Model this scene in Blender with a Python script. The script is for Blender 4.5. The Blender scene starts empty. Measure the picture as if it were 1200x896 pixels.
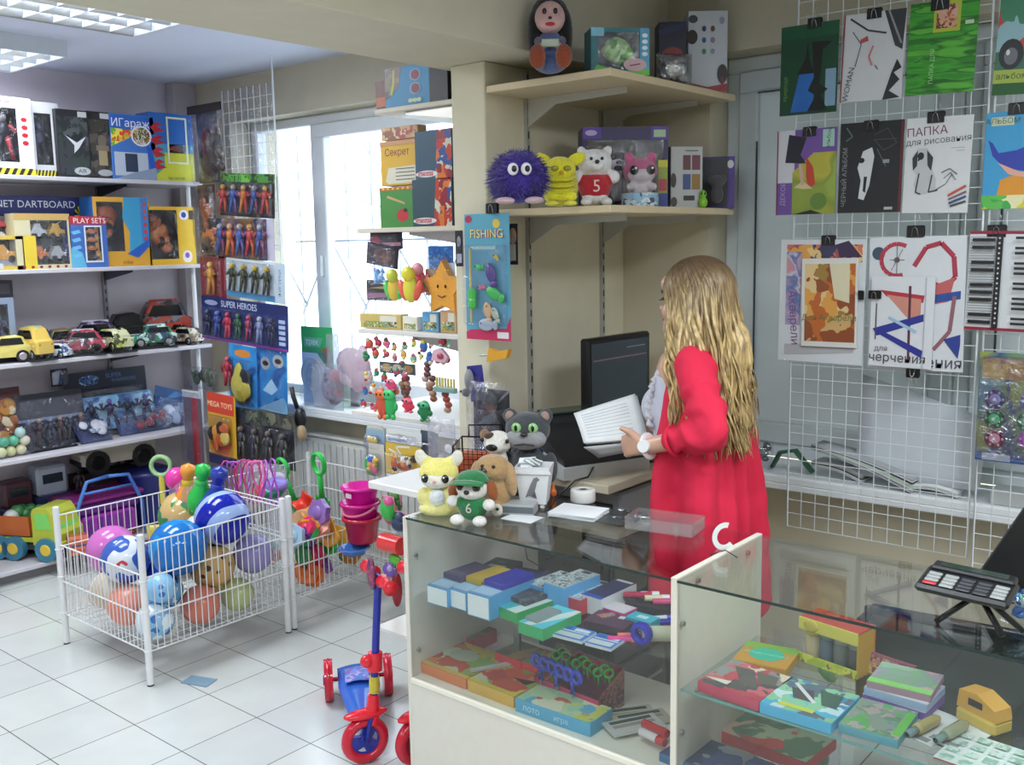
import bpy, math, random
from mathutils import Vector as V, Matrix as Mx, noise as NZ
random.seed(7)
C = bpy.context.scene.collection
PI = math.pi
R_ = math.radians
# ---------------------------------------------------------------- camera
FPX = 1160.0; HC = 1.68
CAMR = Mx.Rotation(R_(39.8),3,'Z') @ Mx.Rotation(PI/2-R_(8.12),3,'X') @ Mx.Rotation(R_(-1.0),3,'Z')
cam_d = bpy.data.cameras.new('camera'); cam = bpy.data.objects.new('camera', cam_d); C.objects.link(cam)
cam.location = (0,0,HC); cam.rotation_euler = CAMR.to_euler()
cam_d.sensor_width = 36; cam_d.lens = 36*FPX/1200; cam_d.clip_start=.05; cam_d.clip_end=200
bpy.context.scene.camera = cam
def ray(x,y): return CAMR @ V(((x-600)/FPX, -(y-448)/FPX, -1.0))
def onZ(x,y,z): d=ray(x,y); t=(z-HC)/d.z; return V((d.x*t, d.y*t, z))
def onY(x,y,Y): d=ray(x,y); t=Y/d.y; return V((d.x*t, Y, HC+d.z*t))
def onX(x,y,X): d=ray(x,y); t=X/d.x; return V((X, d.y*t, HC+d.z*t))
# ---------------------------------------------------------------- materials
def lin(h):
    h=h.lstrip('#'); c=[int(h[i:i+2],16)/255 for i in (0,2,4)]
    return tuple((v/12.92 if v<=.04045 else ((v+.055)/1.055)**2.4) for v in c)+(1,)
_m = {}
KIND = {'mat':(.85,0),'pl':(.35,0),'gl':(.12,0),'pap':(.7,0),'plush':(.95,0),'metal':(.3,1),'card':(.45,0),'ceil':(.9,0)}
def M(hexc, kind='card'):
    k=(hexc,kind)
    if k in _m: return _m[k]
    m=bpy.data.materials.new('surface_'+hexc.strip('#')+'_'+kind); m.use_nodes=True; nt=m.node_tree
    b=nt.nodes['Principled BSDF']; r,me=KIND[kind]
    b.inputs['Roughness'].default_value=r; b.inputs['Metallic'].default_value=me
    tc=nt.nodes.new('ShaderNodeTexCoord'); n=nt.nodes.new('ShaderNodeTexNoise')
    n.inputs['Scale'].default_value={'plush':120,'mat':9,'ceil':4}.get(kind,25); n.inputs['Detail'].default_value=3
    nt.links.new(tc.outputs['Object'],n.inputs['Vector'])
    hv=nt.nodes.new('ShaderNodeHueSaturation'); hv.inputs['Color'].default_value=lin(hexc)
    mr=nt.nodes.new('ShaderNodeMapRange'); a={'plush':.22,'mat':.07,'ceil':.03,'metal':.05}.get(kind,.05)
    mr.inputs['To Min'].default_value=1-a; mr.inputs['To Max'].default_value=1+a
    nt.links.new(n.outputs['Fac'],mr.inputs['Value']); nt.links.new(mr.outputs['Result'],hv.inputs['Value'])
    nt.links.new(hv.outputs['Color'],b.inputs['Base Color'])
    if kind=='plush':
        bp=nt.nodes.new('ShaderNodeBump'); bp.inputs['Strength'].default_value=.7; bp.inputs['Distance'].default_value=.004
        nt.links.new(n.outputs['Fac'],bp.inputs['Height']); nt.links.new(bp.outputs['Normal'],b.inputs['Normal'])
        b.inputs['Sheen Weight'].default_value=.35
    _m[k]=m; return m
def PRINT(cols, scale=18, rough=.35, seed=0, stretch=(1,1,1), soft=False):
    """busy printed artwork: random colour patches"""
    k=('P',tuple(cols),scale,rough,seed,stretch,soft)
    if k in _m: return _m[k]
    m=bpy.data.materials.new('printed_artwork'); m.use_nodes=True; nt=m.node_tree; b=nt.nodes['Principled BSDF']
    b.inputs['Roughness'].default_value=rough
    tc=nt.nodes.new('ShaderNodeTexCoord'); mp=nt.nodes.new('ShaderNodeMapping')
    mp.inputs['Location'].default_value=(seed*3.7,seed*1.3,seed*2.1); mp.inputs['Scale'].default_value=stretch
    nt.links.new(tc.outputs['Object'],mp.inputs['Vector'])
    nz=nt.nodes.new('ShaderNodeTexNoise'); nz.inputs['Scale'].default_value=scale*.8
    nt.links.new(mp.outputs['Vector'],nz.inputs['Vector'])
    mx=nt.nodes.new('ShaderNodeMix'); mx.data_type='VECTOR'; mx.inputs['Factor'].default_value=.12
    nt.links.new(mp.outputs['Vector'],mx.inputs[4]); nt.links.new(nz.outputs['Color'],mx.inputs[5])
    vo=nt.nodes.new('ShaderNodeTexVoronoi'); vo.inputs['Scale'].default_value=scale
    if soft: vo.feature='SMOOTH_F1'
    nt.links.new(mx.outputs[1],vo.inputs['Vector'])
    sp=nt.nodes.new('ShaderNodeSeparateColor'); nt.links.new(vo.outputs['Color'],sp.inputs['Color'])
    cr=nt.nodes.new('ShaderNodeValToRGB'); cr.color_ramp.interpolation='LINEAR' if soft else 'CONSTANT'
    el=cr.color_ramp.elements
    while len(el)<len(cols): el.new(.5)
    for i,c in enumerate(cols): el[i].position=.08+.84*i/len(cols) if i else 0; el[i].color=lin(c)
    nt.links.new(sp.outputs[0],cr.inputs['Fac']); nt.links.new(cr.outputs['Color'],b.inputs['Base Color'])
    _m[k]=m; return m
def thin(name, tint='ffffff', fr=1.5, base=0.0, wrinkle=0, rough=.02, opac=0.0, opc='ffffff'):
    """thin clear pane: see-through with fresnel reflection"""
    if name in _m: return _m[name]
    m=bpy.data.materials.new(name); m.use_nodes=True; nt=m.node_tree; nt.nodes.remove(nt.nodes['Principled BSDF'])
    out=nt.nodes['Material Output']; tr=nt.nodes.new('ShaderNodeBsdfTransparent'); tr.inputs[0].default_value=lin(tint)
    gl=nt.nodes.new('ShaderNodeBsdfGlossy'); gl.inputs['Roughness'].default_value=rough
    f=nt.nodes.new('ShaderNodeFresnel'); f.inputs['IOR'].default_value=fr
    ge=nt.nodes.new('ShaderNodeNewGeometry'); io=nt.nodes.new('ShaderNodeMapRange'); io.inputs['To Min'].default_value=fr; io.inputs['To Max'].default_value=1/fr
    nt.links.new(ge.outputs['Backfacing'],io.inputs['Value']); nt.links.new(io.outputs['Result'],f.inputs['IOR'])
    ad=nt.nodes.new('ShaderNodeMath'); ad.operation='ADD'; ad.use_clamp=True; ad.inputs[1].default_value=base
    nt.links.new(f.outputs[0],ad.inputs[0])
    mx=nt.nodes.new('ShaderNodeMixShader'); nt.links.new(ad.outputs[0],mx.inputs[0])
    nt.links.new(tr.outputs[0],mx.inputs[1]); nt.links.new(gl.outputs[0],mx.inputs[2]); o=mx
    if wrinkle:
        tc=nt.nodes.new('ShaderNodeTexCoord'); n=nt.nodes.new('ShaderNodeTexNoise'); n.inputs['Scale'].default_value=wrinkle; n.inputs['Detail'].default_value=4
        n.inputs['Distortion'].default_value=1.5
        bp=nt.nodes.new('ShaderNodeBump'); bp.inputs['Strength'].default_value=.8; bp.inputs['Distance'].default_value=.02
        nt.links.new(tc.outputs['Object'],n.inputs['Vector']); nt.links.new(n.outputs['Fac'],bp.inputs['Height'])
        nt.links.new(bp.outputs['Normal'],gl.inputs['Normal']); nt.links.new(bp.outputs['Normal'],f.inputs['Normal'])
    if opac:
        d=nt.nodes.new('ShaderNodeBsdfDiffuse'); d.inputs[0].default_value=lin(opc)
        m2=nt.nodes.new('ShaderNodeMixShader'); m2.inputs[0].default_value=opac
        nt.links.new(mx.outputs[0],m2.inputs[1]); nt.links.new(d.outputs[0],m2.inputs[2]); o=m2
    nt.links.new(o.outputs[0],out.inputs['Surface'])
    _m[name]=m; return m
GLASS=thin('counter_glass','f8fbfa',1.5)
PANE=thin('window_glass','f4faff',1.35)
FILM=thin('clear_film','fbfbff',1.35,.04,14,.08)
FILMH=thin('hazy_film','f6f6fa',1.4,.05,22,.12,.12,'e8e8f0')
ACRYL=thin('clear_plastic','f4f4f6',1.45,.05,0,.05,.06,'ffffff')
def EMIT(hexc,s):
    k=('E',hexc,s)
    if k in _m: return _m[k]
    m=bpy.data.materials.new('glowing_tube'); m.use_nodes=True; nt=m.node_tree; b=nt.nodes['Principled BSDF']
    b.inputs['Base Color'].default_value=lin(hexc); b.inputs['Emission Color'].default_value=lin(hexc); b.inputs['Emission Strength'].default_value=s
    _m[k]=m; return m
def asmat(m,kind='card'): return M(m,kind) if isinstance(m,str) else m
# ---------------------------------------------------------------- mesh builder
_txt={}
def text_mesh(s):
    if s in _txt: return _txt[s]
    cu=bpy.data.curves.new('lettering','FONT'); cu.body=s; cu.size=1; cu.align_x='CENTER'; cu.align_y='CENTER'; cu.resolution_u=3
    ob=bpy.data.objects.new('lettering',cu); C.objects.link(ob)
    dg=bpy.context.evaluated_depsgraph_get(); me=bpy.data.meshes.new_from_object(ob.evaluated_get(dg))
    r=([v.co.copy() for v in me.vertices],[tuple(p.vertices) for p in me.polygons])
    bpy.data.objects.remove(ob); bpy.data.meshes.remove(me); bpy.data.curves.remove(cu)
    _txt[s]=r; return r
class MB:
    def __init__(s): s.v=[];s.f=[];s.mi=[];s.sm=[];s.mats=[];s.T=Mx.Identity(4)
    def mat(s,m):
        m=asmat(m)
        if m not in s.mats: s.mats.append(m)
        return s.mats.index(m)
    def add(s,vs,fs,m,smooth=False):
        b=len(s.v); i=s.mat(m); s.v+= [s.T@V(p) for p in vs]
        for f in fs: s.f.append(tuple(b+k for k in f)); s.mi.append(i); s.sm.append(smooth)
        return s
    def box(s,x0,x1,y0,y1,z0,z1,m,b=0.0):
        x0,x1=min(x0,x1),max(x0,x1);y0,y1=min(y0,y1),max(y0,y1);z0,z1=min(z0,z1),max(z0,z1)
        b=min(b,(x1-x0)*.45,(y1-y0)*.45,(z1-z0)*.45)
        if b<=0:
            vs=[(x,y,z) for x in(x0,x1) for y in(y0,y1) for z in(z0,z1)]
            return s.add(vs,[(0,1,3,2),(4,6,7,5),(0,4,5,1),(2,3,7,6),(0,2,6,4),(1,5,7,3)],m)
        vs=[];X=(x0,x1);Y=(y0,y1);Z=(z0,z1);idx={}
        for i in(0,1):
            for j in(0,1):
                for k in(0,1):
                    sx,sy,sz=(b,-b)[i],(b,-b)[j],(b,-b)[k]
                    for a,p in enumerate([(X[i],Y[j]+sy,Z[k]+sz),(X[i]+sx,Y[j],Z[k]+sz),(X[i]+sx,Y[j]+sy,Z[k])]):
                        idx[i,j,k,a]=len(vs); vs.append(p)
        fs=[]
        for i in(0,1): fs.append([idx[i,0,0,0],idx[i,1,0,0],idx[i,1,1,0],idx[i,0,1,0]])
        for j in(0,1): fs.append([idx[0,j,0,1],idx[1,j,0,1],idx[1,j,1,1],idx[0,j,1,1]])
        for k in(0,1): fs.append([idx[0,0,k,2],idx[1,0,k,2],idx[1,1,k,2],idx[0,1,k,2]])
        for i in(0,1):
            for j in(0,1): fs.append([idx[i,j,0,0],idx[i,j,0,1],idx[i,j,1,1],idx[i,j,1,0]])
        for i in(0,1):
            for k in(0,1): fs.append([idx[i,0,k,0],idx[i,0,k,2],idx[i,1,k,2],idx[i,1,k,0]])
        for j in(0,1):
            for k in(0,1): fs.append([idx[0,j,k,1],idx[0,j,k,2],idx[1,j,k,2],idx[1,j,k,1]])
        for i in(0,1):
            for j in(0,1):
                for k in(0,1): fs.append([idx[i,j,k,0],idx[i,j,k,1],idx[i,j,k,2]])
        return s.add(vs,fs,m)
    def cyl(s,p0,p1,r0,r1,m,n=12,caps=True,smooth=True):
        p0=V(p0);p1=V(p1);d=(p1-p0)
        if d.length<1e-7: return s
        q=d.to_track_quat('Z','Y'); vs=[]
        for p,r in((p0,r0),(p1,r1)):
            for i in range(n): a=2*PI*i/n; vs.append(p+q@V((r*math.cos(a),r*math.sin(a),0)))
        s.add(vs,[(i,(i+1)%n,n+(i+1)%n,n+i) for i in range(n)],m,smooth)
        if caps:
            s.add(vs[:n],[tuple(range(n-1,-1,-1))],m); s.add(vs[n:],[tuple(range(n))],m)
        return s
    def ell(s,c,r,m,n=12,rot=None,k=None):
        c=V(c)
        if not hasattr(r,'__len__'): r=(r,r,r)
        Rm=rot if rot is not None else Mx.Identity(3); k=k or max(5,n*2//3); vs=[];fs=[]
        vs.append(c+Rm@V((0,0,r[2])))
        for j in range(1,k):
            t=PI*j/k
            for i in range(n): a=2*PI*i/n; vs.append(c+Rm@V((r[0]*math.sin(t)*math.cos(a),r[1]*math.sin(t)*math.sin(a),r[2]*math.cos(t))))
        vs.append(c+Rm@V((0,0,-r[2])))
        for i in range(n): fs.append((0,1+i,1+(i+1)%n))
        for j in range(k-2):
            for i in range(n): a=1+j*n; fs.append((a+i,a+n+i,a+n+(i+1)%n,a+(i+1)%n))
        a=1+(k-2)*n
        for i in range(n): fs.append((a+i,len(vs)-1,a+(i+1)%n))
        return s.add(vs,fs,m,True)
    def tube(s,pts,r,m,n=6,closed=False,flat=1.0,caps=True):
        pts=[V(p) for p in pts]; N=len(pts); rs=r if hasattr(r,'__len__') else [r]*N; vs=[];up=V((0,0,1)); prev=None
        for i,p in enumerate(pts):
            a=pts[(i-1)%N] if (closed or i>0) else p; b=pts[(i+1)%N] if (closed or i<N-1) else p
            d=(b-a)
            if d.length<1e-9: d=V((0,0,1))
            d.normalize()
            if prev is None:
                u=d.cross(up)
                if u.length<.1: u=d.cross(V((1,0,0)))
            else: u=prev-d*prev.dot(d)
            if u.length<1e-6: u=d.orthogonal()
            u.normalize(); prev=u; w=d.cross(u)
            for k in range(n): t=2*PI*k/n; vs.append(p+u*rs[i]*math.cos(t)+w*rs[i]*flat*math.sin(t))
        fs=[]
        for i in range(N if closed else N-1):
            j=(i+1)%N
            for k in range(n): fs.append((i*n+k,i*n+(k+1)%n,j*n+(k+1)%n,j*n+k))
        if not closed and caps: fs.append(tuple(range(n-1,-1,-1))); fs.append(tuple((N-1)*n+k for k in range(n)))
        return s.add(vs,fs,m,True)
    def prism(s,poly,y0,y1,m,smooth=False):
        n=len(poly); vs=[(p[0],y0,p[1]) for p in poly]+[(p[0],y1,p[1]) for p in poly]
        ar=sum(poly[i][0]*poly[(i+1)%n][1]-poly[(i+1)%n][0]*poly[i][1] for i in range(n))
        fs=[(i,(i+1)%n,n+(i+1)%n,n+i) for i in range(n)]
        s.add(vs,fs,m,smooth); s.add(vs[:n],[tuple(range(n))],m); return s.add(vs[n:],[tuple(range(n-1,-1,-1))],m)
    def lathe(s,prof,m,n=20,c=(0,0,0),smooth=True):
        c=V(c);vs=[]
        for r,z in prof:
            for i in range(n): a=2*PI*i/n; vs.append(c+V((r*math.cos(a),r*math.sin(a),z)))
        fs=[(j*n+i,j*n+(i+1)%n,(j+1)*n+(i+1)%n,(j+1)*n+i) for j in range(len(prof)-1) for i in range(n)]
        return s.add(vs,fs,m,smooth)
    def torus(s,c,Rr,r,m,axis='Z',n=24,k=8,sq=1.0):
        c=V(c);q={'Z':Mx.Identity(3),'Y':Mx.Rotation(PI/2,3,'X'),'X':Mx.Rotation(PI/2,3,'Y')}[axis];vs=[]
        for i in range(n):
            a=2*PI*i/n
            for j in range(k): t=2*PI*j/k; vs.append(c+q@V(((Rr+r*math.cos(t))*math.cos(a),(Rr+r*math.cos(t))*math.sin(a),r*sq*math.sin(t))))
        return s.add(vs,[(i*k+j,((i+1)%n)*k+j,((i+1)%n)*k+(j+1)%k,i*k+(j+1)%k) for i in range(n) for j in range(k)],m,True)
    def grid(s,fn,nu,nv,m,th=0.0,smooth=True):
        P=[[V(fn(i/nu,j/nv)) for i in range(nu+1)] for j in range(nv+1)]; vs=[p for r in P for p in r]
        F=[(j*(nu+1)+i,j*(nu+1)+i+1,(j+1)*(nu+1)+i+1,(j+1)*(nu+1)+i) for j in range(nv) for i in range(nu)]
        if not th: return s.add(vs,F,m,smooth)
        nr=[]
        for j in range(nv+1):
            for i in range(nu+1):
                a=P[j][min(i+1,nu)]-P[j][max(i-1,0)]; b=P[min(j+1,nv)][i]-P[max(j-1,0)][i]; c=a.cross(b); c=c.normalized() if c.length>0 else V((0,0,1)); nr.append(c)
        n0=len(vs); vs2=vs+[v-nn*th for v,nn in zip(vs,nr)]
        F2=F+[tuple(n0+k for k in reversed(f)) for f in F]
        rim=[j*(nu+1) for j in range(nv+1)]; 
        ring=[i for i in range(nu+1)]+[j*(nu+1)+nu for j in range(1,nv+1)]+[nv*(nu+1)+i for i in range(nu-1,-1,-1)]+[j*(nu+1) for j in range(nv-1,0,-1)]
        for a,b in zip(ring,ring[1:]+ring[:1]): F2.append((b,a,n0+a,n0+b))
        return s.add(vs2,F2,m,smooth)
    def text(s,t,x,z,size,y,m,ang=0,sx=1):
        vs,fs=text_mesh(t); ca,sa=math.cos(R_(ang)),math.sin(R_(ang))
        return s.add([(x+(p.x*sx*ca-p.y*sa)*size,y,z+(p.x*sx*sa+p.y*ca)*size) for p in vs],fs,m)
    def art(s,w,h,y,shapes,x0=None,z0=0,off=.0005):
        """printed shapes on the front plane y; u,v in 0..1; each printed a hair in front of the last"""
        x0=-w/2 if x0 is None else x0
        P=lambda u,v:(x0+u*w,z0+v*h)
        for q,sh in enumerate(shapes):
            yy=y-off*(1+q*.5); k=sh[0]
            if k=='r':
                a=P(sh[1],sh[2]);b=P(sh[3],sh[4]); s.add([(a[0],yy,a[1]),(b[0],yy,a[1]),(b[0],yy,b[1]),(a[0],yy,b[1])],[(0,1,2,3)],sh[5])
            elif k=='e':
                c=P(sh[1],sh[2]); n=16; s.add([(c[0]+sh[3]*w*math.cos(2*PI*i/n),yy,c[1]+sh[4]*h*math.sin(2*PI*i/n)) for i in range(n)],[tuple(range(n))],sh[5])
            elif k=='f':
                u0,v0,u1,v1,tu=sh[1:6]; tv_=tu*w/h
                for (a0,b0,a1,b1) in((u0,v0,u1,v0+tv_),(u0,v1-tv_,u1,v1),(u0,v0+tv_,u0+tu,v1-tv_),(u1-tu,v0+tv_,u1,v1-tv_)):
                    a=P(a0,b0);b=P(a1,b1); s.add([(a[0],yy,a[1]),(b[0],yy,a[1]),(b[0],yy,b[1]),(a[0],yy,b[1])],[(0,1,2,3)],sh[6])
            elif k=='p':
                s.add([(P(*p)[0],yy,P(*p)[1]) for p in sh[1]],[tuple(range(len(sh[1])))],sh[2])
            elif k=='l':
                pts=[V((P(*p)[0],yy,P(*p)[1])) for p in sh[1]]; wd=sh[2]*w/2
                for a,b in zip(pts,pts[1:]):
                    d=(b-a).normalized(); nn=V((-d.z,0,d.x))*wd; s.add([a-nn,b-nn,b+nn,a+nn],[(0,1,2,3)],sh[3])
            elif k=='t':
                c=P(sh[2],sh[3]); an=sh[6] if len(sh)>6 else 0; sx=sh[7] if len(sh)>7 else 1; tv,_=text_mesh(sh[1]); hw=max(p.x for p in tv)*sx; sz=sh[4]
                av=min(sh[2],1-sh[2])*w*.97 if abs(math.cos(R_(an)))>.5 else min(sh[3],1-sh[3])*h*.97
                if hw*sz>av: sz=av/hw
                s.text(sh[1],c[0],c[1],sz,yy,sh[5],an,sx)
        return s
    def mesh(s,name):
        me=bpy.data.meshes.new(name); me.from_pydata([tuple(p) for p in s.v],[],s.f)
        for m in s.mats: me.materials.append(m)
        me.polygons.foreach_set('material_index',s.mi); me.polygons.foreach_set('use_smooth',s.sm); me.update(); return me
    def build(s,name,parent=None,loc=(0,0,0),rz=0,**k):
        o=bpy.data.objects.new(name,s.mesh(name)); C.objects.link(o); o.location=loc; o.rotation_euler=(0,0,rz)
        if parent: o.parent=parent
        for a,b in k.items():
            if b: o['category' if a=='cat' else a]=b
        return o
def tag(o,label,cat,group=None):
    o['label']=label;o['category']=cat
    if group:o['group']=group
    return o
def thing(name,label,cat,loc=(0,0,0),rz=0,group=None):
    o=bpy.data.objects.new(name,None); C.objects.link(o); o.location=loc; o.rotation_euler=(0,0,rz); o.empty_display_size=.05
    return tag(o,label,cat,group)
def struct(name,mb): return mb.build(name,kind='structure')
def copy_tree(o,parent=None):
    c=o.copy(); C.objects.link(c); c.parent=parent
    for ch in list(o.children): copy_tree(ch,c)
    return c
def dup(o,loc,rz,label,group=None,rot=None):
    c=copy_tree(o); c.location=loc; c.rotation_euler=rot or (0,0,rz); c['label']=label
    if group:c['group']=group
    return c
def remesh(o,vox,smooth=6,fn=None):
    """fuse the blobs of a mesh into one continuous skin"""
    md=o.modifiers.new('fuse','REMESH'); md.mode='VOXEL'; md.voxel_size=vox; md.use_smooth_shade=True
    if smooth: s2=o.modifiers.new('soften','SMOOTH'); s2.iterations=smooth; s2.factor=.5
    dg=bpy.context.evaluated_depsgraph_get(); me=bpy.data.meshes.new_from_object(o.evaluated_get(dg))
    mats=[m for m in o.data.materials]; o.modifiers.clear(); o.data=me
    if not me.materials:
        for m in mats[:1]: me.materials.append(m)
    if fn:
        me.update()
        ns=[v.normal.copy() for v in me.vertices]
        for v,nn in zip(me.vertices,ns): v.co=fn(v.co.copy(),nn)
    me.update(); return o
def cap(mb,a,b,ra,rb,m,n=14):
    """tapered round-ended limb"""
    mb.cyl(a,b,ra,rb,m,n); mb.ell(a,ra,m,n); mb.ell(b,rb,m,n)
def figure(mb,x,z,h,y,cols,pose=0,d=.5):
    """small toy figure, feet at z, standing in the front plane"""
    a,b,c=[asmat(q,'pl') for q in cols]; t=h*d*.2
    mb.ell((x,y,z+h*.9),(h*.085,t,h*.1),c,8,k=6)
    mb.ell((x,y,z+h*.64),(h*.13,t,h*.19),a,8,k=6)
    for s in(-1,1):
        mb.tube([(x+s*h*.13,y,z+h*.76),(x+s*h*(.22+.04*pose),y-t*.3,z+h*.6),(x+s*h*(.2+.1*pose),y-t*.4,z+h*(.45+.2*pose))],[h*.05,h*.045,h*.035],b,5)
        mb.tube([(x+s*h*.07,y,z+h*.5),(x+s*h*(.1+.03*pose),y,z+h*.25),(x+s*h*(.11+.05*pose),y-t*.3,z)],[h*.075,h*.06,h*.05],b if s>0 else a,5)
E_A=34; E_B=25; E_C=31; E_W=30; WORLD=5.0; EXPO=-0.25
# ================================================================= THE ROOM
WX=-5.5; WY=3.55; CZ=2.65
BEIGE='c8c0a9'; LBEIGE='d3ccba'
# floor: cream tiles, 30.2 cm pitch
m=bpy.data.materials.new('floor_tiles'); m.use_nodes=True; nt=m.node_tree; b=nt.nodes['Principled BSDF']
tc=nt.nodes.new('ShaderNodeTexCoord'); mp=nt.nodes.new('ShaderNodeMapping'); mp.inputs['Location'].default_value=(3.48+.302*4-.001,-1.687+.302*20,0)
br=nt.nodes.new('ShaderNodeTexBrick'); br.offset=0; br.squash=1; br.inputs['Scale'].default_value=1; br.inputs['Brick Width'].default_value=.3025; br.inputs['Row Height'].default_value=.3015
br.inputs['Mortar Size'].default_value=.0022; br.inputs['Mortar Smooth'].default_value=.2; br.inputs['Bias'].default_value=-.2
br.inputs['Color1'].default_value=lin('d8dbd8'); br.inputs['Color2'].default_value=lin('d0d4d2'); br.inputs['Mortar'].default_value=lin('77756e')
n=nt.nodes.new('ShaderNodeTexNoise'); n.inputs['Scale'].default_value=6; n.inputs['Detail'].default_value=5
mx=nt.nodes.new('ShaderNodeMix'); mx.data_type='RGBA'; mx.blend_type='MULTIPLY'; mx.inputs['Factor'].default_value=.16
nt.links.new(tc.outputs['Object'],mp.inputs[0]); nt.links.new(mp.outputs[0],br.inputs['Vector']); nt.links.new(tc.outputs['Object'],n.inputs['Vector'])
nt.links.new(br.outputs['Color'],mx.inputs[6]); nt.links.new(n.outputs['Fac'],mx.inputs[7]); nt.links.new(mx.outputs[2],b.inputs['Base Color'])
b.inputs['Roughness'].default_value=.16; b.inputs['Specular IOR Level'].default_value=.6
bp=nt.nodes.new('ShaderNodeBump'); bp.inputs['Strength'].default_value=.5; bp.inputs['Distance'].default_value=.001; bp.invert=True
nt.links.new(br.outputs['Fac'],bp.inputs['Height']); nt.links.new(bp.outputs[0],b.inputs['Normal'])
TILE=m
FX0,FX1,FY0,FY1=WX-.2,1.6,-2.6,WY+.2
struct('floor',MB().box(FX0,FX1,FY0,FY1,-.1,0,TILE))
struct('ceiling',MB().box(FX0,FX1,FY0,FY1,CZ,CZ+.1,M('cdd2e2','ceil')))
struct('wall_left',MB().box(WX-.2,WX,FY0,WY,0,CZ,M('cfc8d2','mat')))
struct('wall_right',MB().box(FX1-.15,FX1,FY0,WY,0,CZ,M(LBEIGE,'mat')))
struct('wall_front',MB().box(WX,FX1-.15,FY0,FY0+.15,0,CZ,M(LBEIGE,'mat')))
# back wall with two openings
W1=(-5.08,-2.62,.78,2.40); W2=(-1.93,-.05,.78,2.38)
w=MB(); wm=M(BEIGE,'mat'); T=.34
w.box(WX,FX1-.15,WY,WY+T,0,.78,wm); w.box(WX,FX1-.15,WY,WY+T,2.40,CZ,wm)
for a,b_ in((WX,W1[0]),(W1[1],W2[0]),(W2[1],FX1-.15)): w.box(a,b_,WY,WY+T,.78,2.40,wm)
w.box(W2[0],W2[1],WY,WY+T,2.38,2.40,wm)
struct('wall_back',w)
struct('wall_middle',MB().box(-2.49,-2.33,2.675,WY,0,2.30,M('d6cfb8','mat'),.004))
struct('trim_1',MB().box(-2.56,-2.12,FY0+.15,WY,2.30,CZ,M('cfc8b2','mat'),.003))
struct('trim_2',MB().box(WX,WX+.09,3.40,WY,0,CZ,M('beb8be','mat'),.004))
for i,(x0,x1) in enumerate(((-5.2,-2.49),(-2.0,.1))):
    s=MB().box(x0,x1,3.40,WY+.14,.765,.80,M('e4e8ea','pl'),.008); s.box(x0,x1,3.40,3.425,.745,.77,M('e4e8ea','pl'),.004)
    struct('trim_%d'%(3+i),s)
# window 1: white plastic frames, glass
PVC=M('e9eef2','pl')
def wframe(mb,x0,x1,z0,z1,y,t,d,m=PVC):
    mb.box(x0,x1,y,y+d,z0,z0+t,m,.006); mb.box(x0,x1,y,y+d,z1-t,z1,m,.006)
    mb.box(x0,x0+t,y,y+d,z0+t,z1-t,m,.006); mb.box(x1-t,x1,y,y+d,z0+t,z1-t,m,.006)
x0,x1,z0,z1=W1; fy=WY+.14
mb=MB(); wframe(mb,x0,x1,z0+.02,z1,fy,.055,.07)
for xm in(-4.50,-3.3): mb.box(xm-.03,xm+.03,fy,fy+.07,z0+.07,z1-.05,PVC,.006)
struct('window_1',mb); W1o=bpy.data.objects['window_1']
for a,b_ in((-4.47,-3.33),(-3.27,x1-.055)):
    s=MB(); wframe(s,a,b_,z0+.075,z1-.055,fy-.02,.075,.06); s.box(a+.03,a+.045,fy-.05,fy-.02,1.5,1.62,M('d8dde0','pl'),.004); so=s.build('window_sash',W1o)
    g=MB().box(a+.07,b_-.07,fy+.02,fy+.026,z0+.14,z1-.12,PANE); g.build('glass_pane',so)
MB().box(x0+.055,-4.53,fy+.02,fy+.026,z0+.07,z1-.05,PANE).build('glass_pane',W1o)
TRANSP=bpy.data.materials.new('frosted_panel'); TRANSP.use_nodes=True; nt=TRANSP.node_tree; nt.nodes.remove(nt.nodes['Principled BSDF'])
d_=nt.nodes.new('ShaderNodeBsdfDiffuse'); d_.inputs[0].default_value=lin('d2d8da'); t_=nt.nodes.new('ShaderNodeBsdfTranslucent'); t_.inputs[0].default_value=lin('ccd2d2'); mx=nt.nodes.new('ShaderNodeMixShader'); mx.inputs[0].default_value=.24
nt.links.new(d_.outputs[0],mx.inputs[1]); nt.links.new(t_.outputs[0],mx.inputs[2]); nt.links.new(mx.outputs[0],nt.nodes['Material Output'].inputs['Surface'])
# window 2: closed off with pale panels behind white frames
x0,x1,z0,z1=W2; mb=MB(); wframe(mb,x0,x1,z0+.02,z1,fy,.06,.07,M('dbe4e8','pl')); 
for xm in(-1.0,): mb.box(xm-.03,xm+.03,fy,fy+.07,z0+.08,z1-.06,M('dbe4e8','pl'),.006)
struct('window_2',mb); W2o=bpy.data.objects['window_2']
for a,b_ in((x0+.06,-1.03),(-.97,x1-.06)):
    s=MB(); wframe(s,a,b_,z0+.08,z1-.06,fy-.02,.08,.06,M('d6e0e4','pl')); s.box(a+.078,a+.083,fy-.022,fy-.015,1.02,2.05,M('3a4042','pl')); s.box(a+.083,b_-.083,fy-.022,fy-.015,z1-.148,z1-.143,M('3a4042','pl'))
    so=s.build('window_sash',W2o)
    MB().box(a+.08,b_-.08,fy+.005,fy+.009,z0+.16,z1-.14,TRANSP).build('covering_panel',so)
struct('door_1',MB().box(-1.6,-.6,FY0+.15,FY0+.2,0,2.05,M('8c8478','mat'),.01))
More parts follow.
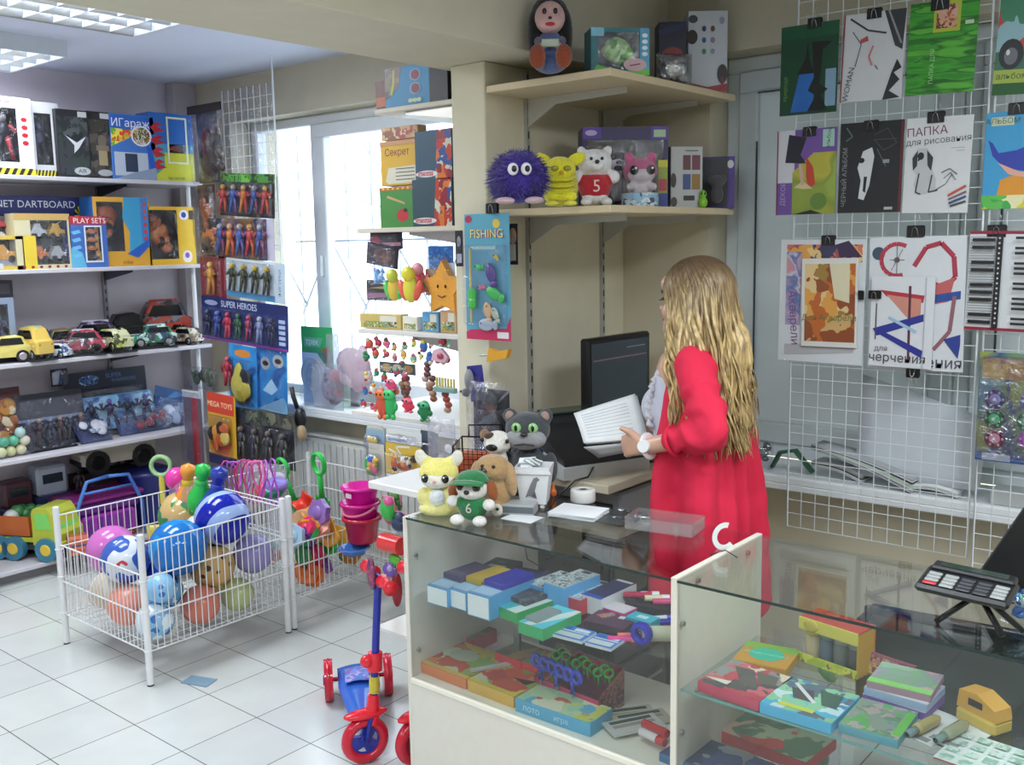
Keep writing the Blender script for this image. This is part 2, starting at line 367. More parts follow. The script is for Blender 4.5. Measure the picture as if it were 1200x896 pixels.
# ---- outside: snow, a grille and bare trees
struct('ground_outside',MB().grid(lambda u,v:(-14+u*16,WY+.5+v*16,-.9+.15*NZ.noise(V((u*6,v*6,0)))),24,24,M('dfe3ea','mat'),.2))
t=thing('window_grille','metal security grille with pointed bars outside the left window, paled as if by glare','grille',(-3.9,WY+.42,.7))
GR=M('d8dadc','pl')  # light grey imitates bars bleached by the bright window
for i in range(11):
    x=-1.1+i*.22; MB().cyl((x,0,0),(x,0,1.85),.005,.005,GR,6).build('bar',t)
mb=MB()
for z in(.12,1.0,1.75): mb.box(-1.15,1.15,-.006,.006,z-.006,z+.006,GR)
for i in range(-1,4): mb.tube([(-1.1+i*.55,-.012,.55),(-.8+i*.55,-.012,1.0),(-.5+i*.55,-.012,.6)],.008,GR,5)
mb.build('crossbar',t)
def tree(x,y,h,label,seed):
    random.seed(seed); t=thing('bare_tree',label,'tree',(x,y,-.9),0,'bare trees outside the window')
    bk=M('aeb4bc','mat'); mb=MB(); mb.tube([(0,0,0),(.05,0,h*.3),(-.05,.05,h*.6),(.1,0,h)],[.06,.05,.035,.012],bk,7); mb.build('trunk',t)  # bark colour lightened to look washed out by outdoor glare
    br=MB()
    def lim(p,d,L,r,dep):
        pts=[p]; 
        for i in range(4): d=(d+V((random.uniform(-.3,.3),random.uniform(-.3,.3),random.uniform(-.1,.25)))).normalized(); pts.append(pts[-1]+d*L/4)
        br.tube(pts,[r*(1-.18*i) for i in range(5)],bk,4)
        if dep:
            for i in(1,2,3,4): lim(pts[i],(d+V((random.uniform(-1,1),random.uniform(-1,1),random.uniform(-.3,.6)))).normalized(),L*.6,r*.5,dep-1)
    for i in range(7): a=random.uniform(0,6.28); lim(V((0,0,h*(.35+.08*i))),V((math.cos(a),math.sin(a),.5)).normalized(),h*.3,.03,2)
    br.build('branches',t)
tree(-7.2,7.4,5.2,'bare tree with thick trunk outside the left window, nearer the mullion',3)
tree(-1.6,9.5,4.4,'thin bare tree farther off outside the left window',5)
# ---- ceiling lamps
def lamp(x0,x1,y0,y1,label):
    zt=CZ; zb=2.575; t=thing('ceiling_lamp',label,'ceiling lamp',((x0+x1)/2,(y0+y1)/2,zt),0,'louvred tube lamps'); w=(x1-x0)/2;l=(y1-y0)/2; h=zb-zt
    WH=M('c9cdd4','pl'); mb=MB(); mb.box(-w,w,-l,l,-.012,0,WH)
    for a,b_ in((-w,-w+.012),(w-.012,w)): mb.box(a,b_,-l,l,h,-.012,WH)
    for a,b_ in((-l,-l+.012),(l-.012,l)): mb.box(-w+.012,w-.012,a,b_,h,-.012,WH)
    mb.build('housing',t)
    AL=M('dfe4ea','metal'); lv=MB(); nt_=4; 
    for i in range(nt_+1):
        x=-w+.02+(2*w-.04)*i/nt_; lv.add([(x-.001,-l+.012,h+.004),(x-.001,l-.012,h+.004),(x-.012,l-.012,h+.045),(x-.012,-l+.012,h+.045),(x+.001,-l+.012,h+.004),(x+.001,l-.012,h+.004),(x+.012,l-.012,h+.045),(x+.012,-l+.012,h+.045)],[(0,1,2,3),(4,7,6,5)],AL)
    for j in range(1,10): y=-l+2*l*j/10; lv.box(-w+.012,w-.012,y-.0015,y+.0015,h+.004,h+.03,M('e6eaf0','pl'))
    lv.build('louvre',t)
    for i in range(nt_):
        x=-w+.02+(2*w-.04)*(i+.5)/nt_; MB().cyl((x,-l+.03,h+.046),(x,l-.03,h+.046),.011,.011,EMIT('eef6ff',TUBE),8).build('tube',t)
    return t
TUBE=26.0
pa=onZ(157,44,2.575); pb=onZ(80,67,2.575)
lamp(pa.x,pa.x+.6,pa.y-1.2,pa.y,'louvred ceiling lamp beside the beam, its tubes lit white')
lamp(pb.x-.6,pb.x,pb.y-1.2,pb.y,'louvred ceiling lamp at the upper left corner, near the wall shelves')
for x,y in((-4.0,-.9),(-1.2,.6),(-.2,1.9),(-1.2,-1.2)): lamp(x,x+.6,y-.6,y+.6,'added louvred ceiling lamp out of view overhead in the shop')  # unseen lamps added to brighten the shop
def area(x,y,z,sx,sy,e,col,rot=(0,0,0)):
    l=bpy.data.lights.new('lamp_light','AREA'); l.shape='RECTANGLE'; l.size=sx; l.size_y=sy; l.energy=e; l.color=col
    o=bpy.data.objects.new('lamp_light',l); C.objects.link(o); o.location=(x,y,z); o.rotation_euler=rot; return o
CW=(.90,.96,1.0)
area(pa.x+.3,pa.y-.6,2.56,.55,1.15,E_A,CW); area(pb.x-.3,pb.y-.6,2.56,.55,1.15,E_A*.7,CW); area(-3.7,-.9,2.56,.55,1.15,E_B,CW)
area(-.9,.6,2.56,.55,1.15,E_C,CW); area(.1,1.9,2.56,.55,1.15,E_C*1.5,CW); area(-.9,-1.2,2.56,.55,1.15,E_C,CW)  # lights of the added lamps out of view, strengthened at the right
wd=bpy.data.worlds.new('sky'); bpy.context.scene.world=wd; wd.use_nodes=True; bg=wd.node_tree.nodes['Background']
bg.inputs[0].default_value=(.93,.97,1,1); bg.inputs[1].default_value=WORLD
sc=bpy.context.scene; sc.view_settings.view_transform='Standard'; sc.view_settings.look='None'; sc.view_settings.gamma=1; sc.view_settings.use_curve_mapping=False; sc.view_settings.exposure=EXPO
sc.cycles.use_denoising=True; sc.cycles.max_bounces=8; sc.cycles.transparent_max_bounces=24; sc.cycles.caustics_reflective=False; sc.cycles.caustics_refractive=False; sc.cycles.sample_clamp_indirect=4
# ================================================================= LEFT WALL SHELVING
SH=M('c8c5cc','card'); SHF=-5.11
ZS=[2.05,1.58,1.11,.63]
t=thing('wall_shelving','long grey-white wall shelving unit along the left wall holding boxed toys','shelving',(WX,2.3,0))
def sh(z,name,x1=.39): MB().box(.01,x1,-2.2,1.06,z-.022,z,SH,.003).build(name,t)
for z in ZS: sh(z,'shelf',.39 if z>1 else .43)
sh(.075,'plinth_shelf',.46); MB().box(.38,.40,-2.2,1.06,0,.05,M('8e8c90')).build('plinth',t)
for y in(-1.6,-.9,-.28,.62): 
    mb=MB().box(.0,.018,y-.012,y+.012,.1,2.3,M('8c8c96','pl'))
    for k in range(44): mb.box(.018,.0195,y-.004,y+.004,.12+k*.05,.145+k*.05,M('22222a'))
    r=mb.build('slotted_rail',t)
    for z in ZS: MB().prism([(.018,z-.022),(.33,z-.022),(.33,z-.034),(.018,z-.085)],y-.003,y+.003,M('6c6c78','metal')).build('bracket',t)
MB().cyl((.33,1.0,.05),(.33,1.0,2.3),.013,.013,M('d8dade','pl'),12).build('upright_pole',t)

FRONT=PI/2   # rotation that turns a box to face the shop from the left wall
def carton(name,label,loc,rz,w,h,d,base,art=(),window=None,contents=None,cat='toy box',group=None,side=None,top=None,lean=0,deep=.75,inner='30343c'):
    """a cardboard box with printed front; window=(u0,v0,u1,v1) cuts a real opening with film and the toy inside"""
    t=thing(name,label,cat,loc,rz,group)
    if lean: t.rotation_euler=(R_(lean),0,rz)
    b=asmat(base); mb=MB(); th=.002
    if window:
        u0,v0,u1,v1=window; X=lambda u:-w/2+u*w; Z=lambda v:v*h
        mb.box(-w/2,X(u0),0,th,0,h,b); mb.box(X(u1),w/2,0,th,0,h,b); mb.box(X(u0),X(u1),0,th,0,Z(v0),b); mb.box(X(u0),X(u1),0,th,Z(v1),h,b)
        sd=asmat(side or base)
        mb.box(-w/2,w/2,d-th,d,0,h,sd); mb.box(-w/2,-w/2+th,th,d-th,0,h,sd); mb.box(w/2-th,w/2,th,d-th,0,h,sd); mb.box(-w/2+th,w/2-th,th,d-th,0,th,sd); mb.box(-w/2+th,w/2-th,th,d-th,h-th,h,sd)
        mb.box(-w/2+th,w/2-th,d*deep-.002,d*deep,th,h-th,asmat(inner))
    else:
        mb.box(-w/2,w/2,0,d,0,h,b,.0015)
        if side:
            for s in(-1,1): mb.add([(s*(w/2+.0004),.001,.001),(s*(w/2+.0004),d-.001,.001),(s*(w/2+.0004),d-.001,h-.001),(s*(w/2+.0004),.001,h-.001)],[(0,1,2,3)],asmat(side))
        if top: mb.add([(-w/2+.001,.001,h+.0004),(w/2-.001,.001,h+.0004),(w/2-.001,d-.001,h+.0004),(-w/2+.001,d-.001,h+.0004)],[(0,1,2,3)],asmat(top))
    mb.art(w,h,0,art); mb.build('carton',t)
    if window:
        MB().box(X(u0),X(u1),.0008,.0014,Z(v0),Z(v1),FILM).build('film_window',t)
        if contents:
            c=MB(); contents(c,X(u0),X(u1),Z(v0),Z(v1),d); c.build('toy',t)
    return t
def figs(cols,n=3,y=.35,pose=1):
    def f(c,x0,x1,z0,z1,d):
        H=z1-z0; ww=(x1-x0)/n
        for i in range(n): figure(c,x0+ww*(i+.5),z0+H*.06,min(H*.86,ww*2.3),d*y,cols[i%len(cols)],pose,.6)
    return f
def vehicles(cols,rows=2,per=1):
    def f(c,x0,x1,z0,z1,d):
        H=(z1-z0)/rows; W=(x1-x0)/per
        for r in range(rows):
            for k in range(per):
                a=x0+W*k+W*.08; b_=x0+W*(k+1)-W*.08; z=z0+H*r+H*.15; col=asmat(cols[(r*per+k)%len(cols)],'pl')
                c.prism([(a,z+H*.1),(b_,z+H*.1),(b_,z+H*.38),(a+(b_-a)*.72,z+H*.42),(a+(b_-a)*.6,z+H*.66),(a+(b_-a)*.25,z+H*.66),(a+(b_-a)*.1,z+H*.4),(a,z+H*.36)],d*.15,d*.6,col)
                for q in(.2,.8): c.cyl((a+(b_-a)*q,d*.1,z+H*.12),(a+(b_-a)*q,d*.62,z+H*.12),H*.13,H*.13,M('17171a','pl'),10)
    return f
def blobs(pal,n,seed,rmax=.3):
    def f(c,x0,x1,z0,z1,d):
        rr=random.Random(seed); W=x1-x0;H=z1-z0; R=min(W,H)*rmax
        for i in range(n):
            r=R*rr.uniform(.4,1); c.ell((rr.uniform(x0+r,x1-r),d*.4,rr.uniform(z0+r,z1-r)),(r,d*.25,r*rr.uniform(.5,1)),asmat(rr.choice(pal),'pl'),8,Mx.Rotation(rr.uniform(0,3),3,'Y'),6)
    return f
def shelfbox(px0,px1,pytop,pybot,zs,X=-5.14):
    a=onX(px0,pybot,X);b_=onX(px1,pybot,X);c=onX((px0+px1)/2,pytop,X); e=onX((px0+px1)/2,pybot,X)
    return (X,(a.y+b_.y)/2,zs),abs(b_.y-a.y),c.z-e.z
S1='on the top wall shelf'
def lb(px0,px1,pt,pb_,zs,label,base,art=(),X=-5.14,d=.14,name='toy_box',**k):
    loc,w,h=shelfbox(px0,px1,pt,pb_,zs,X); return carton(name,label,loc,k.pop('rz',FRONT),w*.985,h,d,base,art,**k)
hz=[('p',[(i*.12,0),(i*.12+.06,0),(i*.12+.12,.09),(i*.12+.06,.09)],'25221a') for i in range(8)]
rd=[('e',.87,.72-i*.1,.05,.028,'b3202c') for i in range(4)]
g1='toy boxes on the top wall shelf'
lb(-34,43,113,205,2.05,'large white action-figure box with black oval window, leftmost on the top wall shelf','dcdde2',[('r',0,0,1,.09,'e3d23c')]+hz+rd+[('t','WARRIOR',.42,.93,.035,'8c2430')],window=(.12,.17,.76,.86),contents=figs([('8f2230','303038','b33')[:2]+('a03038',),('30333c','a02830','777')[:2]+('888888',)],2),group=g1)
lb(40,74,118,205,2.05,'narrow white action-figure box with striped base, second on the top wall shelf','d3d4da',[('r',0,0,1,.08,'e3d23c')]+hz+rd,window=(.14,.16,.72,.85),contents=figs([('34304c','20202a','55506a')],1),X=-5.17,group=g1)
lb(70,108,127,206,2.05,'black box showing a white jet fighter, on the top wall shelf','1d1e22',[('r',.03,.04,.97,.9,PRINT(['24262b','33363b','1a1b1f','4c4f52','2c3a34'],22,seed=1)),('p',[(.25,.62),(.6,.52),(.9,.62),(.66,.44),(.5,.36),(.52,.48)],'d4d6da'),('e',.72,.1,.26,.06,'b9bcc0'),('t','AIR',.72,.1,.03,'26282c'),('r',.68,.9,.96,.98,'c9c9c9')],group=g1)
lb(106,136,128,206,2.05,'black box showing a brown robot figure, right of the jet fighter box','1b1b1f',[('r',.05,.03,.95,.88,PRINT(['2c2a2a','3d3833','1a1b1f','5a5048'],26,seed=2)),('r',.38,.2,.72,.42,'a3916e'),('e',.55,.56,.17,.1,'6f6659'),('r',.3,.42,.8,.5,'7c6f5c'),('e',.6,.09,.3,.05,'b0b0b2'),('r',.52,.9,.94,.98,'c9c9c9')],X=-5.15,group=g1)
lb(133,185,131,207,2.05,'toy garage box with round car picture, top wall shelf','3f74c4',[('r',0,.72,.98,.98,'2a62c0'),('t','ИГараж',.45,.86,.075,'f4f6fa'),('p',[(0,.5),(.45,.66),(.5,.76),(0,.78)],PRINT(['e2b52c','d8522c','6bb23a','f0e04c'],30,seed=3)),('e',.68,.68,.24,.16,'e8e8ea'),('e',.68,.68,.2,.135,PRINT(['8c2a30','caa040','3c5c2c','d8d8d8'],60,seed=4)),('r',.04,.06,.8,.42,'b9c3d4'),('r',.28,.12,.56,.4,'28344e'),('p',[(.78,.52),(.9,.52),(.98,.2),(.86,.16)],'2458bc'),('p',[(0,0),(.98,0),(.98,.2),(.5,.12)],'8d9bb4')],side='3a6dba',group=g1)
fl=[('p',[(.0,.78-i*.18),(.16,.86-i*.18),(.3,.82-i*.18),(.16,.79-i*.18),(.34,.74-i*.18),(.1,.7-i*.18)],'b92c38') for i in range(4)]
lb(179,229,130,209,2.05,'blue and yellow toy car box, rightmost on the top wall shelf','4aa2cf',[('r',0,.55,1,1,'2e6cc0'),('r',0,0,1,.42,'cfd13a'),('p',[(0,.38),(.3,.44),(.3,.2),(0,.05)],'4aa2a2')]+fl+[('f',.38,.26,.86,.95,.04,'e6ead2'),('t','toy cars set',.55,.05,.022,'30506a')],window=(.42,.3,.82,.92),contents=vehicles(['8c2030','a83428','1c1c22','c86a2c','d0d0d4'],5),side='3a5ca0',group=g1)
g2='toy boxes on the second wall shelf'
lb(-30,117,220,305,1.58,'long dark blue dartboard box behind the smaller boxes, second wall shelf','232c66',[('t','MAGNET DARTBOARD',.42,.885,.062,'d9dce8'),('e',.86,.74,.05,.14,'1a1c22')]+[('p',[(.86,.74),(.86+.045*math.cos(a),.74+.13*math.sin(a)),(.86+.045*math.cos(a+.3),.74+.13*math.sin(a+.3))],'c7b43c') for a in [i*.785 for i in range(8)]],X=-5.29,d=.03,name='dartboard_box',cat='game box',side='1c2454')
lb(113,179,226,307,1.58,'large blue and yellow box with orange trike toy, second wall shelf','d9a23a',[('p',[(.55,1),(.92,1),(.92,.35),(.6,.18),(.62,.5),(.5,.7)],'3f9ccb'),('r',.84,.36,.98,1,'3f7fc4')]+[('e',.91,.9-i*.1,.035,.03,'c4402c') for i in range(6)]+[('p',[(.55,.18),(.98,.4),(.98,.3),(.75,.12)],'2a5cb8'),('t','trike',.55,.06,.03,'8a4a10')],window=(.06,.22,.52,.93),contents=blobs(['c8692c','b3521c','dd8438','1e1e20'],9,3,.45),side='2c6cb4',group=g2)
lb(176,231,239,307,1.58,'yellow and orange box with an orange vehicle, rightmost on the second wall shelf','dfb02c',[('r',.64,0,1,1,'e2b92a'),('e',.77,.86,.1,.09,'e6e8f4'),('e',.77,.86,.055,.05,'35459a'),('r',.88,.78,1,.94,'3a2c10'),('e',.8,.14,.11,.11,'e6dfd0'),('e',.8,.16,.05,.05,'8a4ab0')],window=(.04,.1,.62,.94),contents=blobs(['c96f30','a9531c','d88a48','2a2420'],8,8,.42),side='c99a20',group=g2)
lb(20,86,246,311,1.58,'cream box with a yellow construction toy behind a window, front of the dartboard box','cfc6a2',[('r',.0,.88,1,1,'c2a060')]+[('e',.12+.15*i,.04,.03,.025,'8c3030') for i in range(6)],window=(.28,.08,.95,.9),contents=vehicles(['d8742c','b9b9b4','c9c9c4','d0a030'],2,2),X=-5.12,d=.1,inner='4a4f4c',group=g2)
lb(84,128,249,309,1.58,'blue box with red top reading PLAY SETS, on the second wall shelf','3d66b4',[('r',0,.84,1,1,'b5283c'),('t','PLAY SETS',.55,.91,.045,'f2e6e8'),('p',[(0,0),(.4,0),(.3,.3),(0,.4)],'5fb0d8')]+[('p',[(.03,.7-i*.15),(.25,.74-i*.15),(.3,.68-i*.15),(.1,.64-i*.15)],'6fb8e4') for i in range(4)]+[('f',.38,.1,.86,.82,.04,'d6e0ea')],window=(.42,.13,.82,.79),contents=vehicles(['3c3034','d0743c','c96f30','cf7040'],4),X=-5.12,d=.08,side='2a3c9a',group=g2)
lb(-25,45,272,312,1.58,'yellow box with a cement truck behind a window, front left of the second wall shelf','d2b54c',[('r',.78,0,1,1,'e0c23c'),('r',.02,.04,.4,.2,'c8cfd4')],window=(.04,.12,.76,.9),contents=vehicles(['dfa23a'],1),X=-5.12,d=.1,inner='2a2624',group=g2)
# clear-packed cars by the left edge of the second shelf
loc,w,h=shelfbox(-14,19,226,272,1.58,-5.2)
t=thing('blister_pack','clear pack of red and white toy cars, far left of the second wall shelf','toy pack',(loc[0],loc[1],1.655),FRONT)
MB().box(-w/2,w/2,.05,.052,0,h,M('b9a9b4')).build('backing_card',t)
c=MB(); vehicles(['a02c3c','c9ccd4','b33c50'],3)(c,-w*.4,w*.4,.01,h-.01,.08); c.build('toy',t); MB().box(-w/2,w/2,0,.05,0,h,FILM,.01).build('bubble',t)
MB().box(-w/2,w/2,-.06,.06,-.073,-.001,M('b8b4b8'),.003).build('carton',t)

# ---- toy cars
def toy_car(label,loc,rz,L,col,acc='20222a',wh='b9bcc4',tall=1.0,big=1.0,group='toy cars on the third wall shelf',roof=None,stripe=None,truck=False):
    L*=1.3; t=thing('toy_car',label,'toy car',loc,rz,group); H=L*.42*tall; W=L*.42; cm=asmat(col,'gl'); r=L*.105*big; zc=r*.55
    pr=[(-.5,.1),(-.49,.42),(-.40,.5),(-.24,.56),(-.12,.95),(.2,1.0),(.34,.9),(.42,.58),(.5,.5),(.5,.1)] if not truck else [(-.5,.1),(-.5,.42),(-.3,.55),(-.2,1),(.12,1),(.14,.6),(.5,.6),(.5,.1)]
    P=[(a*L,zc+b_*H) for a,b_ in pr]; n=len(P); mb=MB()
    vs=[];
    for y,s,dz in((-W/2,.93,0),(-W/2+.1*W,1,0),(W/2-.1*W,1,0),(W/2,.93,0)):
        for (x,z) in P:
            k=1.0; zz=z
            yy=y*(1-.22*max(0,(z-zc)/H-.55)/.45)
            vs.append((x*s,yy,zc+(z-zc)*(s if z>zc+.2*H else 1)))
    fs=[(j*n+i,j*n+(i+1)%n,(j+1)*n+(i+1)%n,(j+1)*n+i) for j in range(3) for i in range(n)]
    mb.add(vs,fs,cm,False); mb.add(vs[:n],[tuple(range(n-1,-1,-1))],cm); mb.add(vs[3*n:],[tuple(range(n))],cm)
    if stripe:
        mb.box(-L*.48,-L*.26,-W*.08,W*.08,zc+H*.5,zc+H*.565,asmat(stripe,'gl')); mb.box(-L*.1,L*.3,-W*.08,W*.08,zc+H*.9,zc+H*1.02,asmat(stripe,'gl'))
    for s in(-1,1): mb.ell((-L*.485,s*W*.3,zc+H*.38),(L*.02,L*.035,L*.025),M('e8e4c8','gl'),8); mb.ell((L*.49,s*W*.33,zc+H*.4),(L*.015,L*.03,L*.02),M('a82020','gl'),8)
    mb.box(-L*.51,-L*.48,-W*.42,W*.42,zc+H*.1,zc+H*.22,M(acc,'pl'),.001)
    mb.build('body',t)
    g=MB(); gm=M('15181e','gl'); x1=.36 if not truck else .1
    for s in(-1,1): g.prism([(-.17*L,zc+H*.6),(x1*L*.95,zc+H*.6),(x1*L*.8,zc+H*.88),(-.08*L,zc+H*.88)],s*W*.462,s*W*.478,gm)
    g.add([(-.245*L,-W*.36,zc+.6*H),(-.245*L,W*.36,zc+.6*H),(-.135*L,W*.33,zc+.92*H),(-.135*L,-W*.33,zc+.92*H)],[(0,1,2,3)],gm)
    g.build('windows',t)
    for sx in(-.3,.3):
        for sy in(-1,1):
            wb=MB(); wb.cyl((sx*L,sy*W*.38,r),(sx*L,sy*W*.53,r),r,r,M('131316','pl'),14); wb.cyl((sx*L,sy*W*.53,r),(sx*L,sy*W*.55,r),r*.6,r*.5,M(wh,'metal'),10); wb.build('wheel',t)
    return t
def bub(t,w,d,h,dy=0,base='2a2c34'):
    MB().box(-w/2,w/2,-d/2,d/2,-.008,-.001,M(base)).build('tray',t)
    def f(u,v):
        a=2*PI*u; r=math.sin(min(v*1.9,1)*PI/2) if v<.5 else 1
        k=math.cos(v*PI/2)
        return (w/2*math.copysign(abs(math.cos(a))**.6,math.cos(a))*(.35+.65*min(1,k*1.6)) if v<.99 else 0, d/2*math.copysign(abs(math.sin(a))**.6,math.sin(a))*(.35+.65*min(1,k*1.6)) if v<.99 else 0, h*math.sin(v*PI/2))
    MB().grid(f,16,6,FILM).build('bubble',t)
Z3=1.11+.0005
def car_at(px,py,X,rz,L,label,col,bubbled=False,**k):
    p=onX(px,py,X); t=toy_car(label,(X,p.y,Z3+(.009 if bubbled else 0)),R_(rz),L,col,**k)
    if bubbled: bub(t,L*1.25,L*.72,L*.5)
    return t
car_at(6,415,-5.2,75,.19,'small yellow toy jeep at the far left front of the third shelf','cfc06a',tall=1.2,big=1.25,wh='c8c0d0')
car_at(37,412,-5.2,10,.19,'yellow toy bus in a clear bubble, its nose to the front, third shelf','d9b85c',True,tall=1.5,roof='9cc8a0',stripe='9fc6a8')
car_at(64,414,-5.18,35,.13,'small white and blue racing car beside the yellow bus',PRINT(['b8c4d4','3c507c','d8e0e8'],30,seed=307),stripe='28406e')
car_at(92,408,-5.2,70,.21,'red and white streaked sports car in a clear bubble on black base',PRINT(['a8344a','d8d8dc','5c2434','8c2c3c','2c2c34'],30,seed=301),True,stripe='d8d8dc',wh='202028')
car_at(131,406,-5.2,8,.20,'yellow-green car with an angry painted face in a clear bubble',PRINT(['c9cf8a','a8b45c','4c5030','d8d8b0'],26,seed=304),True,stripe='2c3020',wh='d8d8a0')
car_at(178,398,-5.2,75,.20,'green and blue racing car in a clear bubble near the shelf pole',PRINT(['2f9a70','c8e4d8','1c4c6c','287c5c','3c3c44'],30,seed=302),True,stripe='c8e4d8')
car_at(217,396,-5.22,15,.17,'white and black rally car at the right end of the third shelf',PRINT(['c8bfae','3c3430','d8d0c0','8c7c6c'],30,seed=306),stripe='26201c')
car_at(105,385,-5.36,60,.26,'dark purple armoured car with white markings behind the red sports car',PRINT(['3f3558','2c2440','8c84a8','4c3c6c','cfc8e0'],26,seed=303),True,stripe='cfc8e0',wh='303040')
car_at(142,378,-5.36,80,.22,'matt black toy monster car standing at the back of the third shelf','17171b',tall=1.5,big=1.5,wh='26262c')
car_at(184,372,-5.38,70,.30,'grey and red off-road racer at the back of the third shelf by the pole',PRINT(['4a4a55','2c2c34','6c6c78','9c3c30'],22,seed=305),tall=1.4,big=1.4,wh='c06a3c',stripe='a83a2c')
car_at(205,384,-5.3,75,.20,'red and orange toy truck leaning near the shelf pole','b5432c',truck=True,big=1.4,wh='d09048')
car_at(66,388,-5.36,75,.16,'brown toy van in a tan box at the back of the third shelf','8d7a4c',tall=1.5)
car_at(150,385,-5.3,80,.19,'dark toy car with a silver bumper in front of the black monster car','23242c',wh='8a8a90')
car_at(78,392,-5.30,80,.20,'long dark green toy car lying behind the racing car','252c30',wh='44464c')
# round blue clock-like toy, orange ball, figure box at left
t=thing('toy_alarm_clock','blue round toy with white face at the back left of the third shelf','toy',(-5.36,onX(40,380,-5.36).y,Z3),FRONT)
MB().cyl((0,-.03,.085),(0,.03,.085),.08,.08,M('39507c','gl'),20).build('case',t); MB().cyl((0,-.034,.085),(0,-.03,.085),.055,.055,M('b8c8e0','gl'),20).build('dial',t)
mb=MB(); [mb.cyl((s*.04,0,.0),(s*.03,0,.03),.012,.012,M('2a3a60','pl'),8) for s in(-1,1)]; mb.build('feet',t)
o=MB().ell((0,0,.035),.035,M('b0682c','gl'),16); o.build('toy_ball',None,(-5.3,onX(52,395,-5.3).y,Z3),label='small orange ball lying between toy cars on the third shelf',cat='ball')
loc,w,h=shelfbox(-30,21,342,412,1.11,-5.22)
carton('toy_box','pale blue box with a dark blue robot, far left of the third shelf',(-5.22,loc[1],1.11),FRONT,w,.33,.12,'93a3bc',[('r',.0,.0,1,.16,'2c2a50')],window=(.15,.2,.85,.9),contents=figs([('2a2f52','3f4a80','6c7cb0')],2),side='6a7694')
loc,w,h=shelfbox(-24,18,322,342,1.11,-5.22)
carton('toy_box','flat black box lying on top of the pale blue robot box',(-5.235,loc[1],1.441),FRONT,w*.95,.085,.15,'26262e',[('r',.1,.2,.9,.8,'4a4650')])

# ---- fourth shelf: carded packs leaning on one another
def card_pack(label,loc,rz,w,h,base,art=(),toys=None,depth=.035,lean=0,bubble=(.08,.08,.92,.72),name='blister_pack',group=None,roll=0,cat='toy pack',film=None):
    t=thing(name,label,cat,loc,rz,group); t.rotation_euler=(R_(lean),R_(roll),rz)
    mb=MB().box(-w/2,w/2,0,.002,0,h,asmat(base),.0006); mb.art(w,h,0,art); mb.build('backing_card',t)
    u0,v0,u1,v1=bubble; x0,x1,z0,z1=-w/2+u0*w,-w/2+u1*w,v0*h,v1*h
    if toys: c=MB(); c.T=Mx.Translation((0,-depth,0)); toys(c,x0,x1,z0,z1,depth); c.build('toy',t)
    MB().box(x0,x1,-depth,-.0015,z0,z1,film or FILM,.008).build('bubble',t)
    return t
def pk(px0,px1,pt,pb_,X,z,label,base,art=(),toys=None,rzd=90,lean=0,**k):
    a=onX(px0,pb_,X);b_=onX(px1,pb_,X);c=onX((px0+px1)/2,pt,X);e=onX((px0+px1)/2,pb_,X)
    return card_pack(label,(X,(a.y+b_.y)/2,e.z if z is None else z),R_(rzd),abs(b_.y-a.y),c.z-e.z,base,art,toys,lean=lean,**k)
Z4=.632
pk(-20,32,440,516,-5.28,Z4,'dark red pack with golden dragon figures at the far left of the fourth shelf','6e1820',[('r',0,.9,1,1,'3c1014')],blobs(['c98a2c','d9a848','a35a1c','e0cfa8'],14,4,.28),lean=-8,bubble=(.08,.05,.92,.88))
pk(26,105,448,512,-5.24,Z4,'wide smoky pack of dark figures with a blue stripe, fourth shelf','262a3c',[('r',0,.5,1,.55,'7c88a4'),('r',0,.9,1,1,'1a1c28')],figs([('2c3148','3c4460','8890a8'),('4a3440','202430','b08c74')],6),lean=-12,bubble=(.03,.04,.97,.9),group=None)
pk(60,80,432,452,-5.4,None,'white and blue cap-shaped toy sticking up behind the packs on the fourth shelf','23243a',[('p',[(.1,.1),(.9,.1),(.9,.5),(.6,.95),(.1,.8)],'c8d0dc'),('p',[(.4,.1),(.6,.95),(.7,.1)],'2c58a8')],None,bubble=(.05,.05,.95,.95))
pk(80,177,426,500,-5.36,Z4,'black and blue card pack of robot fighters at the back of the fourth shelf','182038',[('r',.0,.72,1,1,'141a30'),('t','SUPER',.6,.9,.035,'4c6ca0'),('t','WARRIORS',.72,.82,.03,'4c6ca0'),('e',.3,.86,.12,.08,PRINT(['3c6ca8','9cc4e0','1c2c50'],50,seed=6))],None,lean=-4)
pk(96,184,446,486,-5.26,.67,'bright ice-blue boxed set of four dark robot fighters on the fourth shelf','5f9ccc',[('r',.02,.03,.98,.97,PRINT(['7fc0e4','b8e4f4','4c8cc4','2c5c9c','d8f0f8'],16,seed=7,soft=True))],figs([('161a38','1c2244','4c5c90'),('2a1c48','161a38','5c4c90')],4,pose=2),lean=-14,bubble=(.02,.04,.98,.96))
pk(95,132,484,514,-5.16,Z4,'round clear bubble pack with a silver toy motorbike, front of the fourth shelf','2c3c68',(),blobs(['d4d8e0','9ca4b8','3c4c80','e8ecf4'],9,6,.3),lean=-40,depth=.05,bubble=(.0,.0,1,1))
pk(140,200,478,500,-5.2,Z4,'blue packs with a dark red toy car lying in front on the fourth shelf','2c4478',(),blobs(['7c2c3c','94384a','38508c','202c54'],8,9,.4),lean=-30,depth=.05,bubble=(.0,.0,1,1))
pk(176,218,455,498,-5.3,Z4,'tilted shiny blue and silver pack at the right end of the fourth shelf','2c5490',[('p',[(.1,.1),(.9,.4),(.9,.7),(.2,.5)],'8cb4dc'),('p',[(.2,.6),(.9,.9),(.6,.95)],'4c84c0')],None,lean=-10,roll=18)
pk(186,216,470,497,-5.22,Z4,'dark blue pack with silver parts in front of the tilted blue pack','223864',(),blobs(['8c9cbc','2c3c70','c0c8d8'],8,12,.35),lean=-25,bubble=(0,0,1,1))
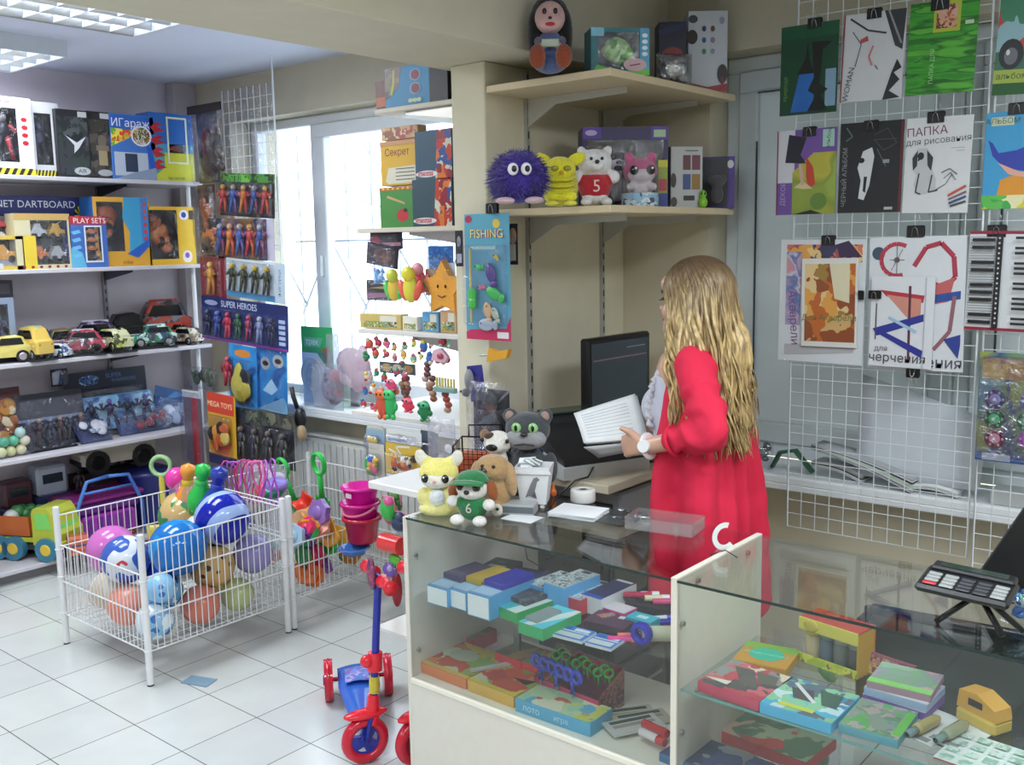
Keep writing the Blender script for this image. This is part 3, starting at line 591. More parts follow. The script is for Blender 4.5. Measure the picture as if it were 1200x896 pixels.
pk(36,92,508,518,-5.15,Z4,'flat dark pack lying on the fourth shelf under the smoky pack','1c1e26',(),blobs(['3c4048','585c66','23252c'],8,14,.4),lean=-70,bubble=(0,0,1,1),depth=.02)
t=thing('toy_ball_pack','clear pack of pale yellow and green small balls, left on the fourth shelf','toy pack',(-5.16,onX(12,520,-5.16).y,Z4),FRONT)
rr=random.Random(3)
for i,(x,z,c_) in enumerate([(-.05,.03,'d8dca8'),(.0,.028,'d4d498'),(.05,.03,'e0dcb0'),(-.03,.08,'58b08c'),(.02,.08,'5cbc94'),(.07,.075,'e4dcc0'),(.05,.12,'b8d8cc')]): MB().ell((x,-.0+rr.uniform(-.01,.01),z),.027,M(c_,'gl'),12).build('small_ball',t)
MB().box(-.1,.12,-.04,.04,.0,.15,FILM,.02).build('bag',t)
# ---- plinth shelf: large toys
ZP=.077
def big_truck(label,loc,rz,L,bodyc,cabc,glassc,wheelc,load=True,hub='e0c040',g='large toy trucks on the floor shelf'):
    t=thing('toy_truck',label,'toy truck',loc,rz,g); W=L*.5; r=L*.15
    mb=MB(); mb.box(-L*.5,L*.5,-W*.36,W*.36,r*.8,r*1.3,M('3a3a3e','pl'),.004)
    cb=M(cabc,'pl'); P=[(-.5,.2),(-.51,.34),(-.47,.4),(-.42,.58),(-.36,.66),(-.16,.66),(-.13,.6),(-.13,.2)]
    mb.prism([(a*L,b_*L) for a,b_ in P],-W*.46,W*.46,cb); mb.box(-L*.53,-L*.45,-W*.48,W*.48,.17*L,.25*L,cb,.006); mb.box(-L*.12,L*.48,-W*.4,W*.4,.22*L,.28*L,cb,.004); mb.build('cab',t)
    g=MB(); g.add([(-.478*L,-W*.38,.385*L),(-.478*L,W*.38,.385*L),(-.405*L,W*.34,.6*L),(-.405*L,-W*.34,.6*L)],[(0,1,2,3)],M(glassc,'gl'))
    for s in(-1,1): g.prism([(-.4*L,.4*L),(-.18*L,.4*L),(-.18*L,.6*L),(-.35*L,.6*L)],s*W*.462,s*W*.468,M(glassc,'gl'))
    g.build('windscreen',t)
    bd=MB(); m_=M(bodyc,'pl'); x0,x1=-L*.1,L*.52; z0,z1=.3*L,.56*L
    o_=[(x0-.0,-W*.5),(x1+.03*L,-W*.5),(x1+.03*L,W*.5),(x0,W*.5)]; i_=[(x0+.03*L,-W*.4),(x1-.04*L,-W*.4),(x1-.04*L,W*.4),(x0+.03*L,W*.4)]
    vs=[(x,y,z1) for x,y in o_]+[(x,y,z0) for x,y in i_]+[(x*.97+ (x0+x1)/2*.03,y*.93,z1) for x,y in o_]+[(x*.97+(x0+x1)/2*.03,y*.9,z0+.01) for x,y in i_]
    fs=[(i,4+i,4+(i+1)%4,(i+1)%4) for i in range(4)]+[(4,7,6,5)]+[(i,(i+1)%4,8+(i+1)%4,8+i) for i in range(4)]+[(8+i,8+(i+1)%4,12+(i+1)%4,12+i) for i in range(4)]+[(12,13,14,15)]
    bd.add(vs,fs,m_); bd.build('tipper_body',t)
    if load: l=MB(); rr=random.Random(int(L*1000)); [l.ell((rr.uniform(x0+.05*L,x1-.08*L),rr.uniform(-W*.3,W*.3),z1-.03*L+rr.uniform(-.03,.05)*L),L*rr.uniform(.06,.1),M(rr.choice(['2f6c3c','3f8048','c8ccc8','274c30']),'pl'),9) for _ in range(9)]; l.build('load',t)
    for sx in(-.32,.14,.36):
        for sy in(-1,1):
            wb=MB(); wb.cyl((sx*L,sy*W*.36,r),(sx*L,sy*W*.54,r),r,r,M(wheelc,'pl'),16); wb.cyl((sx*L,sy*W*.54,r),(sx*L,sy*W*.56,r),r*.5,r*.4,M(hub,'pl'),12); wb.build('wheel',t)
    return t
p=onX(42,622,-5.2); big_truck('orange tipper truck with light green windscreen at the left of the floor shelf',(-5.2,p.y,ZP),R_(208),.42,'c9682c','b9c040','7fd468','3c7c96')
p=onZ(2,690,.0); big_truck('yellow toy loader with blue parts at the far left on the floor',(-4.98,1.86,0.0),R_(140),.26,'c8a83c','d8c24c','27324a','35508c',False,'3a5ab0')
# blue and white robots
def robot(label,loc,rz,h,b1,b2):
    t=thing('toy_robot',label,'toy robot',loc,rz,'toy robots on the floor shelf')
    mb=MB(); mb.box(-h*.22,h*.22,-h*.14,h*.14,h*.3,h*.62,M(b1,'pl'),.01); mb.build('torso',t)
    hd=MB(); hd.box(-h*.2,h*.2,-h*.14,h*.14,h*.62,h,M(b2,'pl'),.014); hd.box(-h*.13,h*.13,-h*.15,-h*.14,h*.78,h*.9,M('1b2436','gl'),.002); hd.build('head',t)
    for s in(-1,1):
        a=MB(); cap(a,(s*h*.26,0,h*.56),(s*h*.32,-h*.08,h*.36),h*.06,h*.07,M(b1,'pl')); a.build('arm',t)
        l=MB(); cap(l,(s*h*.11,0,h*.3),(s*h*.12,0,h*.08),h*.07,h*.075,M(b2,'pl')); l.box(s*h*.12-h*.09,s*h*.12+h*.09,-h*.16,h*.1,0,h*.07,M(b1,'pl'),.008); l.build('leg',t)
    c=MB(); c.cyl((0,-h*.15,h*.46),(0,-h*.14,h*.46),h*.12,h*.12,M('b8c4d4','gl'),16); c.build('chest_dial',t); return t
robot('white-headed blue toy robot standing behind the orange truck',(-5.40,onX(55,600,-5.40).y+.02,ZP),FRONT,.43,'2b3a66','a9b4c8')
robot('dark red and blue toy robot with a round dial, left of the white-headed robot',(-5.40,onX(26,600,-5.40).y-.03,ZP),FRONT,.38,'2c3c68','4a2834')
# purple toy kitchen / cart, orange vehicles, jeep box
t=thing('toy_cart','purple and magenta toy cart with a light blue frame on the floor shelf','toy cart',(-5.25,onX(118,620,-5.25).y-.02,ZP),FRONT)
PU=M('6b2a86','pl'); mb=MB(); mb.box(-.2,.2,-.13,.13,.16,.24,PU,.02); mb.box(-.22,.22,-.15,.15,.235,.26,M('8a2f7c','pl'),.01); mb.build('tray',t)
mb=MB(); FB=M('4a78c4','pl')
for s in(-1,1): mb.tube([(s*.2,-.15,.02),(s*.19,-.16,.2),(s*.12,-.16,.36),(0,-.16,.37)],.011,FB,8)
mb.tube([(-.14,-.165,.3),(.14,-.165,.3)],.008,FB,6); mb.build('frame',t)
mb=MB(); mb.box(-.15,.17,-.14,.1,.03,.16,M('a83cae','pl'),.015)
for i in range(5): mb.box(-.12+i*.055,-.09+i*.055,-.146,-.14,.04,.15,M('6c2a90','pl'))
mb.build('drawer',t)
for s in(-1,1): MB().cyl((s*.16,-.1,.03),(s*.16,.1,.03),.028,.028,M('d0503c','pl'),12).build('wheel',t)
mb=MB(); figure(mb,0,.262,.13,0,('2f2c3c','4c3a30','221c24'),0); mb.build('toy_figure',None,(-5.29,onX(92,560,-5.29).y,ZP),FRONT,label='small dark doll standing in the purple toy cart',cat='toy figure') 
toy_car('white toy pickup jeep with big black wheels on top of the black box',(-5.37,onX(135,545,-5.37).y,.415),R_(84),.34,'b8b4a6',tall=1.1,big=1.5,truck=True,group='x',wh='2a2a2c')['group']='vehicles on the floor shelf'
carton('toy_box','black box carrying the white pickup jeep at the back of the floor shelf',(-5.2,onX(135,570,-5.3).y+.0,ZP),FRONT,.36,.335,.10,'201c20',[('r',.1,.5,.9,.9,'2c2428')]).location.x=-5.385
big_truck('small orange toy truck on the floor shelf in front of the purple cart',(-4.99,onX(88,630,-4.99).y,ZP),R_(165),.2,'b5502c','b5552c','3c4c6c','2a2a30',False)
t=thing('toy_bin','round dark blue plastic bin on the floor shelf','toy bin',(-5.29,onX(168,590,-5.29).y+.03,ZP),0)
MB().lathe([(.12,0),(.155,.3),(.165,.31),(.15,.31),(.115,.01),(.0,.01)],M('242a78','pl'),24).build('tub',t); MB().ell((0,0,.3),(.14,.14,.05),M('1e2260','pl'),18).build('lid',t)
def shovel(label,loc,rot,L,hc,bc,group):
    t=thing('toy_shovel',label,'toy shovel',loc,0,group); t.rotation_euler=rot
    MB().cyl((0,0,L*.32),(0,0,L*.8),L*.03,L*.026,M(bc,'pl'),10).build('shaft',t)
    MB().torus((0,0,L*.88),L*.085,L*.02,M(hc,'pl'),'Y',20,8,1.4).build('handle',t)
    b_=MB(); b_.grid(lambda u,v:((u-.5)*L*.32*(1-.35*(1-v)**2),.04*L*math.cos((u-.5)*3)-.02*L,v*L*.34),8,6,M(bc,'pl'),.004); b_.build('blade',t); return t
shovel('toy shovel with pale green ring handle and yellow shaft behind the ball basket',(-4.75,onX(188,540,-4.75).y,.0),(0,0,R_(40)),.60,'9cc48c','cfc04c',None)
o=MB(); o.ell((0,0,.06),(.045,.03,.04),M('c9b42c','pl'),10); o.ell((.02,0,.12),(.03,.03,.03),M('c9b42c','pl'),10); o.tube([(.03,0,.1),(.08,0,.13),(.09,0,.17)],.009,M('c9b42c','pl'),6); o.cyl((0,0,0),(0,0,.03),.04,.03,M('3c3c40','pl'),10)
o.build('toy_plane',None,(-5.2,3.2,.078),FRONT,label='small yellow toy on the floor shelf at its right end',cat='toy')
# ================================================================= HANGING PACKS BY THE LEFT WINDOW
def nethang(): pass
t=thing('hanging_net','clear film strip printed with a white grid hanging from the ceiling by the window','hanging net',(-4.72,3.30,1.9))
HN=MB(); LW=M('dfe6ea','pl')
a=onY(262,150,3.30); b_=onY(322,150,3.30)
xs0,xs1=a.x+4.72,b_.x+4.72
for i in range(9): x=xs0+(xs1-xs0)*i/8; HN.box(x-.0012,x+.0012,0,.002,-.25,.62,LW)
for i in range(14): z=-.22+i*.06; HN.box(xs0,xs1,0,.002,z-.0012,z+.0012,LW)
HN.box(xs1-.004,xs1+.004,-.002,.004,-.45,.75,LW)
HN.build('grid',t); MB().box(xs0,xs1,.003,.0035,-.25,.62,FILM).build('film',t)
def hp(px0,px1,pt,pb_,Y,label,base,art=(),toys=None,name='blister_pack',roll=0,cat='toy pack',group=None,rz=0,**k):
    a=onY(px0,pb_,Y);b_=onY(px1,pb_,Y);c=onY((px0+px1)/2,pt,Y);e=onY((px0+px1)/2,pb_,Y)
    return card_pack(label,((a.x+b_.x)/2,Y,e.z),R_(rz),abs(b_.x-a.x),c.z-e.z,base,art,toys,name=name,roll=roll,cat=cat,group=group,**k)
FG=[('b03a3a','b04a2c','cfa048'),('3a5ca0','5c4c8c','c9b09c'),('c9762c','b4402c','e0b080'),('35508c','7a3a5c','a8a8b0')]
PUR=PRINT(['2c2440','4a3c2c','23303c','6c4c2c','3c5c2c','141420'],24,seed=11)
hp(258,322,203,254,3.27,'green-headed card pack of red and blue fighter figures, topmost on the hanging strip',PRINT(['3c4a3c','5c6450','2c2c30','4c3c4c'],20,seed=12),[('r',0,.8,1,1,PRINT(['4c8c3c','2c3a24','7cb048','2a2c24'],34,seed=13)),('t','STRIKE',.35,.88,.05,'5cc04c')],figs(FG,5,.5,1.5),bubble=(.02,.05,.98,.8),roll=4)
hp(256,322,256,304,3.26,'card pack of red, orange and white figures, second on the hanging strip',PRINT(['5c4c5c','7c5a34','3c3c54','8c7c8c'],20,seed=14),[('r',.88,0,1,1,'b8b4c8')],figs(FG[::-1],5,.5,1.5),bubble=(.02,.05,.9,.95),roll=2)
hp(266,334,305,351,3.25,'white-backed pack of yellow and black figures, third on the hanging strip','c4d0d4',[('r',0,0,.9,.16,'4c8cb4'),('r',.84,0,1,1,'b4c4d0'),('t','ФИГУРКИ',.92,.5,.03,'3c4c6c',90)],figs([('2c3424','4c5030','d0b83c'),('3c4424','23261c','c8a83c')],4,.5,.5),bubble=(.05,.12,.84,.95),roll=4)
hp(238,338,352,404,3.24,'wide dark blue card pack of masked team figures, fourth on the hanging strip','27346c',[('r',0,.78,1,1,'1f2a5c'),('t','SUPER HEROES',.45,.86,.05,'c8d0e4'),('e',.12,.86,.08,.06,'9098b8'),('r',0,0,1,.06,'7a3c8c')]+[('r',.9,.12+i*.12,.97,.2+i*.12,'a8b8d8') for i in range(5)],figs([('23284c','1c2040','4c5470'),('3c4c9c','27346c','6c7cc0'),('c0344c','b03048','d0485c'),('2c5c3c','2c4c34','4c7c54'),('a8384c','4c2c5c','c85c70'),('8c98b8','5c6c9c','c0c8dc')],7,.5,.3),bubble=(.04,.08,.9,.76),roll=3)
BL=PRINT(['2c6cb4','2c84cc','3c9cdc','2458a0','4cb0e0'],9,seed=15,soft=True)
hp(270,302,405,482,3.24,'blue wavy card pack holding a yellow round-bodied toy, lower on the hanging strip',BL,[('e',.5,.88,.3,.06,'d0843c'),('r',0,0,1,.1,'4c8cc0')],blobs(['c0b048','d0c458','a89c3c','2c2c30'],7,21,.5),bubble=(.1,.1,.9,.8),roll=3)
hp(302,337,405,482,3.26,'bright blue card pack with two white faces, right of the yellow-toy pack',BL,[('p',[(0,0),(.9,.25),(1,.1),(1,0)],'8cc0e0'),('e',.3,.72,.16,.1,'b8b8a8'),('e',.72,.78,.18,.1,'c8c8b8'),('e',.3,.72,.1,.04,'2a3040'),('e',.72,.78,.11,.04,'2a3040'),('p',[(.2,.3),(.5,.5),(.7,.35),(.5,.25)],'a8d0ec')],None,bubble=(.05,.05,.95,.95),roll=3)
hp(234,258,126,214,3.31,'dark maroon and black card pack behind the bag of toy weapons',PRINT(['1c181c','2c2024','4c1c28','3c342c','16161a'],16,seed=311),[('r',.55,.1,.95,.8,'4c1824')],None,bubble=(.02,.02,.98,.98))
hp(236,256,216,300,3.29,'dark brown card pack with an orange toy at the left of the hanging strip',PRINT(['3c2c24','241c1c','6c4428','2c2c30'],14,seed=312),[('p',[(.2,.5),(.6,.7),(.8,.4),(.4,.2)],'a85c2c')],None,bubble=(.02,.02,.98,.98))
# darker bags left of the strip, over the shelf end
def bag(label,loc,rz,w,h,d,inside,card=None,cardh=.15,group=None,film=None,name='toy_bag',text=None,roll=0):
    t=thing(name,label,'toy bag',loc,rz,group); t.rotation_euler=(0,R_(roll),rz)
    c=MB(); c.T=Mx.Translation((0,-d*.5,0)); inside(c,-w*.42,w*.42,h*.04,h*(1-cardh)*.95,d*.8); c.build('toy',t)
    def f(u,v,s):
        uu=(u-.5)*2; vv=v; k=(1-abs(uu)**3)*math.sin(PI*min(max(v,0.0),1))**.5 if 0<v<1 else 0
        return (uu*w/2, -d*.5+s*d*.6*k+.004*NZ.noise(V((u*9,v*9,s))), v*h*(1-cardh))
    mb=MB(); mb.grid(lambda u,v:f(u,v,-1),12,14,film or FILM); mb.grid(lambda u,v:f(1-u,v,1),12,14,film or FILM); mb.build('bag_film',t)
    if card:
        c=MB().box(-w/2,w/2,-d*.5-.004,-d*.5+.004,h*(1-cardh)-.002,h,asmat(card),.001)
        if text: c.art(w,h*cardh,-d*.5-.004,[('t',text[0],.5,.5,h*cardh*.6,text[1])],z0=h*(1-cardh))
        c.build('header_card',t)
    return t
def hbag(px0,px1,pt,pb_,Y,label,inside,**k):
    a=onY(px0,pb_,Y);b_=onY(px1,pb_,Y);c=onY((px0+px1)/2,pt,Y);e=onY((px0+px1)/2,pb_,Y)
    return bag(label,((a.x+b_.x)/2,Y,e.z),0,abs(b_.x-a.x),c.z-e.z,k.pop('d',.06),inside,**k)
DK=['201c20','2c2428','3c3028','1a1a1e','4c3c34','5c1c24']
hbag(233,272,122,215,3.30,'tall dark bag of black and maroon toy weapons hanging at the ceiling corner',blobs(DK,16,31,.35),card='231e22',cardh=.1,d=.09)
hbag(236,262,212,302,3.27,'smoky pack with brown and orange toys below the maroon weapon bag',blobs(['4c3a2c','8c4a24','2c2824','c07030','6c5c4c'],14,32,.35),d=.07)
hp(237,266,300,352,3.26,'narrow dark red card with a yellow figure beside the white-backed pack','7c2430',[('r',.3,.1,.7,.9,'8c2c34')],figs([('c08a3c','a86a2c','d0a860')],1),bubble=(.2,.1,.9,.95))
hbag(224,262,425,455,3.20,'dark green crinkled bag hanging by the shelf pole',blobs(['2c3c34','3c4c3c','4c4438','23282c','5c6c5c'],14,33,.4),d=.07)
mb=MB(); figure(mb,0,0,.17,0,('a8283c','8c2434','c05060'),0,.5); p=onY(268,452,3.22); mb.build('toy_figure',None,p,R_(10),label='slim dark red toy figure hanging between the green bag and the blue packs',cat='toy figure')
# low hanging packs over the ball basket
hp(219,240,458,542,3.12,'long clear pack with a red toy sword hanging at the shelf end','6c6470',[('r',.45,.0,.8,.95,'b02430'),('r',0,.9,1,1,'c8ccd0')],None,bubble=(.02,.02,.98,.98))
hp(246,278,462,545,3.10,'yellow and orange card pack with a toy boat at the basket',  'c8982c',[('r',0,.72,.95,1,'c4402c'),('t','MEGA TOYS',.45,.84,.05,'f0e0b0'),('r',0,.0,1,.14,'2c2c54'),('p',[(.05,.3),(.85,.34),(.7,.16),(.25,.16)],'d0582c')],blobs(['c8602c','d8902c','2c2420','e0c060'],8,35,.35),bubble=(.05,.15,.9,.7),roll=2)
hp(278,346,482,545,3.14,'wide dark pack of grey toy soldiers hanging behind the pink jump ropes',PRINT(['2c2c3c','3c3c44','23242c','4c4c48','343c50'],16,seed=16),[('r',.2,.74,.98,.98,PRINT(['4c5448','2c3830','6c6c5c','3c3c3c'],30,seed=17))],figs([('3c3c44','4c4840','6c6458')],4,.5,.5),bubble=(.03,.05,.97,.72))
o=MB(); o.ell((0,0,.0),(.035,.03,.06),M('18181c','pl'),12); o.ell((.015,-.01,-.075),(.03,.028,.045),M('b09878','pl'),12); o.tube([(-.02,0,.05),(-.05,0,.11),(-.06,.0,.16)],.012,M('18181c','pl'),8)
o.build('toy_gun',None,onY(352,490,3.2),label='black toy gun with a tan grip hanging right of the dark soldier pack',cat='toy gun')
# ================================================================= WINDOW SILL ITEMS
ZL=.8012
a=onY(337,462,3.44); b_=onY(392,465,3.44); c=onY(360,368,3.44)
tt=card_pack('green and white card with a spiral toy track standing on the left windowsill',((a.x+b_.x)/2,3.50,ZL),0,.27,.43,'38a85c',[('p',[(0,0),(1,0),(1,.35),(.5,.66),(0,.66)],'f4faf8'),('p',[(.1,.86),(.7,.86),(.6,.74),(.1,.74)],'6cb890'),('p',[(.6,.7),(.9,.78),(.98,.6),(.8,.5)],'8c6c3c'),('t','трек',.35,.8,.05,'e8f0e8')],None,bubble=(.02,.02,.98,.7))
s=MB(); pts=[]
for i in range(90): a_=i*.21; r=.10-.0009*i; pts.append((-.03+r*math.cos(a_),-.02,.16+r*1.05*math.sin(a_)))
s.tube(pts,.006,M('dde4e6','pl'),5); s.build('spiral_track',tt)
t=bag('clear round bag of purple and dark red toys on the windowsill',(onY(390,474,3.45).x,3.47,ZL),0,.25,.29,.1,blobs(['4c3a6c','5c3c5c','7c2c4c','3c4c7c','8c88a8','c4506c'],26,41,.32),film=FILMH)
t['label']='clear bag of purple and dark red toys standing on the left windowsill'
p=onY(410,460,3.48); hbag(392,446,378,470,3.47,'crumpled pink-white plastic bag behind the hanging toys on the windowsill',blobs(['e0c4cc','ead8dc','d8b0c0'],7,43,.5),d=.08,film=FILMH)
carton('toy_card','small grey picture card standing behind the purple bag on the windowsill',(onY(400,452,3.47).x,3.56,ZL),0,.07,.20,.01,'8c8c90',[('r',.1,.1,.9,.9,PRINT(['6c6c74','a8a098','4c5060'],60,seed=44))])
# radiator
t=thing('radiator','white panel radiator under the left windowsill behind the wire baskets','radiator',(-3.95,3.5,.12)); RM=M('cfd0cc','pl')
mb=MB(); 
for i in range(24): mb.box(-.6+i*.05,-.558+i*.05,-.03,-.022,.03,.47,RM,.004)
mb.box(-.6,.6,-.022,.03,.0,.5,RM,.01); mb.build('panel',t)
tp=MB(); tp.box(-.6,.6,-.035,.035,.5,.515,RM,.003); tp.build('top_grille',t)
for s in(-.45,.45): MB().box(s-.02,s+.02,-.02,.02,-.12,0,RM,.003).build('foot',t)
# ================================================================= SHELF STACK ON THE LEFT OF THE PARTITION
t=thing('shelf_stack','pale board shelves fixed to the left face of the partition by the window','shelving',(-2.49,2.7,0))
BD=M('cfc6b4'); mb=None
zz=[]
for (px,py,nm) in((486,123,0),(480,266,1),(478,388,2),(470,487,3)):
    p=onY(px,py,2.72); zz.append(p.z)
ZA,ZB,ZC,ZD=zz
XL={0:onY(443,131,2.72).x,1:onY(422,268,2.72).x,2:onY(424,392,2.72).x,3:onY(416,490,2.72).x}
for i,z in enumerate(zz):
    MB().box(XL[i]+2.49,-.001,.0,.45,z-.018,z,BD if i<2 else M('dad6d0'),.002).build('shelf',t)
    if i<3: MB().prism([(-.001,z-.019),(-.28,z-.019),(-.28,z-.03),(-.001,z-.07)],.02,.026,M('b8b4ac','metal')).build('bracket',t)
def sb(px0,px1,pt,pb_,z,Y,label,base,art=(),d=.1,name='toy_box',cat='toy box',**k):
    a=onY(px0,pb_,Y);b_=onY(px1,pb_,Y);c=onY((px0+px1)/2,pt,Y);e=onY((px0+px1)/2,pb_,Y)
    return carton(name,label,((a.x+b_.x)/2,Y,z if z is not None else e.z),k.pop('rz',0),abs(b_.x-a.x),c.z-e.z,d,base,art,cat=cat,**k)
sb(452,525,72,122,ZA+.001,2.76,'large blue box with round badges and black side, highest shelf by the partition','2f86b4',[('r',.72,0,1,1,'131318'),('p',[(0,1),(.28,1),(.22,.5),(.08,.3),(0,.25)],PRINT(['5c3038','3c5c30','2c2a3c','6c5c30'],20,seed=51)),('l',[(.15,.95),(.14,.6),(.1,.35)],.03,'b4c43c'),('e',.5,.76,.085,.14,'b8bcd0'),('e',.5,.76,.07,.12,'7c3450'),('e',.5,.44,.085,.14,'b8bcd0'),('e',.5,.44,.07,.12,'7c3450')]+[('e',.42+i*.07,.16,.04,.05,'c8d8a8') for i in range(3)],d=.24,side='15151a')
sb(441,453,88,126,ZA+.001,2.80,'small orange and brown toy box beside the large blue box','b05c34',[('r',0,.5,1,1,'6c4440'),('r',.1,.05,.9,.2,'3c3030')],d=.1)
g='puzzle boxes on the second shelf by the partition'
sb(447,494,164,217,None,2.80,'yellow game box with a script title standing on the green box','cfa22c',[('t','Секрет',.42,.74,.04,'6c2418'),('p',[(.12,.1),(.2,.4),(1,.44),(1,.06),(.2,.04)],'d0cbb8')]+[('r',.38,.12+i*.08,.85,.14+i*.08,'4c4c40') for i in range(4)]+[('r',0,.9,1,1,'c08a5c')],d=.06,cat='game box',name='game_box')
sb(446,495,218,266,ZB+.001,2.79,'green puzzle box with a ladybird at the left of the second partition shelf','3f8038',[('e',.55,.3,.14,.16,'b02c34'),('e',.62,.42,.05,.05,'23231c'),('p',[(.2,.8),(.6,.62),(.62,.56),(.18,.74)],'b89c60'),('r',.0,.92,1,1,'b4602c')]+[('e',.1+i*.12,.96,.03,.025,'e0c040') for i in range(8)],d=.08,cat='game box',name='game_box')
rb=lambda s:[('p',[(.55,0),(1,0),(1,1),(.62,1)],PRINT(['b83c2c','2c4c8c','d0742c','c8c4b4','8c2430'],26,seed=s)),('e',.32,.12,.3,.07,'d8d8d8'),('r',.08,.08,.5,.16,'b02c3c'),('t','конструктор',.3,.12,.018,'e8e0e0')]
sb(487,530,152,210,None,2.755,'dark teal construction toy pack, upper of the pair next to the partition','27485c',rb(3),d=.05,group=g)
sb(484,530,209,265,ZB+.001,2.755,'dark teal construction toy pack, lower of the pair next to the partition','2a4450',rb(4),d=.05,group=g)
sb(447,490,148,163,None,2.81,'patterned box of pinkish sweets laid on the yellow game box','b8946c',[('r',.05,.05,.95,.95,PRINT(['a85060','c8a06c','8c5c4c','d8c090'],30,seed=55))],d=.05)
# hanging and standing toys between shelves B and C
hb=lambda *a,**k: hp(*a,**k)
hp(434,472,272,292,2.745,'black header card with a red flower mark hanging under the second partition shelf','2c2430',[('e',.18,.4,.16,.4,'b02c48'),('r',.4,.2,.95,.4,'c08898')],None,bubble=(.05,.05,.9,.9))
hp(429,466,286,312,2.735,'black bat-shaped pack with brown photo hanging above the coloured dough toys','241c28',[('e',.5,.5,.3,.35,PRINT(['5c3c34','3c3038','8c5c40'],50,seed=61))],None,bubble=(.05,.05,.95,.95),roll=8)
hp(430,462,328,352,2.745,'black and pink winged pack to the left of the coloured dough toys','1f1a28',[('p',[(.05,.1),(.95,.2),(.9,.4),(.05,.35)],'b07c98'),('p',[(.1,.6),(.9,.55),(.6,.7)],'c8b84c')],None,bubble=(.05,.05,.95,.95))
hbag(437,458,308,334,2.75,'small bag of blue and white beads left of the dough toys',blobs(['3c7cc0','6ca8dc','c8dcec'],16,63,.3),d=.03)
def soft(label,px,py,Y,cols,s,seed,group='squeaky soft toys hanging by the partition'):
    t=thing('soft_toy',label,'toy',onY(px,py,Y),0,group); rr=random.Random(seed)
    a=MB(); a.ell((0,0,0),(s*.5,s*.25,s*.75),M(cols[0],'pl'),12); a.build('body',t)
    a=MB(); a.ell((0,-.01,s*.75),(s*.42,s*.3,s*.4),M(cols[1],'pl'),12); a.build('head',t)
    for k in(-1,1):
        a=MB(); a.ell((k*s*.55,0,-.1*s),(s*.25,s*.18,s*.6),M(cols[2],'pl'),10,Mx.Rotation(k*.4,3,'Y')); a.build('arm',t)
        a=MB(); a.ell((k*s*.12,-s*.3-.002,s*.8),(s*.05,s*.03,s*.06),M('1c1c20','gl'),6); a.build('eye',t)
    return t
soft('green, yellow and orange soft toy hanging lowest left under the second partition shelf',462,338,2.72,('d8b84c','c8d04c','5cbc5c'),.068,1)
soft('yellow and green soft toy with a black eye, centre of the hanging group',481,338,2.70,('d8d048','e8d83c','e0604c'),.075,2)
soft('pink and red soft toy hanging behind the yellow and green one',492,330,2.75,('e0606c','f0a0b0','e87080'),.065,3)
t=thing('star_toy','orange star-shaped soft toy with a face, standing beside the partition','toy',(onY(522,350,2.74).x,2.74,onY(522,366,2.74).z))
P=[]
for i in range(10): a_=PI/2+i*PI/5; r=.108 if i%2==0 else .062; P.append((r*math.cos(a_),.09+r*math.sin(a_)))
s=MB(); s.prism(P,-.018,.018,M('e09a30','plush')); s.build('body',t)
s=MB(); [s.ell((k*.02,-.02,.10),(.005,.003,.007),M('402010','gl'),8) for k in(-1,1)]; s.tube([(-.02,-.02,.065),(0,-.021,.058),(.02,-.02,.065)],.002,M('402010'),5); s.build('face',t)
hp(503,532,288,325,2.76,'blue and grey header card hanging above the orange star','3c78b4',[('r',0,.5,1,1,PRINT(['2c68b0','4c98d0','2458a0'],40,seed=66)),('e',.65,.25,.3,.15,'c0a8ac'),('e',.65,.25,.2,.08,'b03c4c')],None)
hp(499,513,315,346,2.755,'small pack with a dark blue cube and tan cone left of the orange star','b09070',[],blobs(['2c4c9c','c09860','8c8c8c'],6,67,.4))
for i,(x0,x1,y0,y1,c1,l) in enumerate([(424,468,368,385,'c8b068','flat beige and grey card lying on the third partition shelf, leftmost'),(494,515,366,389,'5c9cc8','blue and green fold-out picture box on the third partition shelf'),(517,534,362,388,'c8a078','small orange and white pack beside the partition on the third shelf'),(471,490,372,388,'e0dccc','white pack with a green print on the third partition shelf')]):
    sb(x0,x1,y0,y1,ZC+.001,2.74,l,c1,[('r',.1,.1,.9,.5,PRINT(['8c9c3c','c8b048','4c8c9c','d8d0b8','3c3c3c'],60,seed=70+i)),('r',.5,.5,.9,.9,'dcd8c8')],d=.05,rz=R_(-6 if i%2 else 5))
hp(524,534,308,330,2.75,'pale pack touching the partition above the orange star','c8d4dc',[],None)
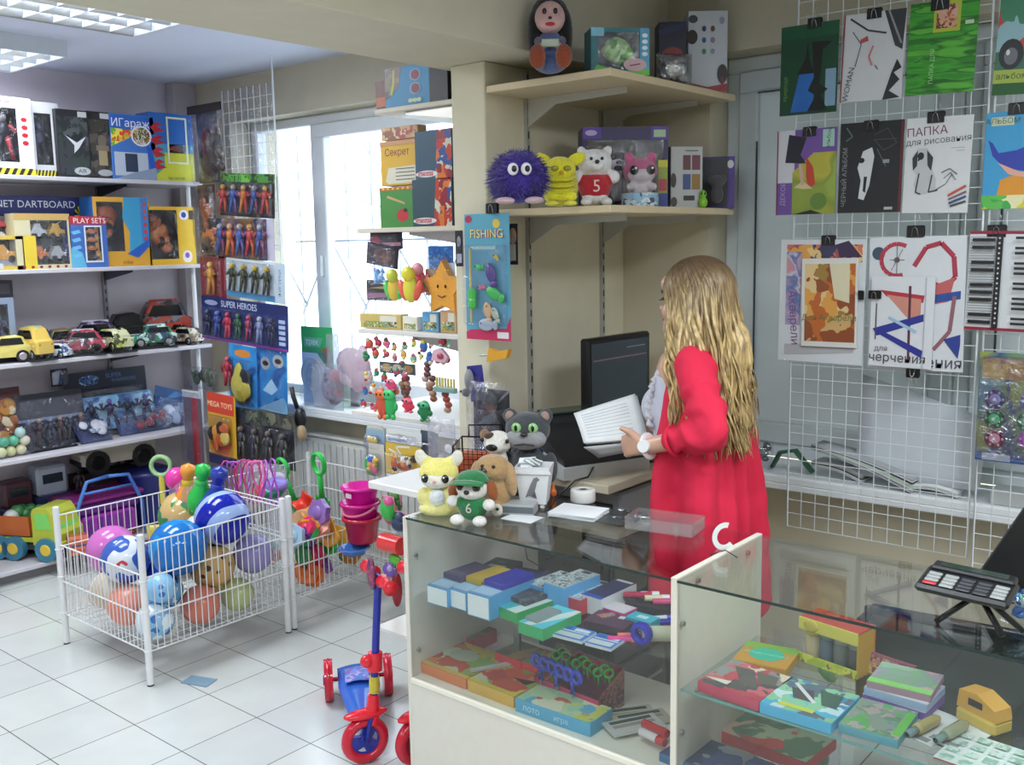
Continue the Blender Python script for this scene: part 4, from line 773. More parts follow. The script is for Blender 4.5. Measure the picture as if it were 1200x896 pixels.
# small hanging toys under shelf C
rr=random.Random(12)
cols=['c8503c','d8a050','3c6cb0','5cb890','e0c8a8','b83c4c','8cc0a8','e8e0d0','c87850','2c8c5c','d86c8c','e0d060','a83040','6c4c3c']
names={'c8503c':'red-orange','d8a050':'tan','3c6cb0':'blue','5cb890':'mint green','e0c8a8':'cream','b83c4c':'dark red','8cc0a8':'pale green','e8e0d0':'white','c87850':'copper','2c8c5c':'green','d86c8c':'pink','e0d060':'yellow','a83040':'crimson','6c4c3c':'brown'}
k=0
for row,(py,xa,xb,n) in enumerate([(403,428,532,10),(418,426,530,10),(440,424,480,5),(458,424,478,6),(474,422,460,4)]):
    for i in range(n):
        px=xa+(xb-xa)*(i+.5)/n+rr.uniform(-2,2); c_=cols[(k*5+row)%len(cols)]; c2=cols[(k*3+7)%len(cols)]; k+=1
        mb=MB(); s=rr.uniform(.014,.021)
        mb.ell((0,0,0),(s,s*.6,s*rr.uniform(.7,1.2)),M(c_,'pl'),10); mb.ell((rr.uniform(-.01,.01),-.004,s*.9),(s*.6,s*.5,s*.5),M(c2,'pl'),8); mb.ell((rr.uniform(-.012,.012),-.006,-s*.7),(s*.5,s*.4,s*.4),M(rr.choice(cols),'pl'),8)
        mb.torus((0,0,s*1.6),.004,.001,M('b0b0b0','metal'),'Y',8,4)
        mb.build('keyring_toy',None,onY(px,py+rr.uniform(-4,4),2.715+.012*(k%3)),rr.uniform(-.5,.5),label='tiny moulded keyring toy hanging in the rows under the third partition shelf',cat='keyring toy',group='small keyring toys hanging in rows')
hp(445,487,425,438,2.72,'dark strip card with three small vehicles among the keyring toys','3c4c50',[('e',.2,.5,.14,.35,'c0a060'),('e',.5,.5,.14,.35,'d0c8a8'),('e',.8,.5,.14,.35,'a87848')],None)
for i,(x0,x1,y0,y1,c_,l) in enumerate([(441,455,455,489,('c85038','e0703c'),'orange carrot-like rubber toy hanging left of the green crocodile'),(450,465,455,489,('2ca858','3cc068'),'green rubber crocodile toy hanging under the keyring toys'),(472,485,466,482,('e03c54','f0607c'),'red-pink rubber fish hanging right of the green crocodile'),(490,506,470,492,('1f7c48','3ca870'),'green oval toy with silver rim hanging below the brown dolls'),(452,464,444,456,('e84c7c','f080a0'),'pink rubber flower above the green crocodile')]):
    a=onY(x0,y1,2.70);b_=onY(x1,y0,2.70); w_=abs(b_.x-a.x)/2;h_=(b_.z-a.z)/2
    mb=MB(); mb.ell((0,0,0),(w_*.8,.012,h_),M(c_[0],'pl'),14); mb.ell((0,-.008,h_*.55),(w_*.9,.012,h_*.35),M(c_[1],'pl'),12); mb.ell((w_*.3,-.02,h_*.6),(.004,.003,.005),M('18181c','gl'),6); mb.ell((-w_*.3,-.02,h_*.6),(.004,.003,.005),M('18181c','gl'),6)
    for q in(-1,1): mb.ell((q*w_*.7,0,-h_*.2),(w_*.35,.008,h_*.3),M(c_[0],'pl'),8); mb.ell((q*w_*.4,0,-h_*.9),(w_*.3,.01,h_*.2),M(c_[1],'pl'),8)
    mb.build('rubber_toy',None,((a.x+b_.x)/2,2.70,(a.z+b_.z)/2),label=l,cat='rubber toy')
for i,(px,py,c_,l) in enumerate([(472,438,'5c5048','striped brown doll strip hanging beside the pink flower'),(477,455,'4c4450','dark patterned doll strip below the striped brown one'),(506,455,'8c5440','brown bead doll hanging left of the yellow candle pack'),(524,468,'9c4438','reddish brown bead doll beside the partition'),(500,438,'b09890','beige and blue bead doll in the lit gap')]):
    mb=MB(); 
    for q in range(5): mb.ell((rr.uniform(-.012,.012),0,-.04+q*.02),(.018,.012,.013),M(rr.choice([c_,c_,'a88468','6c3c3c']),'pl'),9)
    mb.build('bead_doll',None,onY(px,py,2.73),label=l,cat='doll')
mb=MB(); w_=.045
for q in range(7): mb.cyl((-w_+q*.015,0,0),(-w_+q*.015,0,.04),.005,.005,M('d0c068','pl'),6)
mb.box(-.055,.055,-.01,.01,-.015,.005,M('7c9c98','pl'),.002); mb.build('candle_pack',None,onY(522,455,2.71),label='pack of yellow birthday candles hanging next to the partition',cat='candles')
mb=MB().prism([(-.05,0),(.02,-.005),(.035,.02),(.0,.05),(-.04,.04)],-.008,.008,M('d8b0c0','pl')); mb.ell((0,-.01,.02),(.018,.006,.012),M('b03c50','pl'),10); mb.build('toy_hat',None,onY(518,423,2.71),label='pink and white hat-shaped toy hanging under the third partition shelf',cat='toy')
# packs below sill, above the white counter
Yl=2.66
hp(432,452,501,528,Yl,'clear pack with yellow dough pieces hanging left of the teal crab card','c8c4b4',[],blobs(['e0c048','d8b438'],5,81,.4))
hp(432,450,498,548,Yl+.06,'strip card with pink-blue-yellow rings low beside the basket','d0ccc0',[('r',.0,.5,.2,.75,'1c1c20'),('r',.4,.05,1,.25,'d8702c'),('r',.3,.2,1,.35,'3c5cb8')],None)
hp(433,451,520,558,2.62,'small stack of coloured foam flowers hanging at the white counter',"d0ccc0",[],blobs(['3c5cc0','e05c8c','e8b83c','e08c40'],8,82,.35))
hp(430,451,503,526,2.64,'pale blue header card with a small crab drawing','8ca8b8',[('p',[(.2,.4),(.5,.6),(.8,.5),(.5,.3)],'4c6c84')],None)
hp(430,452,524,558,2.63,'grey card pack with a green frog toy','8c8c80',[('r',.1,.05,.9,.2,'b83c3c')],blobs(['2ca03c','38b848','2c9038'],5,83,.55))
hp(453,494,505,520,2.60,'white and blue header card of the felt craft kit','d8dcd8',[('r',.05,.1,.6,.3,'7c9cb0'),('t','набор',.4,.6,.02,'a85040')],None)
hp(453,494,521,558,2.60,'yellow and orange felt craft kit pack hanging over the white counter','d8b43c',[('p',[(.1,.2),(.5,.1),(.6,.4),(.2,.5)],'e0dccc'),('e',.5,.3,.2,.12,'c85c2c'),('l',[(.1,.8),(.5,.6),(.3,.9),(.7,.95)],.04,'e8e4d8'),('e',.8,.6,.1,.12,'2c2420')],blobs(['e08838','e8e0d0','d0602c','3c3024'],10,84,.25))
hp(494,514,505,548,2.62,'dark blue clear pack hanging right of the felt craft kit','4c5460',[('r',.1,.1,.3,.7,'23283c'),('r',.5,.1,.7,.75,'2c3450')],None)
hbag(508,540,478,545,2.58,'crumpled empty clear plastic bag hanging by the partition corner',blobs(['e8e4e4'],2,86,.2),d=.05,film=FILMH)
# ---- partition front: fishing set and bags
g='small black picture cards on the partition edge'
a=onY(545,397,2.60); b_=onY(597,402,2.60); c=onY(570,250,2.60)
card_pack('blue and pink magnetic fishing game blister hanging on the partition front',((a.x+b_.x)/2,2.61,a.z),0,b_.x-a.x,c.z-a.z,'5ca4bc',[('p',[(0,0),(1,0),(1,.2),(.9,.1),(.1,.08),(0,.06)],'c02c58'),('r',.7,.02,.95,.07,'dfe0e0'),('e',.1,.96,.08,.03,'b0305c'),('e',.72,.92,.08,.035,'e0c04c'),('t','FISHING',.52,.835,.042,'6c3c8c'),('t','FISHING',.5,.84,.042,'f0d860'),('r',.2,.72,.7,.75,'9cc8c8')],
  None,depth=.03,bubble=(.03,.12,.97,.76))
t=[o for o in C.objects if o.get('label','').startswith('blue and pink magnetic')][0]
def fish(x,z,s,col,rot=0):
    mb=MB(); r=Mx.Rotation(R_(rot),3,'Y'); mb.ell((x,-.012,z),(s,.008,s*.6),M(col,'pl'),12,r); d=r@V((s,0,0)); mb.ell((x+d.x*1.15,-.012,z+d.z*1.15),(s*.35,.006,s*.5),M(col,'pl'),8,r); e=r@V((-s*.5,0,s*.15)); mb.ell((x+e.x,-.02,z+e.z),(.003,.002,.003),M('101014','gl'),6); mb.build('toy_fish',t)
fish(.025,.235,.036,'4c3484',70); fish(.035,.165,.036,'2cb84c',25); fish(.008,.105,.03,'dcb084',80); fish(.042,.095,.024,'b8c0a8',65); fish(.0,.055,.036,'a8b8c8',0); fish(-.03,.255,.018,'3cc060',0); fish(-.02,.185,.015,'d06c88',0); fish(.05,.29,.012,'d8c05c',50)
MB().cyl((-.068,-.012,.06),(-.068,-.012,.32),.004,.004,M('d8c068','pl'),8).build('fishing_rod',t); m_=MB(); m_.box(-.075,-.045,-.025,-.004,.11,.18,M('3cc83c','pl'),.006); m_.build('rod_reel',t)
hp(534,543,270,312,2.63,'narrow black card with white pictures on the left of the fishing game','1c1c20',[('r',.2,.1,.8,.35,'c8c8cc'),('e',.5,.7,.25,.15,'9c98a0')],None,group=g)
hp(596,607,262,310,2.64,'narrow black and tan card hanging on the right of the fishing game','1c1a1c',[('e',.5,.7,.4,.2,'b08c6c'),('r',.2,.1,.8,.5,'c8b8a0')],None,group=g)
def clip(label,loc,s=.04,rz=0,group='black binder clips',yd=-1):
    t=thing('binder_clip',label,'binder clip',loc,rz,group)
    mb=MB(); K=M('141416','pl'); mb.prism([(-s/2,0),(s/2,0),(s*.5,s*.62),(-s*.5,s*.62)],-.006,-.004,K); mb.prism([(-s/2,0),(s/2,0),(s*.5,s*.62),(-s*.5,s*.62)],.004,.006,K); mb.box(-s/2,s/2,-.006,.006,s*.6,s*.7,K,.002); mb.build('clip_body',t)
    for y in(-.007,.007): h_=MB(); h_.tube([(-s*.2,y,s*.05 if y<0 else s*.6),(-s*.12,y*1.6,s*.5 if y<0 else s*1.2),(0,y*1.8,s*.62 if y<0 else s*1.5),(s*.12,y*1.6,s*.5 if y<0 else s*1.2),(s*.2,y,s*.05 if y<0 else s*.6)],.0011,M('c0c4c8','metal'),5); h_.build('wire_handle',t)
    return t
clip('black binder clip holding the fishing game blister on the partition',onY(577,250,2.605),.05)
# ================================================================= ALCOVE BEHIND THE COUNTER
PX=-2.33; AX=-1.81
BW=M('d6c4a2','card')
t=thing('alcove_shelves','two long maple board shelves on slotted rails on the right face of the partition','shelving',(PX,2.68,0))
for z in(2.215,1.79): MB().box(.002,AX-PX,0,.845,z-.024,z,BW,.002).build('shelf',t)
for i,(px,py) in enumerate(((615,110),(703,120))):
    y=onX(px,py,PX).y-2.68; mb=MB().box(.0,.014,y-.009,y+.009,.92,2.29,M('a4a49c','pl'))
    for k in range(27): mb.box(.014,.0155,y-.003,y+.003,.95+k*.05,.975+k*.05,M('2c2c2c'))
    mb.build('slotted_rail',t)
    for z in(2.19,1.765): MB().prism([(.016,z),(.44,z),(.44,z-.022),(.14,z-.03),(.016,z-.10)],y-.003,y+.003,M('b4b2aa','pl')).build('bracket',t)
# plush helper ------------------------------------------------------
def blobmesh(bl,mat,vox=.006,sm=5,name='body',parent=None,fn=None):
    mb=MB()
    for b in bl:
        if len(b)==2: mb.ell(b[0],b[1],mat,14)
        elif len(b)==3: mb.ell(b[0],b[1],mat,14,b[2])
        else: cap(mb,b[0],b[1],b[2],b[3],mat,12)
    o=mb.build(name,parent); return remesh(o,vox,sm,fn)
RY=lambda d: Mx.Rotation(R_(d),3,'Y')
RX=lambda d: Mx.Rotation(R_(d),3,'X')
def dot(p,r,col,par,name='eye',kind='gl'):
    return MB().ell(p,r,M(col,kind),12).build(name,par)
ZU=2.2152; ZM=1.7902
ang=R_(35)    # toys turned a little towards the shop
# long-haired doll on the top shelf, left end
p=onX(632,83,-2.05)
t=thing('plush_doll','dark-haired plush doll with pink face and orange shoes sitting on the top alcove shelf','plush toy',(-2.02,p.y+.02,ZU),R_(38)); t.scale=(.8,.8,.8)
blobmesh([((0,0,.1),(.055,.05,.075)),((0,0,.04),(.07,.06,.04))],M('5c6c9c','plush'),name='body',parent=t)
blobmesh([((0,-.02,.215),(.062,.055,.065)),((0,-.055,.19),(.052,.035,.036))],M('d4a8a4','plush'),name='head',parent=t)
blobmesh([((0,.02,.235),(.078,.065,.075)),((0,.055,.14),(.088,.045,.13)),((.065,.02,.16),(.028,.04,.1)),((-.065,.02,.16),(.028,.04,.1))],M('191719','plush'),name='hair',parent=t)
for s in(-1,1):
    blobmesh([((s*.05,-.0,.13),(s*.03,-.07,.105),.02,.018)],M('4a4468','plush'),name='arm',parent=t)
    dot((s*.028,-.075,.1),(.017,.015,.015),'c8a09c',t,'hand','plush'); blobmesh([((s*.04,-.03,.03),(s*.05,-.1,.035),.024,.024)],M('5c4a68','plush'),name='leg',parent=t)
    dot((s*.052,-.125,.048),(.033,.028,.047),'8c3f24',t,'shoe','plush'); dot((s*.022,-.072,.23),(.009,.006,.012),'111114',t)
dot((0,-.092,.2),(.008,.006,.006),'20181a',t,'nose'); dot((0,-.085,.178),(.02,.006,.008),'b02430',t,'mouth'); MB().box(-.035,.035,-.095,-.085,.09,.12,M('b8c4b0'),.003).build('book',t)
def ab(px0,px1,pt,pb_,X,z,label,base,art=(),rzd=60,w=None,d=.1,**k):
    """box on the alcove shelf, given its left/right/top/bottom in the view and its front x"""
    pm=onX((px0+px1)/2,pb_,X); s=abs((CAMR.transposed()@(pm-V((0,0,HC)))).z)/FPX
    ww=(px1-px0)*s if w is None else w
    return carton(k.pop('name','toy_box'),label,(pm.x,pm.y,z),R_(rzd),ww,(pb_-pt)*s*.99,d,base,art,**k)
ab(692,762,30,84,-1.87,ZU,'green and clear toy dinosaur box on the top alcove shelf','2c6c74',[('r',.84,0,1,1,'4c94b8'),('r',.0,.82,.22,1,'7cb8d0')]+[('e',.92,.45+i*.13,.05,.045,'d0e0e8') for i in range(4)]+[('p',[(.0,.0),(1,0),(1,.12),(.5,.08),(.1,.22)],'5cb02c'),('e',.75,.22,.2,.14,'c0a0a4'),('l',[(.66,.2),(.84,.24)],.02,'7c2c3c')],window=(.12,.12,.83,.9),contents=blobs(['6cc02c','4ca024','8cd84c','b4e08c'],9,91,.45),cat='toy box',rzd=48,d=.1,inner='1f4c50')
ab(776,800,22,98,-1.90,ZU,'dark navy toy box half hidden behind the white one on the top alcove shelf','141a30',[('e',.5,.5,.4,.12,'8c3020'),('p',[(0,.88),(1,1),(1,.9),(0,.8)],'1a2448')],rzd=40,w=.1,d=.1)
ab(806,852,12,104,-1.85,ZU,'tall white-grey toy box with round blue icons on the top alcove shelf','b9bec6',[('e',.12,.9,.12,.05,'3c4450'),('e',.1,.68,.14,.09,'2c241c'),('e',.85,.88,.07,.045,'8c90a8')]+[('e',.4+.22*(i%2),.78-.14*(i//2),.055,.035,['2c3c6c','5c4430','2c4c8c','7c6c8c','3c7c50','8c8c98'][i]) for i in range(6)]+[('p',[(0,0),(1,0),(1,.1),(.5,.06),(0,.12)],'8c1a24'),('e',.87,.22,.13,.12,'241c20'),('e',.87,.14,.06,.05,'5c2430')],rzd=40,d=.1,side='b0b5be')
pm=onX(786,92,-1.87)
t=bag('silvery foil toy pack beside the tall white box on the top alcove shelf',(pm.x,pm.y,ZU),R_(50),.13,.12,.07,blobs(['b0b4bc','d0d4d8','5c6068'],9,93,.3),film=thin('foil_film','dde0e6',2.2,.25,20,.1))
# --- middle shelf plush
p=onX(606,237,-1.95)
t=thing('plush_monster','round shaggy purple plush monster with big eyes, leftmost on the middle alcove shelf','plush toy',(-1.98,onX(608,238,-1.98).y,ZM),R_(42))
mb=MB(); fm=M('3c2490','plush'); mb.ell((0,0,.085),(.083,.075,.08),fm,20); rr=random.Random(5)
for i in range(2600):
    a=rr.uniform(0,2*PI); c=rr.uniform(-1,1); s=math.sqrt(1-c*c); n=V((s*math.cos(a),s*math.sin(a),c)); b_=V((n.x*.08,n.y*.072,.085+n.z*.077)); tpt=b_+n*rr.uniform(.01,.024)+V((rr.uniform(-.012,.012),rr.uniform(-.012,.012),-.008))
    if tpt.z<.004: continue
    mb.cyl(b_,tpt,.0016,.0003,M(rr.choice(['3c2490','2c1a74','4830a0']),'plush'),3,False)
mb.build('body',t)
for s in(-1,1):
    dot((s*.02,-.083,.105),(.017,.01,.019),'e6e6ea',t,'eye'); 
    MB().ell((s*.02+.003,-.092,.105),(.008,.005,.01),M('18182c','gl'),10).build('pupil',t); dot((s*.045,-.07,.012),(.03,.03,.011),'c8a8b0',t,'foot','plush')
p=onX(656,236,-1.98)
t=thing('plush_owl','bright yellow big-eared plush creature on the middle alcove shelf','plush toy',(p.x,p.y,ZM),R_(42))
Y_=M('d8d02c','plush'); blobmesh([((0,0,.06),(.062,.055,.062)),((0,-.01,.115),(.055,.05,.045)),((.025,-.05,.03),(.03,.02,.02)),((-.025,-.05,.03),(.03,.02,.02))],Y_,name='body',parent=t)
for s in(-1,1):
    blobmesh([((s*.055,0,.15),(.035,.012,.022),RY(-s*25))],Y_,name='ear',parent=t); dot((s*.02,-.058,.118),(.013,.005,.009),'8c8420',t); dot((s*.03,-.055,.008),(.022,.025,.009),'e0d83c',t,'foot','plush')
    for z in(.03,.055,.08): pass
mb=MB()
for q in range(4): mb.tube([(-.05,-.045-.006*q%.01,.03+q*.02),(-.02,-.062,.022+q*.02),(.02,-.062,.022+q*.02),(.05,-.045,.03+q*.02)],.006,M('c4bc20','plush'),6)
mb.build('frill',t); MB().ell((0,-.064,.105),(.008,.008,.006),M('b89020','pl'),8).build('beak',t)
p=onX(697,234,-1.93)
t=thing('plush_bear','small white plush bear in a red shirt with a number 5','plush toy',(p.x,p.y,ZM),R_(42)); t.scale=(1.12,1.12,1.12); Wt=M('d6d4d4','plush')
blobmesh([((0,0,.05),(.045,.04,.05)),((.055,-.01,.085),(.02,.018,.02)),((-.055,-.01,.085),(.02,.018,.02)),((.03,-.04,.012),(.018,.022,.013)),((-.03,-.04,.012),(.018,.022,.013)),((0,-.005,.128),(.053,.046,.04)),((0,-.04,.118),(.025,.02,.018)),((.04,0,.163),(.014,.01,.014)),((-.04,0,.163),(.014,.01,.014))],Wt,.005,name='body',parent=t)
rs=blobmesh([((0,0,.056),(.05,.045,.046)),((.04,-.005,.078),(.02,.02,.018)),((-.04,-.005,.078),(.02,.02,.018))],M('a81828','plush'),.005,name='shirt',parent=t)
MB().text('5',0,.056,.05,-.0475,M('d8b8b8')).build('number',t)
for s in(-1,1): dot((s*.016,-.05,.136),(.005,.004,.005),'111114',t)
dot((0,-.062,.126),(.007,.005,.006),'111114',t,'nose')
t=ab(683,783,143,237,-1.99,ZM,'large purple and black toy box with a clear front behind the white bear','2f2552',[('r',0,.86,.22,1,'4c3490'),('e',.1,.93,.07,.035,'b0a0c8'),('r',.8,.84,1,1,'4c3490'),('r',.83,.87,.97,.96,'9cb890')],window=(.05,.05,.95,.84),contents=None,rzd=42,d=.15,inner='1c1a38')
# plush dog inside that box = a thing of its own
p=t.location
d=thing('plush_dog','grey and white smiling plush dog inside the large purple box','plush toy',(p.x-.035,p.y+.01,ZM+.004),R_(42))
blobmesh([((0,.055,.07),(.045,.035,.07)),((0,.05,.155),(.05,.042,.05)),((.05,.05,.19),(.02,.012,.04),RY(25)),((-.05,.05,.19),(.02,.012,.04),RY(-25))],M('5c5c60','plush'),name='body',parent=d)
blobmesh([((0,.02,.145),(.036,.02,.032)),((0,.025,.07),(.028,.02,.05))],M('d0d0d0','plush'),.005,name='muzzle',parent=d)
dot((0,-.001,.16),(.01,.006,.007),'141416',d,'nose'); dot((0,.001,.14),(.018,.005,.01),'241c1c',d,'mouth')
for s in(-1,1): dot((s*.018,.012,.178),(.006,.004,.007),'141416',d)
p=onX(750,236,-1.9)
t=thing('plush_cat','pink and white big-eyed plush kitten in a clear tube on the middle alcove shelf','plush toy',(p.x,p.y,ZM),R_(42)); t.scale=(1.1,1.1,1.05)
blobmesh([((0,0,.118),(.056,.045,.042)),((.035,-.005,.16),(.017,.01,.02),RY(15)),((-.035,-.005,.16),(.017,.01,.02),RY(-15))],M('cc3c84','plush'),.005,name='head',parent=t)
blobmesh([((0,-.02,.105),(.045,.032,.026)),((0,0,.06),(.038,.032,.04)),((.035,-.03,.065),(.015,.015,.014)),((-.035,-.03,.065),(.015,.015,.014))],M('d8ccd4','plush'),.005,name='body',parent=t)
for s in(-1,1): dot((s*.026,-.046,.118),(.014,.008,.016),'17171a',t); MB().ell((s*.026+.004,-.054,.124),(.004,.002,.004),M('f0f0f0','gl'),6).build('eye_glint',t)
b_=MB(); b_.lathe([(.058,0),(.058,.17)],ACRYL,28); b_.build('clear_tube',t)
b_=MB(); b_.lathe([(.0585,.001),(.0585,.045)],PRINT(['8cb4cc','b8c8d0','4c5c6c','d0d8dc'],40,seed=95),28); b_.lathe([(.0,.001),(.0585,.001)],M('b8c4cc'),28); b_.build('base_label',t)
ab(769,784,182,237,-1.88,ZM,'slim yellow and blue card box between the pink kitten and the white box','8c9c3c',[('r',0,0,1,.3,'2c3c8c'),('r',.1,.35,.9,.6,'b03c4c'),('r',0,.85,1,1,'c8c03c')],w=.035,d=.06,rzd=42)
ab(785,824,168,239,-1.86,ZM,'white box with four small photographs on the middle alcove shelf','b3b4b4',[('r',.38,.62,.62,.86,'5c3438'),('r',.66,.62,.92,.86,'6c3c48'),('r',.38,.3,.62,.55,'3c4c7c'),('r',.66,.3,.92,.55,'8c6c34'),('r',.4,.12,.75,.2,'2c2c30'),('e',.08,.45,.09,.12,'33302c'),('e',.1,.1,.1,.08,'444040'),('r',.45,.92,.85,.94,'6c6c6c')],rzd=50,d=.09,side='b0b0b0')
mb=MB(); mb.tube([(-.03,0,0),(-.035,0,.03),(-.01,0,.05),(.02,0,.03),(.03,0,0)],.0015,M('b0b0b0','pl'),5)
ab(823,860,178,238,-1.84,ZM,'purple-edged open box at the right end of the middle alcove shelf','33245c',[('r',.82,0,1,1,'4c2c84'),('e',.87,.85,.1,.08,'c8c8d0'),('r',.05,.05,.78,.95,'2a2830')],rzd=30,d=.1)
p=onX(839,236,-1.80)
t=thing('plush_mouse','grey plush elephant-like toy in front of the purple-edged box','plush toy',(-1.83,onX(836,237,-1.83).y,ZM),R_(35))
blobmesh([((.012,-.012,.05),(.024,.02,.035)),((.012,-.012,.095),(.026,.02,.026)),((.035,-.01,.105),(.014,.006,.018)),((-.012,-.01,.105),(.014,.006,.018))],M('4c484c','plush'),.004,name='body',parent=t)
t=thing('toy_figure','lime green small toy figure at the right end of the middle alcove shelf','toy figure',(-1.825,onX(823,238,-1.825).y,ZM),R_(35))
blobmesh([((0,-.02,.018),(.018,.016,.02)),((0,-.02,.048),(.014,.013,.016))],M('7cb82c','pl'),.003,name='body',parent=t)
for s in(-1,1): dot((s*.006,-.033,.05),(.003,.002,.004),'121214',t)
# ---- desk, monitor, cash register
DZ=.9
DK_=M('d9cdb4')
t=thing('desk','pale wooden cash desk board in the alcove with a lower shelf beneath','desk',(PX,2.56,0))
MB().box(.003,.59,0,.93,DZ-.028,DZ,DK_,.002).build('desk_top',t); MB().box(.003,.60,.04,.93,.715,.735,DK_,.002).build('lower_shelf',t)
MB().box(.003,.02,.0,.93,.0,DZ-.03,DK_).build('side_panel',t); MB().box(.55,.57,.5,.93,.0,.712,DK_).build('support_panel',t)
mx_=-2.08; a=onX(684,478,mx_)
t=thing('monitor','black flat computer monitor on the cash desk behind the open booklet','monitor',(-2.07,3.10,DZ),R_(88))
mb=MB(); w_,h_=.40,.29; z0=.135; BK=M('141416','pl'); mb.box(-w_/2,w_/2,-.02,.02,z0,z0+h_,BK,.008); mb.ell((0,.02,z0+h_/2),(w_*.35,.04,h_*.35),BK,14); mb.build('casing',t)
mb=MB(); mb.box(-w_/2+.02,w_/2-.02,-.0215,-.0205,z0+.025,z0+h_-.02,M('40484f','gl')); mb.build('screen',t)
mb=MB(); mb.box(-w_/2+.03,w_/2-.03,-.0222,-.0218,z0+h_-.085,z0+h_-.08,M('8c6c74')); mb.box(.04,w_/2-.04,-.0222,-.0218,z0+h_-.05,z0+h_-.047,M('9ca0a4')); mb.build('screen_text',t)
mb=MB(); mb.box(-.03,.03,-.0,.03,.01,z0+.05,BK,.004); mb.build('stand_neck',t); MB().cyl((0,.01,0),(0,.01,.014),.11,.10,BK,24).build('stand_base',t)
# cash register
p=onZ(668,545,DZ)
t=thing('cash_register','grey and white cash register with sloping black lid on the cash desk','cash register',(onZ(684,536,.93).x,onZ(684,536,.93).y,DZ),R_(66)); t.scale=(1.12,1.12,1.15)
GY=M('c3c5c2','pl'); mb=MB(); P=[(-.14,0),(.15,0),(.15,.085),(-.14,.035)]
mb.T=Mx.Rotation(PI/2,4,'Z'); mb.prism([(x,z) for x,z in P],-.15,.15,GY); mb.build('body',t)
DKC=M('26282b','pl')
mb=MB(); mb.T=Mx.Rotation(PI/2,4,'Z'); mb.prism([(-.13,.0372),(.148,.0848),(.15,.13),(.06,.135),(-.12,.055)],-.14,.14,DKC); mb.build('lid',t)
mb=MB(); mb.box(-.12,.12,.045,.16,.10,.155,DKC,.02); mb.box(-.09,.09,.055,.14,.156,.162,M('38443e','gl'),.004); mb.build('display_hood',t)
mb=MB(); mb.T=Mx.Rotation(R_(24),4,'X'); mb.box(.0,.09,-.02,.045,.089,.0915,M('a8acac','pl'),.001); mb.build('key_plate',t)
mb=MB(); mb.T=Mx.Rotation(R_(24),4,'X')
for i in range(5):
    for j in range(4): mb.box(-.115+i*.021,-.1+i*.021,-.05+j*.025,-.034+j*.025,.0885,.094,M('3c3e42','pl'),.002)
mb.build('keys',t)
# keyboard, papers, cable
t=thing('keyboard','black keyboard lying on the cash desk behind the register','keyboard',(-1.86,3.08,DZ),R_(85)); MB().box(-.19,.19,-.07,.07,0,.018,BK,.005).build('case',t)
mb=MB(); [mb.box(-.18+i*.024,-.162+i*.024,-.06+j*.024,-.042+j*.024,.018,.023,M('1e1e22','pl'),.001) for i in range(15) for j in range(5)]; mb.build('keys',t,kind='stuff')
p=onZ(700,590,.75)
t=thing('printer','low grey receipt printer box under the end of the cash desk','printer',(-1.92,2.86,.736),R_(0)); mb=MB(); mb.box(-.13,.16,-.2,.17,0,.115,M('9c9fa4','pl'),.008); mb.build('casing',t); MB().box(-.10,.13,-.203,-.2,.06,.075,M('2c2e32','pl')).build('paper_slot',t); MB().box(-.11,.14,-.17,.12,.115,.12,M('7c8086','pl'),.003).build('lid',t)
cb=[(-1.86,2.66,.94),(-1.83,2.575,.915),(-1.86,2.545,.905),(-1.90,2.52,.86),(-1.94,2.5,.80),(-2.0,2.55,.70)]
MB().tube(cb,.0035,M('17171a','pl'),6).build('power_cable',None,label='thin black cable drooping over the front edge of the cash desk',cat='cable')
# return worktop left of the counter
t=thing('return_worktop','white worktop return joining the counter beside the wire baskets','worktop',(-2.43,2.158,0))
MB().box(0,.40,0,.515,DZ-.025,DZ-.001,M('e2e2e0','pl'),.003).build('top',t); MB().box(.32,.34,.03,.5,.0,DZ-.03,M('ddd6c8')).build('panel',t); MB().cyl((.03,.48,0),(.03,.48,DZ-.026),.012,.012,M('c4c6c8','metal'),12).build('leg',t)
WBp=onZ(441,737,.30)
MB().prism([(0,0),(.30,0),(.34,.0),(.34,.012),(0,.012)],0,.30,M('e6e4de','pl')).build('white_board',None,WBp,0,label='white board sticking out low beside the display counter',cat='board')
# ---- bags and things hanging at the inner end of the partition
hbag(553,600,432,530,2.60,'dark mesh bag with blue label of small toys hanging on the partition front',blobs(['2c2c34','23262c','3c3440','4c5058','5c2c2c'],16,101,.35),d=.05)
hp(556,598,456,532,2.615,'dark grey mesh panel behind the small toy bag on the partition front','2a2d38',[('l',[(.0,.55),(.5,.7),(1,1)],.05,'8c8c90'),('r',.55,.0,.62,.9,'4c4e58')],None)
hp(552,570,428,470,2.60,'dark royal blue card hanging on the partition front','28287c',[],None,roll=-8)
mb=MB(); mb.prism([(-.05,0),(.04,.02),(.05,.05),(.0,.04),(-.04,.05)],-.01,.01,M('d89c2c','pl')); mb.cyl((-.09,0,.02),(-.04,0,.025),.003,.003,M('8c8c8c','metal'),6); mb.build('toy_gun',None,onY(585,425,2.6),label='small orange toy pistol hanging on the partition front',cat='toy gun')
mb=MB(); mb.ell((0,0,.03),(.02,.015,.04),M('8c8c8e','plush'),10); mb.ell((-.012,-.005,-.015),(.018,.015,.016),M('6c6c70','plush'),10); mb.ell((-.03,-.01,-.012),(.006,.006,.005),M('141416'),6)
mb.build('plush_mouse',None,onY(550,455,2.59),label='grey hanging plush mouse left of the dark mesh bag',cat='plush toy')
